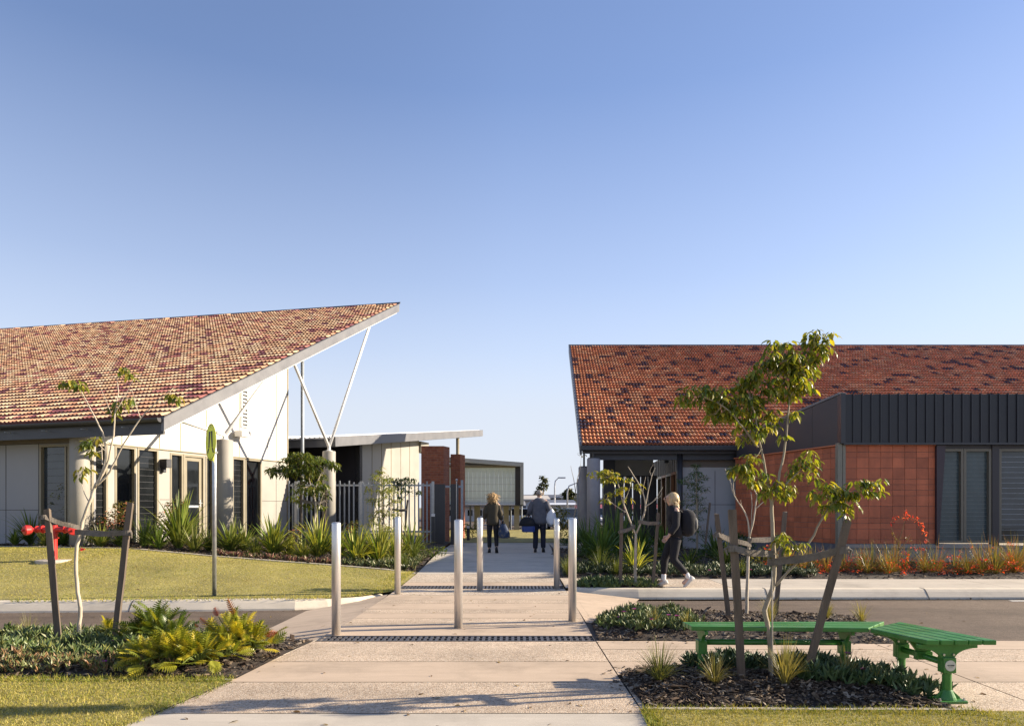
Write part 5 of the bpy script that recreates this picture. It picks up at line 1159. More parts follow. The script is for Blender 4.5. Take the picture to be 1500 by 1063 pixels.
# low grassy tufts
def tuft(px,py,hpx,wpx,D,lab,pal,n=140,wd=.007,zf=None,stiff=.35):
    b=P(px,py,D); z=(zf or H)(b.x,D); mb=MB(); strap(mb,(b.x,D,z),int(n*1.3),hpx*D/1000*1.45,wd*.75,math.atan2(wpx*.5,hpx)*1.5,pal,None,4,stiff)
    o=obj('grass_tuft',mb,MT['flax'],None,loc=(b.x,D,z)); tag(o,lab,'grass tuft','ornamental grass tufts')
PG=[(.16,.18,.06),(.22,.22,.09),(.12,.15,.05),(.30,.27,.13)]; PS=[(.26,.22,.09),(.34,.29,.14),(.20,.19,.07)]
tuft(966,1012,46,62,5.28,'fine pale tuft at the left end of the bench bed',PG,200,zf=ZB['near_right'])
tuft(1047,1018,34,44,5.15,'fine yellowish tuft just left of the upright stake',PS,130,zf=ZB['near_right'])
tuft(1150,1020,52,48,5.1,'straw coloured tuft between trunk and leaning stake',PS,150,zf=ZB['near_right'])
tuft(1240,1018,40,30,5.2,'sparse straw tuft right of the leaning stake',PS,60,zf=ZB['near_right'])
tuft(1283,1015,28,36,5.1,'low tuft at the right end of the bench bed',PG,90,zf=ZB['near_right'])
for px,py,h,w,D,l in ((958,925,24,20,7.6,'low straw tuft left end of the bed behind the bench'),(1005,930,22,22,7.5,'low straw tuft behind the left bench leg'),(1128,922,34,26,7.8,'straw tuft behind the trunk of the leafy sapling'),(1212,915,20,22,8.2,'small straw tuft behind the bench seat near its bend'),(1262,918,26,26,8.0,'straw tuft behind the bend of the bench')):
    tuft(px,py,h,w,D,l,PS,70,.007,ZB['mid_right'])
tuft(42,960,30,60,6.9,'wispy fine grass tuft behind the succulents at the far left',PS,120,.005,ZB['near_left'],.2)
for px,py,h,w,D,l in ((833,845,26,24,13.6,'pale grassy tuft at the path edge right of the far bollards'),(880,835,30,34,14.2,'green grassy tuft in the shaded bed by the path'),(903,845,24,26,13.6,'pale tuft behind the upright verge stake'),(592,832,20,24,14.6,'green tuft at the bed corner by the path'),(606,824,20,22,16.0,'thin tuft beside the far left path edge'),(1085,842,22,26,13.5,'pale tuft behind the bare sapling trunk')):
    tuft(px,py,h,w,D,l,[(.12,.15,.035),(.17,.18,.05),(.09,.12,.03)],110,.012)
# flowering shrubs
def shrub(name,lab,cat,px,py,D,cl,lsize,pal,flow=None,fpal=None,group='shrubs in the garden beds',w=.9,zf=None,droop=.0,stems=6):
    b=P(px,py,D); z=(zf or H)(b.x,D); t=thing(name,lab,cat,(b.x,D,z),group); mb=MB()
    for c in cl[:stems]:
        limb(mb,[(b.x+random.uniform(-.04,.04),D+random.uniform(-.04,.04),z-.03),(b.x+(XW(c[0],D)-b.x)*.4,D,z+.5*(ZW(c[1],D)-z)),tuple(P(c[0],c[1],D))],.010,.003,.01,5)
    obj('stem',mb,MT['bark'],t); mb=MB()
    for x,y,r,n in cl: leaves(mb,blob(n,P(x,y,D+random.uniform(-.1,.1)),(r*D/1000,r*D/1000,r*D/1000*.85),.15),lsize,pal,droop,w)
    obj('foliage',mb,MT['leaf'],t)
    if flow:
        mb=MB()
        for x,y,r,n in flow: leaves(mb,blob(n,P(x,y,D-.12),(r*D/1000,r*D/1000*.8,r*D/1000),.3),lsize*.75,fpal,.0,1.6)
        obj('blossom',mb,MT['petal'],t)
    return t
BR=[(.10,.10,.03),(.14,.11,.035),(.07,.085,.025),(.17,.13,.045)]; PK=[(.55,.22,.17),(.62,.32,.22),(.45,.14,.11)]
shrub('flowering_shrub','pink flowering shrub in front of the dark windows, left of the tall flax','shrub',165,800,15.6,[(165,760,18,190),(150,768,13,110),(182,752,15,150),(175,740,11,80),(150,785,11,70),(182,775,13,90),(190,738,7,40)],.075,BR,[(155,765,14,26),(178,752,16,26),(165,758,16,22),(187,740,8,10)],PK)
shrub('flowering_shrub','reddish shrub half hidden behind the tallest flax','shrub',243,802,15.9,[(240,758,14,120),(252,742,11,90),(236,772,13,100),(262,735,8,50),(230,785,11,60)],.075,BR,[(250,744,13,14),(262,735,8,8)],PK)
shrub('flowering_shrub','reddish brown shrub by the corner of the white wall','shrub',432,800,16.2,[(430,780,12,80),(440,772,9,60),(425,790,10,60)],.075,BR,[(432,778,10,10)],[(.35,.10,.07)])
shrub('flowering_shrub','small reddish shrub before the pickets, left of the striped flaxes','shrub',512,800,16.4,[(512,776,12,70),(522,768,10,60),(505,786,10,50)],.075,BR,[(515,770,10,12)],[(.35,.10,.07)])
shrub('yellow_shrub','wispy yellow green shrub in front of the blue window','shrub',90,795,15.9,[(90,712,7,24),(83,725,10,40),(96,728,9,36),(86,742,11,44),(98,745,9,34),(84,758,11,40),(95,765,10,36),(104,730,5,12),(76,735,6,14)],.06,[(.26,.24,.04),(.18,.19,.03),(.12,.14,.03)],None,None,w=.7)
shrub('round_bush','dark round bush low at the foot of the terracotta wall','shrub',1088,812,16.2,[(1088,790,14,160),(1078,798,11,90),(1098,798,11,90)],.07,GDK)
shrub('leafy_bush','coarse leafy bush behind the bare sapling, under the terracotta wall','shrub',1112,826,14.4,[(1108,815,14,110),(1122,810,13,100),(1132,820,12,90),(1096,822,10,60)],.075,[(.12,.13,.035),(.17,.15,.04),(.08,.10,.03)],[(1126,800,8,8)],[(.42,.06,.03)])
shrub('leafy_bush','dark leafy bush in the shade left of the verge sapling stake','shrub',893,832,15.0,[(885,816,14,130),(898,812,13,120),(905,822,11,80)],.07,GDK)
shrub('leafy_bush','dark leafy bush in the shade just behind the student','shrub',1030,828,15.2,[(1020,812,14,130),(1035,806,14,130),(1046,816,11,80)],.07,GDK)
shrub('leafy_bush','low dull green bush at the path edge in the shaded bed','shrub',853,826,16.0,[(848,812,10,100),(858,808,11,100),(866,816,9,70)],.07,GDK)
shrub('leafy_bush','dark bush between the verge sapling and the student','shrub',955,828,15.4,[(950,812,12,120),(962,808,12,110)],.07,GDK)
shrub('ground_creeper','flat bright green creeper spilling to the path beside the gate','creeper',615,812,17.0,[(600,806,12,140),(618,808,14,170),(635,808,12,130),(648,806,8,60)],.07,[(.10,.14,.04),(.14,.17,.05),(.08,.11,.035)],stems=2)
for px,py,D,l,c in ((690,790,27,'yellow green shrub beside the shorter path light',[(690,778,12,120),(697,768,9,80),(684,772,9,70)]),(772,790,33,'golden shrub behind the blue cooler bag',[(772,765,7,80),(768,760,6,60)]),
    (822,795,26,'golden leaved shrub right of the man in the grey coat',[(822,752,12,150),(815,762,11,130),(829,765,11,130),(824,775,12,120),(814,745,8,60)]),(838,800,23,'dark green bush at the path edge below the concrete columns',[(836,790,10,110),(826,793,9,90),(846,788,10,110)])):
    shrub('background_shrub',l,'shrub',px,py,D,c,.11,[(.24,.21,.04),(.17,.17,.035),(.11,.13,.03)] if 'dark' not in l else GDK,None,None,'shrubs beyond the path')
# ferny philodendron clumps, front left
LOB_T=[];LOB_F=[]
def _lobed():
    T=[];Fc=[]; k=8
    def rib(t): return (t,0,-.14*t*t)
    for i in range(k):
        t=.10+.80*i/k; L=.36*math.sin(math.pi*(.2+.68*i/(k-1)))+.06
        for s in (1,-1):
            b=len(T); z=-.14*t*t
            T+=[rib(t),(t+.10,s*L*.55,z+.02),(t+.20,s*L*.95,z-.08),(t+.155,s*L*.55,z-.02),rib(t+.088)]
            f=[(b,b+1,b+3,b+4),(b+1,b+2,b+3)]; Fc+=[x if s<0 else tuple(reversed(x)) for x in f]
    b=len(T); T+=[(0,.008,0),(.85,.02,-.10),(1.05,0,-.18),(.85,-.02,-.10),(0,-.008,0),(.72,.09,-.08),(.72,-.09,-.08)]; Fc+=[(b,b+4,b+3,b+1),(b+1,b+3,b+2),(b+5,b+1,b+2),(b+6,b+2,b+3)]
    return np.array(T,float),Fc
LOB_T,LOB_F=_lobed()
def fern(lab,px,py,D,parts,pal,dead=()):
    b=P(px,py,D); z=ZB['near_left'](b.x,D); t=thing('philodendron',lab,'philodendron',(b.x,D,z),'ferny philodendron clumps'); mb=MB(); sm=MB()
    for (cx,cy,n,ls,spr) in parts:
        c=np.array(P(cx,cy,D)); base=np.array([c[0],D,z+.02]); hh=max(.10,c[2]-z)*1.25
        for i in range(int(n*1.7)):
            a=RNG.uniform(0,2*np.pi); el=RNG.uniform(.05,1.5); out=np.array([math.cos(a)*math.cos(el),math.sin(a)*math.cos(el),math.sin(el)])
            tip=base+out*np.array([spr,spr,hh])*RNG.uniform(.55,1.05); sm.tube([base,base+(tip-base)*.5+np.array([0,0,.05]),tip],[.006,.005,.003],5)
            xd=out*np.array([1,1,.75])+np.array([RNG.normal(0,.2),RNG.normal(0,.2),RNG.uniform(-.45,.5)]); L=ls*RNG.uniform(.7,1.2); up=np.array([RNG.normal(0,.3),RNG.normal(0,.3),1.0])
            cl=np.array(pal[RNG.integers(0,len(pal))])*RNG.uniform(.75,1.2)
            inst(mb,LOB_T,LOB_F,tip[None,:],xd[None,:],unit(up[None,:]),np.array([[L,L*RNG.uniform(.8,1.1),L]]),cl[None,:])
    for (x0,y0,x1,y1,c) in dead:
        p0=np.array(P(x0,y0,D)); p1=np.array(P(x1,y1,D)); inst(mb,LOB_T,LOB_F,p0[None,:],(p1-p0)[None,:],np.array([[0,-1,.2]])/1.02,np.array([[np.linalg.norm(p1-p0),.10,.3]]),np.array([c]))
        sm.tube([Vector((b.x,D,z)),Vector(p0)],[.006,.004],5)
    obj('stalk',sm,M('green_stalk',(.12,.15,.03),.5,0,.2,10),t); obj('foliage',mb,MT['leaf'],t)
PH=[(.29,.29,.036),(.48,.42,.05),(.17,.20,.03),(.55,.45,.06),(.22,.245,.036)]; PHG=[(.11,.155,.028),(.16,.20,.032),(.08,.12,.024),(.26,.25,.035)]
fern('dark green ferny clump at the back, right of the leaning stake',232,958,6.5,[(225,915,46,.17,.22),(250,925,36,.17,.22),(205,930,26,.16,.18)],PHG,[(262,925,280,935,(.30,.07,.02))])
fern('yellow green ferny clump at the front edge of the left bed',262,992,5.85,[(262,950,44,.16,.22),(290,962,34,.16,.22),(232,968,30,.15,.20),(210,980,18,.14,.16)],PH,[(250,975,238,990,(.30,.10,.03))])
fern('golden ferny clump with brown dying fronds near the path edge',350,962,6.35,[(345,925,44,.17,.22),(370,938,32,.17,.20),(318,945,22,.16,.18)],PH,[(346,905,331,876,(.34,.12,.02)),(320,903,312,889,(.28,.05,.02)),(306,915,290,904,(.25,.08,.03)),(385,930,405,926,(.30,.08,.03)),(292,918,282,914,(.28,.07,.02))])
fern('small pale ferny clump between the front and the path side clumps',335,978,6.0,[(333,965,20,.12,.12)],PH)
fern('thin golden ferny shoot by the left trunk, behind the dark clump',158,955,6.75,[(160,930,18,.12,.12)],PH)
# pigface succulents: fingers of fleshy leaves with purple daisies
FG_T=np.array([(0,.09,0),(0,-.05,.08),(0,-.05,-.08),(.6,.10,.06),(.6,-.06,.15),(.6,-.06,-.03),(1,.0,.14)],float)
FG_F=[(0,1,4,3),(1,2,5,4),(2,0,3,5),(3,4,6),(4,5,6),(5,3,6)]
def succulent(poly,n,zf,h,pal,size,flowers,lab,seed=0):
    X,Y=scatter_pts(poly,n); n=len(X); xs=[p[0] for p in poly]; ys=[p[1] for p in poly]
    lump=.35+.65*np.abs(np.sin(X*5.3+seed)*np.cos(Y*6.1+X*2.2+seed)); Z=np.array([zf(a,b) for a,b in zip(X,Y)])+h*lump*RNG.random(n)
    mb=MB(); k=7
    for j in range(k):
        a=RNG.uniform(0,2*np.pi,n); xd=np.stack([np.cos(a),np.sin(a),RNG.uniform(.5,2.6,n)],1); L=size*RNG.uniform(.6,1.35,n)
        pc=np.array(pal); cols=pc[RNG.integers(0,len(pc),n)]*RNG.uniform(.75,1.25,(n,1))
        inst(mb,FG_T,FG_F,np.stack([X,Y,Z],1)+RNG.normal(0,.005,(n,3)),unit(xd),unit(rdir(n,.5)),np.stack([L,L*.85,L*.85],1),cols)
    o=obj('pigface',mb,MT['succulent']); tag(o,lab,'ground cover',kind='stuff')
    for (x,y,z,l) in flowers: daisy(x,y,z,l)
def daisy(x,y,z,lab):
    t=thing('daisy',lab,'flower',(x,y,z),'purple pigface daisies'); mb=MB(); n=22; a=np.arange(n)*2*np.pi/n
    xd=np.stack([np.cos(a),np.sin(a)*.8,np.full(n,.55)],1); cols=np.array([(.50,.10,.46)]*n)*RNG.uniform(.8,1.2,(n,1)); inst(mb,LF_T,LF_F,np.repeat(np.array([[x,y,z]]),n,0),unit(xd),np.tile([[0,0,1.]],(n,1)),np.stack([np.full(n,.036),np.full(n,.022),np.full(n,.02)],1),cols); obj('petals',mb,MT['petal'],t)
    mb=MB(); mb.tube([(x,y+.03,z-.12),(x,y,z)],.003,5); obj('stalk',mb,MT['green_steel'],t)
def fl(px,py,D,lab): q=P(px,py,D); return (q.x,q.y-.06,q.z+.015,lab)
SG=[(.12,.155,.060),(.09,.13,.042),(.17,.19,.085),(.07,.105,.034),(.16,.165,.05)]; SR_=[(.20,.13,.07),(.15,.16,.065),(.24,.13,.07),(.12,.135,.05),(.17,.19,.08)]
succulent([(-5.2,5.95),(-2.95,5.95),(-2.9,6.5),(-3.4,7.0),(-5.2,7.15)],1250,ZB['near_left'],.14,SG,.075,[fl(175,939,6.3,'larger purple daisy beside the leaning stake'),fl(193,939,6.25,'purple daisy just right of the leaning stake foot'),fl(119,952,6.2,'purple daisy at the base of the slender sapling'),fl(66,965,6.1,'purple daisy left of the slender sapling in the succulents'),fl(5,945,6.5,'purple daisy at the left border')],'grey green pigface succulents spreading under the slender sapling',1)
succulent([(-5.2,5.66),(-2.85,5.66),(-2.85,5.98),(-5.2,6.0)],520,ZB['near_left'],.09,SR_,.062,[fl(158,970,5.8,'lilac daisy in the reddish succulents'),fl(188,975,5.8,'lilac daisy at the front left of the yellow clump'),fl(200,960,6.0,'lilac daisy behind the front clump')],'reddish tinged pigface succulents along the front of the left bed',2)
succulent([(1.0,8.0),(.95,7.75),(1.4,7.35),(2.1,7.45),(2.1,8.6),(1.5,8.9),(1.1,8.4)],520,ZB['mid_right'],.12,SG,.07,[fl(913,897,8.2,'purple daisy at the top left of the groundcover by the right bollard'),fl(928,893,8.2,'purple daisy topmost over the groundcover by the right bollard'),fl(978,902,8.0,'purple daisy at the right end of that groundcover'),fl(990,903,7.9,'purple daisy furthest right near the bench tip'),fl(953,908,7.6,'purple daisy low in the middle of the groundcover'),fl(905,905,8.0,'purple daisy low at the left of the groundcover')],'pigface succulents with purple daisies spilling onto the path by the right bollard',3)
succulent([(1.45,5.55),(2.85,5.5),(2.95,5.7),(2.7,5.95),(1.5,5.98)],520,ZB['near_right'],.12,[(.030,.055,.028),(.045,.075,.035),(.06,.095,.045)],.085,[],'dark pigface succulents under the bench seat',4)
succulent([(2.2,5.15),(2.9,4.95),(3.15,5.0),(3.02,5.3),(2.75,5.6),(2.2,5.55)],330,ZB['near_right'],.13,[(.045,.08,.035),(.06,.10,.045),(.09,.13,.06)],.09,[fl(1260,981,5.3,'magenta daisy in the dark succulents right of the leaning stake'),fl(1281,994,5.2,'magenta daisy lower right in the dark succulents'),fl(1237,958,5.5,'magenta daisy by the bench leg behind'),fl(1157,964,5.55,'magenta daisy between trunk and leaning stake')],'dark pigface succulents trailing round the bend of the bench',5)
mb=MB()                                             # runner trailing over the paving
for (a,b) in (((1270,1000),(1345,1000)),((1290,1003),(1392,998))):
    p0=P(*a,5.15); p1=P(*b,5.05); pts=[p0.lerp(p1,t)+Vector((0,0,.03*math.sin(t*3)-p0.lerp(p1,t).z+.02+.03*t)) for t in np.linspace(0,1,8)]
    mb.cur=(.22,.06,.03); mb.tube(pts,.006,5)
    for q in pts[1:]:
        n=9; inst(mb,FG_T,FG_F,np.repeat(np.array([q]),n,0)+RNG.normal(0,.01,(n,3)),unit(np.stack([RNG.normal(.4,.5,n),RNG.normal(0,.4,n),RNG.uniform(.4,1.6,n)],1)),unit(rdir(n,.5)),np.full((n,3),.075),np.array([(.07,.11,.05)]*n)*RNG.uniform(.7,1.3,(n,1)))
o=obj('succulent_runner',mb,MT['succulent'],None,loc=(2.9,5.1,0)); tag(o,'long trailing succulent runner reaching out over the paving under the bench','succulent')
succulent([(1.15,11.6),(1.9,11.58),(1.9,12.0),(1.2,12.2)],120,ZB['verge'],.12,[(.06,.10,.035),(.09,.13,.045)],.11,[],'low green groundcover on the verge round the half bare sapling',6)
succulent([(1.9,11.65),(2.55,11.6),(2.55,12.1),(1.9,12.2)],70,ZB['verge'],.08,[(.12,.14,.04),(.09,.13,.045)],.10,[],'sparse yellowish groundcover on the verge by the student',6.5)
succulent([(2.9,13.4),(6.0,13.3),(6.2,14.2),(2.9,14.4)],700,ZB['annex'],.16,[(.10,.12,.06),(.07,.10,.05),(.14,.15,.08)],.10,[fl(1038,836,13.4,'tiny purple daisy behind the footpath, right of the student'),fl(1098,835,13.4,'tiny purple daisy behind the bare sapling')],'grey green groundcover behind the far footpath',7)
succulent([(1.05,13.6),(2.8,13.5),(2.8,14.6),(1.1,15.2)],420,ZB['annex'],.15,[(.05,.07,.03),(.08,.10,.04)],.10,[],'dull green groundcover in the shaded bed by the path',8)
succulent([(-3.6,14.35),(-2.05,14.2),(-2.1,17),(-3.4,16)],420,H,.12,[(.07,.09,.03),(.10,.12,.045),(.14,.13,.06)],.11,[],'low mixed groundcover at the right end of the left bed',9)
succulent([(-6.4,14.4),(-3.7,14.35),(-3.6,14.8),(-6.4,14.85)],240,H,.09,[(.16,.08,.06),(.20,.09,.07),(.10,.10,.04)],.09,[],'reddish groundcover along the lawn edge',10)
# red flowering clumps in front of the annex
r_=random.Random(9)
rk=['left of the corner post','right below the corner post','under the left half of the tiled front','under the middle of the tiled front','beneath the tall red spray','below the dark fin','below the first louvre window','below the second louvre window','below the grey pier','at the right border','far left beside the leafy bush']
for (px,h,w),l in zip(((1178,44,46),(1212,40,46),(1248,42,46),(1285,46,46),(1322,50,46),(1362,44,46),(1398,44,44),(1432,50,46),(1465,56,46),(1496,54,42),(1148,36,40)),rk):
    D=14.0+r_.uniform(-.3,.3); b=P(px,850,D); z=ZB['annex'](b.x,D); t=thing('red_flower_clump','wispy red flowering clump '+l,'flowering plant',(b.x,D,z),'red flowering clumps along the annex')
    mb=MB(); W_=w*D/1000
    for q in range(4): strap(mb,(b.x+r_.uniform(-.45,.45)*W_*1.3,D+r_.uniform(-.3,.35),z),60,h*D/1000*r_.uniform(.7,1.25),.011,1.25,[(.22,.19,.05),(.30,.24,.09),(.17,.18,.045),(.34,.20,.08),(.26,.12,.05)],None,4,.4)
    obj('foliage',mb,MT['flax'],t)
    mb=MB()
    for k in range(34):
        c=(b.x+r_.uniform(-.75,.75)*W_,D+r_.uniform(-.45,.3),z+r_.uniform(.02,.85)*r_.random()*h*D/1000+.03); leaves(mb,blob(r_.choice([3,5,9]),c,(.07,.06,.04),.2),.042,[(.62,.05,.03),(.72,.09,.05),(.50,.035,.03),(.66,.16,.10)],.0,1.0)
    obj('blossom',mb,MT['petal'],t)
D=14.2; b=P(1318,840,D); z=ZB['annex'](b.x,D); t=thing('tall_red_spray','tall plant with arching red flower spray against the terracotta tiles','flowering plant',(b.x,D,z))
mb=MB()
for pp in ([(1318,838),(1316,800),(1322,775),(1327,757)],[(1317,800),(1310,785),(1306,772)],[(1318,805),(1328,792),(1334,782)],[(1327,760),(1340,760),(1350,770),(1356,786)],[(1325,760),(1315,757),(1305,765)]): limb_px(mb,pp,D,.010,.004)
obj('stem',mb,M('reddish_stem',(.24,.15,.06),.8,0,.2,10),t); mb=MB(); fm_=MB()
for x,y,n in ((1327,750,12),(1326,758,16),(1312,757,10),(1306,764,9),(1335,757,12),(1342,760,14),(1348,766,14),(1352,773,12),(1355,781,10),(1356,789,6)): leaves(mb,blob(n,P(x,y,D),(.05,.05,.07),.1),.055,[(.70,.09,.06),(.78,.15,.09),(.60,.05,.04)],.3,.9)
for x,y,n in ((1316,800,14),(1308,785,10),(1330,788,10),(1318,815,14)): leaves(fm_,blob(n,P(x,y,D),(.1,.1,.1),.1),.07,[(.16,.13,.04),(.22,.15,.05)],-.3,.4)
obj('blossom',mb,MT['petal'],t); obj('foliage',fm_,MT['leaf'],t)

X,Y=np.concatenate([RNG.uniform(-2.2,.9,70),RNG.uniform(-8,6,40),RNG.uniform(-9,-2.5,50),RNG.uniform(1,4,30)]),np.concatenate([RNG.uniform(4.3,12,70),RNG.uniform(8.8,9.8,40),RNG.uniform(10.4,14,50),RNG.uniform(4.8,7,30)])
Z=np.concatenate([np.full(70,.006),np.full(40,-.112),np.array([H(a,b)+.03 for a,b in zip(X[110:160],Y[110:160])]),np.full(30,.006)]); n=len(X); mb=MB()
inst(mb,LF_T,LF_F,np.stack([X,Y,Z],1),unit(rdir(n,.05)),unit(np.tile([[0,0,1.]],(n,1))+RNG.normal(0,.2,(n,3))),np.repeat(RNG.uniform(.03,.065,n)[:,None],3,1),np.array([(.16,.10,.05),(.24,.17,.06),(.10,.065,.04)])[RNG.integers(0,3,n)])
tag(obj('leaf_litter',mb,MT['leaf']),'dry fallen leaves scattered on paving, road and lawn','leaves',kind='stuff')
# ================================================================ PEOPLE
def skin_body(name,J,E,mat,parent,extra=None):
    """one continuous body grown over a joint skeleton, hands with five separate fingers"""
    names=list(J); idx={n:i for i,n in enumerate(names)}
    me=bpy.data.meshes.new(name); me.from_pydata([J[n][0] for n in names],[(idx[a],idx[b]) for a,b in E],[])
    o=bpy.data.objects.new(name,me); COL.objects.link(o)
    sk=o.modifiers.new('skin','SKIN'); sk.use_smooth_shade=True
    o.modifiers.new('sub','SUBSURF').render_levels=2; o.modifiers['sub'].levels=2
    for i,n in enumerate(names):
        r=J[n][1]; v=me.skin_vertices[0].data[i]; v.radius=(r,r) if not hasattr(r,'__len__') else r; v.use_root=(i==0)
    dg=bpy.context.evaluated_depsgraph_get(); dg.update(); nm=bpy.data.meshes.new_from_object(o.evaluated_get(dg)); bpy.data.objects.remove(o)
    bm=bmesh.new(); bm.from_mesh(nm); nm.clear_geometry()
    if extra:
        t=bpy.data.meshes.new('t'); t.from_pydata([tuple(p) for p in extra.v],[],extra.f); bm.from_mesh(t); bpy.data.meshes.remove(t)
    bm.to_mesh(nm); bm.free(); nm.materials.clear(); nm.materials.append(mat)
    nm.polygons.foreach_set('use_smooth',[True]*len(nm.polygons)); o=bpy.data.objects.new(name,nm); COL.objects.link(o); o.parent=parent; return o
def ell(c,rx,ry,n=18,ax=None,ay=None,sq=2.3):
    c=Vector(c); ax=ax or Vector((1,0,0)); ay=ay or Vector((0,1,0)); out=[]
    for k in range(n):
        a=2*math.pi*k/n; ca,sa=math.cos(a),math.sin(a); out.append(c+ax*(rx*math.copysign(abs(ca)**(2/sq),ca))+ay*(ry*math.copysign(abs(sa)**(2/sq),sa)))
    return out
def cloth(name,mat,parent,torso=None,tubes=(),wr=.006,seed=1):
    mb=MB(); r=random.Random(seed)
    if torso:
        rings=[]
        for i,(x,y,z,rx,ry) in enumerate(torso):
            e=ell((x,y,z),rx,ry); rings.append([p+Vector((r.uniform(-wr,wr),r.uniform(-wr,wr),r.uniform(-wr,wr)*.6)) for p in e])
        mb.loft(rings)
    for pts,rad in tubes:
        pts=[Vector(p) for p in pts]; pp=[];rr=[]
        for i in range(len(pts)-1):
            for k in range(4): t=k/4; pp.append(pts[i].lerp(pts[i+1],t)+Vector((r.uniform(-wr,wr),r.uniform(-wr,wr),0))); rr.append((rad[i]+(rad[i+1]-rad[i])*t)*(1+r.uniform(-.05,.05)))
        mb.tube(pp+[pts[-1]],rr+[rad[-1]],12)
    o=obj(name,mb,mat,None,smooth=True); o.parent=parent
    s=o.modifiers.new('sub','SUBSURF'); s.levels=1; s.render_levels=1; return o
def hand(mb,w,d,side,curl=.6,s=1.0):
    """palm block plus four curled fingers and a thumb leaving the side of the palm"""
    w=Vector(w); d=Vector(d).normalized(); sd=Vector(side); sd=(sd-d*sd.dot(d)).normalized(); n=d.cross(sd)
    for i,(u,L) in enumerate(((-.03,.058),(-.010,.072),(.010,.068),(.03,.055))):
        b=w+d*.085*s+sd*u*s; p1=b+(d*math.cos(curl*.5)+n*math.sin(curl*.5))*L*.5*s; p2=p1+(d*math.cos(curl*1.3)+n*math.sin(curl*1.3))*L*.3*s; p3=p2+(d*math.cos(curl*2.1)+n*math.sin(curl*2.1))*L*.25*s
        mb.tube([w+d*.05*s+sd*u*.9*s,b,p1,p2,p3],[.010*s,.0095*s,.009*s,.008*s,.006*s],7)
    b=w+d*.03*s-sd*.034*s; mb.tube([w+d*.015*s-sd*.015*s,b,b+(d*.7-sd*.5+n*.3).normalized()*.035*s,b+(d*.9-sd*.3+n*.55).normalized()*.06*s],[.013*s,.012*s,.010*s,.007*s],7)
def skeleton(h,arms,legs,lean=0,headf=0.0,hy_=0):
    k=h/1.7; V_=lambda x,y,z:(x*k,y*k,z*k)
    J={'pelvis':(V_(0,0,.94),(.125*k,.10*k)),'spine':(V_(0,lean*.4,1.10),(.115*k,.09*k)),'chest':(V_(0,lean*.8,1.28),(.135*k,.10*k)),'neckbase':(V_(0,lean,1.42),(.055*k,.05*k)),
       'neck':(V_(0,lean+.01+headf*.3,1.48),.052*k),'jaw':(V_(0,lean+.035+headf,1.535),.066*k),'head':(V_(0,lean+.022+headf,1.60),(.078*k,.092*k)),'crown':(V_(0,lean+.012+headf,1.655),.062*k)}
    E=[('pelvis','spine'),('spine','chest'),('chest','neckbase'),('neckbase','neck'),('neck','jaw'),('jaw','head'),('head','crown')]
    for s,nm in ((-1,'l'),(1,'r')):
        sh,el,wr,hd=arms[nm]; hip,kn,an,to=legs[nm]
        J['sh'+nm]=(V_(*sh),.050*k); J['el'+nm]=(V_(*el),.042*k); J['wr'+nm]=(V_(*wr),.028*k); J['hd'+nm]=(V_(*hd),(.036*k,.020*k))
        J['hip'+nm]=(V_(*hip),.092*k); J['kn'+nm]=(V_(*kn),.056*k); J['an'+nm]=(V_(*an),.038*k); J['to'+nm]=(V_(*to),.036*k)
        E+=[('neckbase','sh'+nm),('sh'+nm,'el'+nm),('el'+nm,'wr'+nm),('wr'+nm,'hd'+nm),('pelvis','hip'+nm),('hip'+nm,'kn'+nm),('kn'+nm,'an'+nm),('an'+nm,'to'+nm)]
    ex=MB()
    for nm,s in (('l',-1),('r',1)):
        w=Vector(J['wr'+nm][0]); hdp=Vector(J['hd'+nm][0]); hand(ex,w,hdp-w,(0,-1,0),.55,k)
        hc=Vector(J['head'][0]); ex.tube([hc+Vector((s*.074*k,-.01,-.035*k)),hc+Vector((s*.088*k,-.02*k,-.01*k)),hc+Vector((s*.084*k,-.02*k,.022*k))],[.010*k,.016*k,.010*k],6)
    hc=Vector(J['head'][0]); ex.tube([hc+Vector((0,.085*k,.012*k)),hc+Vector((0,.108*k,-.03*k)),hc+Vector((0,.088*k,-.042*k))],[.009*k,.015*k,.010*k],8)
    ex.tube([hc+Vector((-.024*k,.083*k,-.068*k)),hc+Vector((0,.092*k,-.068*k)),hc+Vector((.024*k,.083*k,-.068*k))],[.004,.008*k,.004],6)
    return J,E,ex,k
def eyes(parent,hc,k):
    mb=MB()
    for s in (-1,1): mb.lathe((hc[0]+s*.03*k,hc[1]+.088*k,hc[2]-.006*k),[(.001,-.009),(.009,-.004),(.010,0),(.009,.004),(.001,.009)],8)
    o=obj('eyes',mb,MT['ink'],None); o.parent=parent
def shoes(par,mat,k,*pairs):
    for a,t in pairs: mb=MB(); shoe(mb,a,t,k); o=obj('shoe',mb,mat,None,smooth=True); o.parent=par
def shoe(mb,a,t,k,hgt=.10):
    a=Vector(a); t=Vector(t); d=t-a; dz=d.z; f=Vector((d.x,d.y,0)).normalized(); s=Vector((-f.y,f.x,0)); up=Vector((0,0,1)); tilt=Vector((0,0,dz))
    o=a-Vector((0,0,.05*k)); rings=[]
    ax=(d.normalized()); u=s.cross(ax).normalized()*-1 if s.cross(ax).z<0 else s.cross(ax).normalized()
    base=a-u*.045*k
    for q,w,hh in ((-.07,.026,.05),(-.05,.038,.10),(.0,.040,.105),(.06,.042,.075),(.12,.046,.05),(.17,.040,.038),(.195,.018,.022)):
        c=base+ax*q*k-u*.03*k; rings.append([c-s*w*k,c-s*w*k*.95+u*hh*.6*k,c-s*w*.5*k+u*hh*k,c+s*w*.5*k+u*hh*k,c+s*w*.95*k+u*hh*.6*k,c+s*w*k])
    mb.loft(rings)
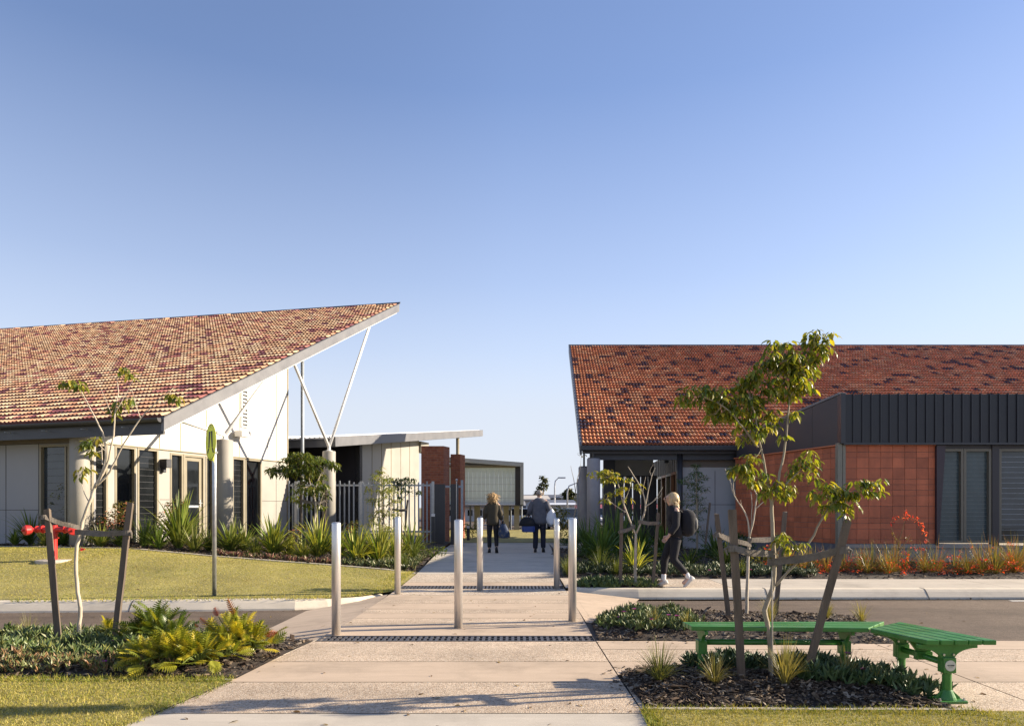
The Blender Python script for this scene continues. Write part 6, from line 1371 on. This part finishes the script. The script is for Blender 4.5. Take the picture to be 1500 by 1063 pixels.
def hairblob(name,mat,parent,c,r,n=260,L=.12,down=.8,seed=2,cut=None):
    """combed-over cap plus loose locks"""
    mb=MB(); c=np.array(c); d=unit(RNG.normal(size=(n,3))); d=d[(d[:,1]<.35)|(d[:,2]>.35)]; n=len(d); pos=c+d*np.array(r)*.96
    xd=unit(d*.35+np.stack([np.zeros(n),np.zeros(n),np.full(n,-down)],1)+RNG.normal(0,.25,(n,3))); Ls=L*RNG.uniform(.5,1.2,n)
    inst(mb,BL_T,BL_F,pos,xd,unit(d+.01),np.stack([Ls,np.full(n,.022),Ls*1.2],1),np.ones((n,3)))
    rings=[]
    for i in range(7):
        z=-.55+1.5*i/6.0; rr=math.sqrt(max(.02,1-min(1,abs(z))**2)); rings.append(ell((c[0],c[1]-.012,c[2]+z*r[2]),r[0]*rr*.95,r[1]*rr*.93,14))
    mb.loft(rings); mb.c=[None]*len(mb.f); o=obj(name,mb,mat,None,smooth=True); o.parent=parent
# ---- woman walking away, dark olive jacket, tote in the right hand
def place(o,x,y,rz): o.location=(x,y,H(x,y)+(.10 if o.name.startswith('backpack') else 0)+(.024 if y<13 else 0)); o.rotation_euler=(0,0,rz); return o
wm=thing('person','woman with curly blonde hair in a dark olive jacket walking away with a tote bag','person',(0,0,0),'people on the path')
arms={'l':((-.165,0,1.375),(-.235,-.06,1.13),(-.235,.08,.96),(-.23,.13,.89)),'r':((.165,0,1.375),(.225,-.03,1.12),(.245,.01,.90),(.25,.02,.81))}
legs={'l':((-.085,0,.90),(-.10,.06,.50),(-.10,-.02,.09),(-.11,.11,.035)),'r':((.085,0,.90),(.10,.02,.50),(.105,-.16,.13),(.12,-.06,.045))}
J,E,ex,k=skeleton(1.66,arms,legs); skin_body('body',J,E,MT['skin'],wm,ex); eyes(wm,J['head'][0],k)
cloth('jacket',MT['olive'],wm,[(0,0,.76*k,.20*k,.145*k),(0,0,.90*k,.195*k,.145*k),(0,0,1.06*k,.175*k,.125*k),(0,0,1.22*k,.195*k,.135*k),(0,0,1.34*k,.208*k,.120*k),(0,0,1.40*k,.175*k,.105*k),(0,0,1.44*k,.115*k,.09*k),(0,0,1.475*k,.08*k,.08*k)],
  [([Vector(a)*k for a in ((-.15,0,1.365),(-.235,-.06,1.13),(-.235,.07,.975))],[.080,.068,.052]),([Vector(a)*k for a in ((.15,0,1.365),(.225,-.03,1.12),(.243,.005,.925))],[.080,.068,.052])],.008,1)
cloth('trousers',MT['black_cloth'],wm,[(0,0,.86*k,.15*k,.115*k),(0,0,.95*k,.155*k,.115*k),(0,0,1.02*k,.14*k,.10*k)],
  [([Vector(a)*k for a in ((-.085,0,.92),(-.10,.06,.50),(-.10,-.02,.13))],[.105,.072,.055]),([Vector(a)*k for a in ((.085,0,.92),(.10,.02,.50),(.105,-.15,.17))],[.105,.072,.055])],.006,2)
shoes(wm,MT['shoe_black'],k,(J['anl'][0],J['tol'][0]),(J['anr'][0],J['tor'][0]))
hairblob('hair',MT['hair_blonde'],wm,(0,.0,1.575*k),(.125,.125,.135),420,.13,.55)
place(wm,XW(722,19.1),19.1,.04)
def tote(lab):
    D=18.98; x0=XW(737.5,D); t=thing('tote_bag',lab,'bag',(x0,D,0)); mb=MB(); zt=ZW(770,D); zb=ZW(788,D)
    rings=[]
    for z,rx,ry,ox in ((zb,.13,.07,.02),(zb+.03,.16,.085,.02),(zb+.14,.165,.09,.01),(zb+.26,.13,.07,.0),(zt+.03,.085,.05,-.01),(zt+.06,.05,.03,-.01)): rings.append([p+Vector((random.uniform(-.008,.008),0,random.uniform(-.006,.006))) for p in ell((x0+ox,D,z),rx,ry,16)])
    mb.loft(rings); m=M('patterned_navy',(.030,.045,.085),.7,0,.2,3); nt=m.node_tree; bs=nt.nodes['Principled BSDF']; n=noise(nt,11,2,.5); lk(nt,ramp(nt,n.outputs['Fac'],[(.45,(.018,.035,.085)),(.56,(.05,.07,.12)),(.62,(.14,.12,.10))]).outputs['Color'],bs.inputs['Base Color'])
    obj('bag_body',mb,m,t,smooth=True)
    for s in (-.03,.03):
        mb=MB(); mb.tube([(x0-.05,D+s,zt+.05),(x0-.035,D+s*.6,zt+.16),(x0-.025,D+s*.2,ZW(764,D)),(x0-.01,D+s*.6,zt+.16),(x0+.04,D+s,zt+.05)],.010,6); obj('handle',mb,MT['navy'],t)
tote('navy patterned tote bag hanging from the hand of the olive jacket woman')
# ---- man walking away, grey coat, cooler bag left, white plastic bag on the right arm
mn=thing('person','grey haired man in a long grey coat and dark trousers walking away with bags','person',(0,0,0),'people on the path')
arms={'l':((-.19,0,1.40),(-.27,-.02,1.14),(-.30,.05,.98),(-.30,.07,.90)),'r':((.19,0,1.40),(.27,-.06,1.16),(.26,.10,1.0),(.25,.17,.96))}
legs={'l':((-.095,0,.90),(-.10,.02,.50),(-.11,-.05,.08),(-.12,.09,.03)),'r':((.095,0,.90),(.105,.05,.50),(.11,-.07,.11),(.12,.05,.045))}
J,E,ex,k=skeleton(1.76,arms,legs,.02); skin_body('body',J,E,MT['skin'],mn,ex); eyes(mn,J['head'][0],k)
cloth('coat',MT['grey_wool'],mn,[(.01,0,.74*k,.225*k,.155*k),(0,0,.88*k,.215*k,.15*k),(0,0,1.04*k,.195*k,.135*k),(0,.01,1.22*k,.215*k,.14*k),(0,.015,1.36*k,.228*k,.125*k),(0,.015,1.42*k,.19*k,.108*k),(0,.018,1.455*k,.125*k,.092*k),(0,.02,1.485*k,.085*k,.082*k)],
  [([Vector(a)*k for a in ((-.17,0,1.39),(-.27,-.02,1.14),(-.295,.045,.995))],[.088,.072,.056]),([Vector(a)*k for a in ((.17,0,1.39),(.27,-.06,1.16),(.262,.09,1.01))],[.088,.072,.056])],.009,4)
cloth('collar',MT['white_cloth'],mn,[(0,.02,1.455*k,.082*k,.08*k),(0,.025,1.495*k,.068*k,.068*k)],(),.002,5)
cloth('trousers',MT['navy'],mn,[(0,0,.85*k,.16*k,.12*k),(0,0,.95*k,.16*k,.12*k),(0,0,1.02*k,.15*k,.11*k)],
  [([Vector(a)*k for a in ((-.095,0,.92),(-.10,.02,.50),(-.11,-.045,.08))],[.108,.082,.070]),([Vector(a)*k for a in ((.095,0,.92),(.105,.05,.50),(.11,-.06,.10))],[.108,.082,.070])],.007,6)
shoes(mn,MT['shoe_black'],k,(J['anl'][0],J['tol'][0]),(J['anr'][0],J['tor'][0]))
hairblob('hair',MT['hair_grey'],mn,(0,.022,1.615*k),(.088,.098,.088),160,.04,.3)
place(mn,XW(790,19.3),19.3,-.03)
D=19.2; xb=XW(773,D); t=thing('cooler_bag','black and blue soft bag with a flap in the left hand of the man','bag',(xb,D,0)); zt=ZW(758,D)
mb=MB(); zb=ZW(779,D); rings=[ell((xb+.02,D,z),rx,.11,16,sq=4) for z,rx in ((zb,.16),(zb+.02,.185),(zb+.12,.19),(zt-.14,.18))]; mb.loft(rings); obj('bag_body',mb,MT['blue_vinyl'],t,smooth=True)
mb=MB(); rings=[ell((xb-.01,D,z),rx,ry,16,sq=3) for z,rx,ry in ((ZW(770,D),.235,.14),(ZW(767,D),.235,.145),(ZW(761,D),.19,.12),(ZW(757,D),.10,.08))]; mb.loft(rings); obj('flap',mb,MT['black_cloth'],t,smooth=True)
mb=MB(); mb.tube([(xb-.06,D,ZW(758,D)),(xb+.01,D,ZW(752,D)),(xb+.10,D,ZW(758,D))],.012,8); obj('handle',mb,MT['black_cloth'],t)
D=19.25; xb=XW(807.5,D); t=thing('plastic_bag','white plastic bag hanging from the right arm of the man in the grey coat','bag',(xb,D,0))
mb=MB(); rings=[]
for z,rx in ((ZW(768,D),.05),(ZW(766,D),.11),(ZW(760,D),.15),(ZW(753,D),.13),(ZW(748,D),.07),(ZW(745,D),.03)): rings.append([p+Vector((random.uniform(-.012,.012),random.uniform(-.01,.01),0)) for p in ell((xb,D,z),rx,.09,14)])
mb.loft(rings); obj('bag_body',mb,MT['plastic_white'],t,smooth=True); mb=MB(); mb.tube([(xb-.02,D,ZW(746,D)),(xb+.0,D+.02,ZW(742,D)),(xb+.03,D,ZW(746,D))],.008,6); obj('handle',mb,MT['plastic_white'],t)
# ---- student walking to the left with a big backpack
st=thing('person','blonde student in black with white sneakers walking left along the far footpath','person',(0,0,0),'people on the path')
arms={'l':((-.16,0,1.37),(-.22,.02,1.11),(-.22,.16,.91),(-.215,.22,.85)),'r':((.16,0,1.37),(.21,-.06,1.12),(.21,.04,.88),(.21,.07,.79))}
legs={'l':((-.085,0,.90),(-.09,.06,.49),(-.09,-.22,.16),(-.10,-.10,.05)),'r':((.085,0,.90),(.09,.19,.51),(.085,.21,.09),(.085,.34,.05))}
J,E,ex,k=skeleton(1.63,arms,legs,.05,.03); skin_body('body',J,E,MT['skin'],st,ex); eyes(st,J['head'][0],k)
cloth('jacket',MT['black_cloth'],st,[(0,.0,.86*k,.175*k,.13*k),(0,.01,.94*k,.18*k,.135*k),(0,.02,1.10*k,.165*k,.12*k),(0,.04,1.26*k,.185*k,.125*k),(0,.04,1.35*k,.195*k,.115*k),(0,.045,1.40*k,.165*k,.11*k),(0,.05,1.44*k,.115*k,.098*k),(0,.05,1.475*k,.08*k,.082*k)],
  [([Vector(a)*k for a in ((-.15,.02,1.36),(-.22,.02,1.11),(-.222,.13,.945))],[.078,.064,.048]),([Vector(a)*k for a in ((.15,.02,1.36),(.21,-.06,1.12),(.21,.03,.91))],[.078,.064,.048])],.007,8)
cloth('scarf',MT['orange'],st,[(0,.05,1.40*k,.10*k,.09*k),(0,.055,1.44*k,.085*k,.085*k),(0,.06,1.485*k,.072*k,.075*k)],(),.003,9)
cloth('trousers',MT['black_cloth'],st,[(0,0,.84*k,.15*k,.12*k),(0,0,.94*k,.155*k,.12*k),(0,0,1.0*k,.14*k,.11*k)],
  [([Vector(a)*k for a in ((-.085,0,.91),(-.09,.06,.49),(-.09,-.18,.23))],[.105,.074,.052]),([Vector(a)*k for a in ((.085,0,.91),(.09,.19,.51),(.085,.205,.20))],[.105,.074,.052])],.006,10)
for q in (((-.09,-.17,.25),(-.09,-.22,.14)),((.085,.205,.22),(.085,.21,.07))): cloth('sock',MT['white_cloth'],st,None,[([Vector(a)*k for a in q],[.044,.042])],.002,11)
shoes(st,M('white_sneaker',(.52,.50,.48),.6,0,.15,12),k,(J['anl'][0],J['tol'][0]),(J['anr'][0],J['tor'][0]))
hairblob('hair',MT['hair_pale'],st,(0,.055,1.578*k),(.096,.112,.122),150,.10,1.5)
mb=MB()
for i in range(5): mb.tube([(-.02+.01*i,.0,1.52*k),(-.03+.012*i,-.035,1.42*k),(-.07+.014*i,-.03,1.30*k)],[.02,.024,.010],7)
o=obj('ponytail',mb,MT['hair_pale'],None,smooth=True); o.parent=st
sx_,sy_,srz=XW(990,11.85),11.85,math.radians(84); place(st,sx_,sy_,srz)
bp=thing('backpack','big black backpack with grey top on the back of the walking student','backpack',(0,0,0))
mb=MB(); rings=[ell((0,y,1.13*k+.0),rx,rz_,18,Vector((1,0,0)),Vector((0,0,1)),3.2) for y,rx,rz_ in ((-.10,.13,.20),(-.13,.16,.245),(-.22,.17,.26),(-.31,.155,.235),(-.36,.11,.17),(-.375,.05,.10))]; mb.loft(rings); o=obj('pack_body',mb,MT['black_cloth'],bp,smooth=True)
mb=MB(); rings=[ell((0,y,1.11*k),rx,rz_,16,Vector((1,0,0)),Vector((0,0,1)),3) for y,rx,rz_ in ((-.33,.12,.13),(-.385,.115,.12),(-.405,.08,.08))]; mb.loft(rings); obj('pocket',mb,MT['pack_grey'],bp,smooth=True)
mb=MB(); mb.loft([ell((0,y,z),.10,.035,14,Vector((1,0,0)),Vector((0,.5,.86)),3) for y,z in ((-.14,1.36*k),(-.24,1.375*k),(-.32,1.31*k))]); obj('lid',mb,MT['pack_grey'],bp,smooth=True)
for s in (-1,1):
    mb=MB(); mb.tube([(s*.11,-.12,1.32*k),(s*.12,.0,1.425*k),(s*.125,.12,1.36*k),(s*.14,.14,1.18*k),(s*.17,.04,1.02*k),(s*.13,-.12,.98*k)],[.02,.022,.022,.02,.012,.012],8); obj('strap',mb,MT['black_cloth'],bp,smooth=True)
mb=MB(); mb.tube([(-.03,-.11,1.37*k),(0,-.11,1.41*k),(.03,-.11,1.37*k)],.009,6); obj('handle',mb,MT['black_cloth'],bp)
bp.scale=(.88,.9,.92)
place(bp,sx_,sy_,srz)
# ================================================================ FAR SIDE: car park, cars, buildings, street lights, side fence
mb=MB(); mb.obox((-20,38,-.22),(60,0,0),(0,70,0),(0,0,.03)); struct(obj('car_park',mb,MT['asphalt']))
def car(lab,px,D,rz,paint):
    t=thing('parked_car',lab,'car',(XW(px,D),D,-.19),'cars in the car park'); t.rotation_euler=(0,0,0)
    R=Matrix.Rotation(rz,3,'Z'); o=Vector(t.location)
    def T(x,y,z): return R@Vector((x,y,z))+o
    def sec(y,pts): return [T(x,y,z) for x,z in pts]
    prof=[(-2.1,.45,.62,.80),(-2.0,.28,.78,.84),(-1.2,.22,.92,.86),(0,.22,.95,.87),(1.2,.22,.95,.86),(1.95,.28,.92,.82),(2.1,.42,.7,.78)]
    mb=MB(); mb.loft([[T(-w,y,zb),T(w,y,zb),T(w*1.02,y,(zb+zt)/2),T(w*.94,y,zt),T(-w*.94,y,zt),T(-w*1.02,y,(zb+zt)/2)] for y,zb,zt,w in prof]); obj('body',mb,paint,t,smooth=False,bevel=.05)
    mb=MB(); mb.loft([[T(-w,y,.9),T(w,y,.9),T(w*.85,y,zt),T(-w*.85,y,zt)] for y,zt,w in ((-1.25,.93,.78),(-.55,1.42,.78),(.9,1.46,.78),(1.75,.95,.76))]); obj('window',mb,MT['glass_dark'],t)
    mb=MB(); mb.loft([[T(-w,y,1.425),T(w,y,1.425),T(w*.95,y,1.49),T(-w*.95,y,1.49)] for y,w in ((-.55,.62),(.2,.66),(.95,.62))]); obj('roof',mb,paint,t)
    for x in (-.8,.8):
        for y in (-1.3,1.3):
            mb=MB(); mb.tube([T(x-.1,y,.32),T(x+.1,y,.32)],.32,16); w=obj('wheel',mb,MT['grate_dark'],t); mb=MB(); mb.tube([T(x-.105,y,.32),T(x+.105,y,.32)],.19,12); obj('rim',mb,MT['galv'],w)
    for x in (-.62,.62): mb=MB(); c=T(x,-2.08,.68); mb.box(c.x,c.y,c.z,.3,.1,.12,rz); obj('headlight',mb,MT['white_steel'],t)
wp=M('white_car_paint',(.72,.72,.72),.3,0,.03,2); bpnt=M('steel_blue_paint',(.10,.15,.24),.3,.3,.05,2); sp_=M('silver_paint',(.45,.46,.48),.3,.6,.05,2); rp_=M('red_car_paint',(.40,.03,.03),.3,0,.05,2)
car('steel blue car parked beyond the golden shrub',828.5,46,.3,bpnt); car('white car parked left of the man in the grey coat',768,52,1.45,wp); car('white car parked behind the far right bollards',842,50,1.4,wp)
car('silver car parked further back behind the man',800,66,1.5,sp_); car('white car seen through the dark gate panels on the right',955,50,1.5,wp); car('silver car seen between the concrete columns and gate',884,56,1.5,sp_)
def farb(lab,px0,px1,yt,yb,D,dep,wm_,rm_,over=.4,win=0,cat='building'):
    x0,x1=XW(px0,D),XW(px1,D); zt=ZW(yt,D); zb=ZW(yb,D); t=thing('distant_building',lab,cat,((x0+x1)/2,D,-.2),'buildings beyond the car park')
    mb=MB(); mb.obox((x0,D,-.3),(x1-x0,0,0),(0,dep,0),(0,0,zb+.3)); obj('wall',mb,wm_,t)
    mb=MB(); mb.prism([Vector((x0-over,D-over,zb)),Vector((x0-over,D-over,zb+(zt-zb)*.25)),Vector((x0-over,D+dep*.5,zt)),Vector((x0-over,D+dep+over,zb+(zt-zb)*.25)),Vector((x0-over,D+dep+over,zb))],(x1-x0+2*over,0,0)); obj('roof',mb,rm_,t)
    if win:
        for i in range(win):
            mb=MB(); a=x0+(x1-x0)*(i+.25)/win; mb.obox((a,D-.03,zb*.3),((x1-x0)/win*.5,0,0),(0,.06,0),(0,0,zb*.45)); obj('window',mb,MT['glass_dark'],t)
dk=M('far_dark_roof',(.07,.07,.085),.6,0,.1,.5); pw=M('far_pale_wall',(.50,.48,.45),.8,0,.1,.5); rd=M('far_red_fascia',(.28,.035,.035),.6,0,.1,1); gy=M('far_grey_wall',(.22,.22,.23),.8,0,.1,.5)
farb('long dark roofed hall on the horizon behind the man',766,858,722.5,731,130,25,gy,dk,.5,8); farb('pale low shed to the left of the man, below the gum tree',764,802,724,733,95,14,pw,M('far_pale_roof',(.48,.44,.38),.6,0,.1,.5),.4,4)
farb('grey roofed shed behind the street lights',803,842,731,740,80,12,pw,M('far_slate_roof',(.10,.11,.14),.6,0,.1,.5),.4,4); farb('red fasciaed shop beyond the concrete columns',834,980,738,746.5,62,14,pw,rd,.5,12)
farb('white roofed walkway behind the golden shrub',790,842,736,739.5,58,4,M('far_lattice',(.55,.55,.55),.7,0,.1,1),MT['metal_roof'],.3,10)
farb('pale house far left seen under the grey box building',640,765,733,742,75,12,pw,gy,.4,9); farb('pale building glimpsed through the right hand gate panels',870,1010,728,740,85,14,pw,dk,.4,8)
def lamp(px,yt,D,arm,lab):
    x=XW(px,D); zt=ZW(yt,D); t=thing('street_light',lab,'street light',(x,D,-.2),'street lights over the car park'); mb=MB(); mb.tube([(x,D,-.2),(x,D,zt-.8),(x+arm*.15,D,zt-.3),(x+arm,D,zt)],[.09,.06,.05,.04],8); obj('pole',mb,MT['galv'],t,smooth=True)
    mb=MB(); mb.box(x+arm+math.copysign(.3,arm),D,zt,.7,.25,.12); obj('lamp_head',mb,MT['galv_dull'],t,bevel=.03)
lamp(812.5,699.5,62,.35,'street light just right of the man with a short arm'); lamp(831,706,55,.9,'street light with a long curved arm before the dark rounded tree'); lamp(805,727,100,.5,'small far street light beside the head of the man'); lamp(825.5,728,95,-.5,'small far street light between the two taller ones'); lamp(771,734,60,.4,'thin street light left of the man near the grey box')
SF=thing('side_fence','dark galvanised fence running beside the concrete columns of the tiled building','fence',(XW(848,24.8),24.8,.1))
x=XW(847.5,24.8); mb=MB(); mb.obox((x-.05,24.8,.05),(.1,0,0),(0,.1,0),(0,0,ZW(703,24.8))); obj('post',mb,MT['galv_dull'],SF)
mb=MB()
for z in (ZW(707,24.8),ZW(765,24.8)): mb.obox((x,24.83,z),(2.2,0,0),(0,.05,0),(0,0,.07))
obj('rail',mb,MT['galv_dull'],SF)
mb=MB()
for i in range(9): mb.obox((x+.35+i*.17,24.79,.2),(.04,0,0),(0,.03,0),(0,0,ZW(705,24.8)-.2))
obj('picket',mb,MT['galv_dull'],SF)
D=20; t=thing('bare_shrub','thin bare twigged sapling rising behind the right near bollard','tree',tuple(P(839,790,D))); mb=MB(); limb_px(mb,[(839,800),(840,765),(844,740),(842,712),(836,682)],D,.03,.004); limb_px(mb,[(843,725),(846,700),(850,685),(851,672)],D,.010,.003); limb_px(mb,[(850,668),(846,664),(856,662)],D,.004,.003); obj('trunk',mb,MT['bark'],t); mb=MB(); leaves(mb,blob(8,P(853,666,D),(.12,.1,.06),.2),.08,[(.12,.10,.08)]); obj('crown',mb,MT['leaf'],t)
# ================================================================ CAMERA, SUN, SKY
cam=bpy.data.cameras.new('camera'); co=bpy.data.objects.new('camera',cam); COL.objects.link(co); co.location=(0,0,EYE); co.rotation_euler=(math.pi/2,0,0)
cam.sensor_width=36; cam.lens=24; cam.shift_y=(HY-531.5)/1500; cam.clip_end=3000; SC.camera=co
AZ=math.radians(8.5); EL=math.radians(22)
sd_=Vector((math.cos(AZ)*math.cos(EL),math.sin(AZ)*math.cos(EL),math.sin(EL)))
su=bpy.data.lights.new('sun','SUN'); su.energy=4.2; su.angle=math.radians(.5); su.color=(1.0,.86,.66); so=bpy.data.objects.new('sun',su); COL.objects.link(so); so.rotation_euler=sd_.to_track_quat('Z','Y').to_euler(); so.location=(20,5,15)
w=bpy.data.worlds.new('World'); SC.world=w; w.use_nodes=True; nt=w.node_tree; bg=nt.nodes['Background']; sk=nt.nodes.new('ShaderNodeTexSky'); sk.sky_type='NISHITA'; sk.sun_disc=False; sk.sun_elevation=EL; sk.sun_rotation=math.pi/2-AZ; sk.air_density=1.0; sk.dust_density=.35; sk.ozone_density=1.3
tc=nt.nodes.new('ShaderNodeTexCoord'); sp_z=nt.nodes.new('ShaderNodeSeparateXYZ'); lk(nt,tc.outputs['Generated'],sp_z.inputs[0])      # thin haze paling the lower sky
hz=ramp(nt,sp_z.outputs[2],[(0,.95),(.05,.94),(.14,.84),(.22,.50),(.31,.27),(.41,.14),(.52,0.0)])
hc=tuple(v/.225*.1*10 for v in (.735,.785,.885))
mr=nt.nodes.new('ShaderNodeMapRange'); mr.inputs[1].default_value=-.6; mr.inputs[2].default_value=.6; lk(nt,sp_z.outputs[0],mr.inputs[0]); gx=ramp(nt,mr.outputs[0],[(0,.83),(.5,1.0),(1,.86)])
lk(nt,mixc(nt,mixc(nt,mixc(nt,sk.outputs[0],gx.outputs['Color'],1.0,'MULTIPLY'),(.98,.93,1.05),1.0,'MULTIPLY'),hc,hz.outputs['Color']),bg.inputs[0]); bg.inputs[1].default_value=.082
vs=SC.view_settings; vs.view_transform='Standard'; vs.look='None'; vs.exposure=1.5; vs.gamma=1
SC.cycles.max_bounces=6; SC.cycles.use_denoising=True
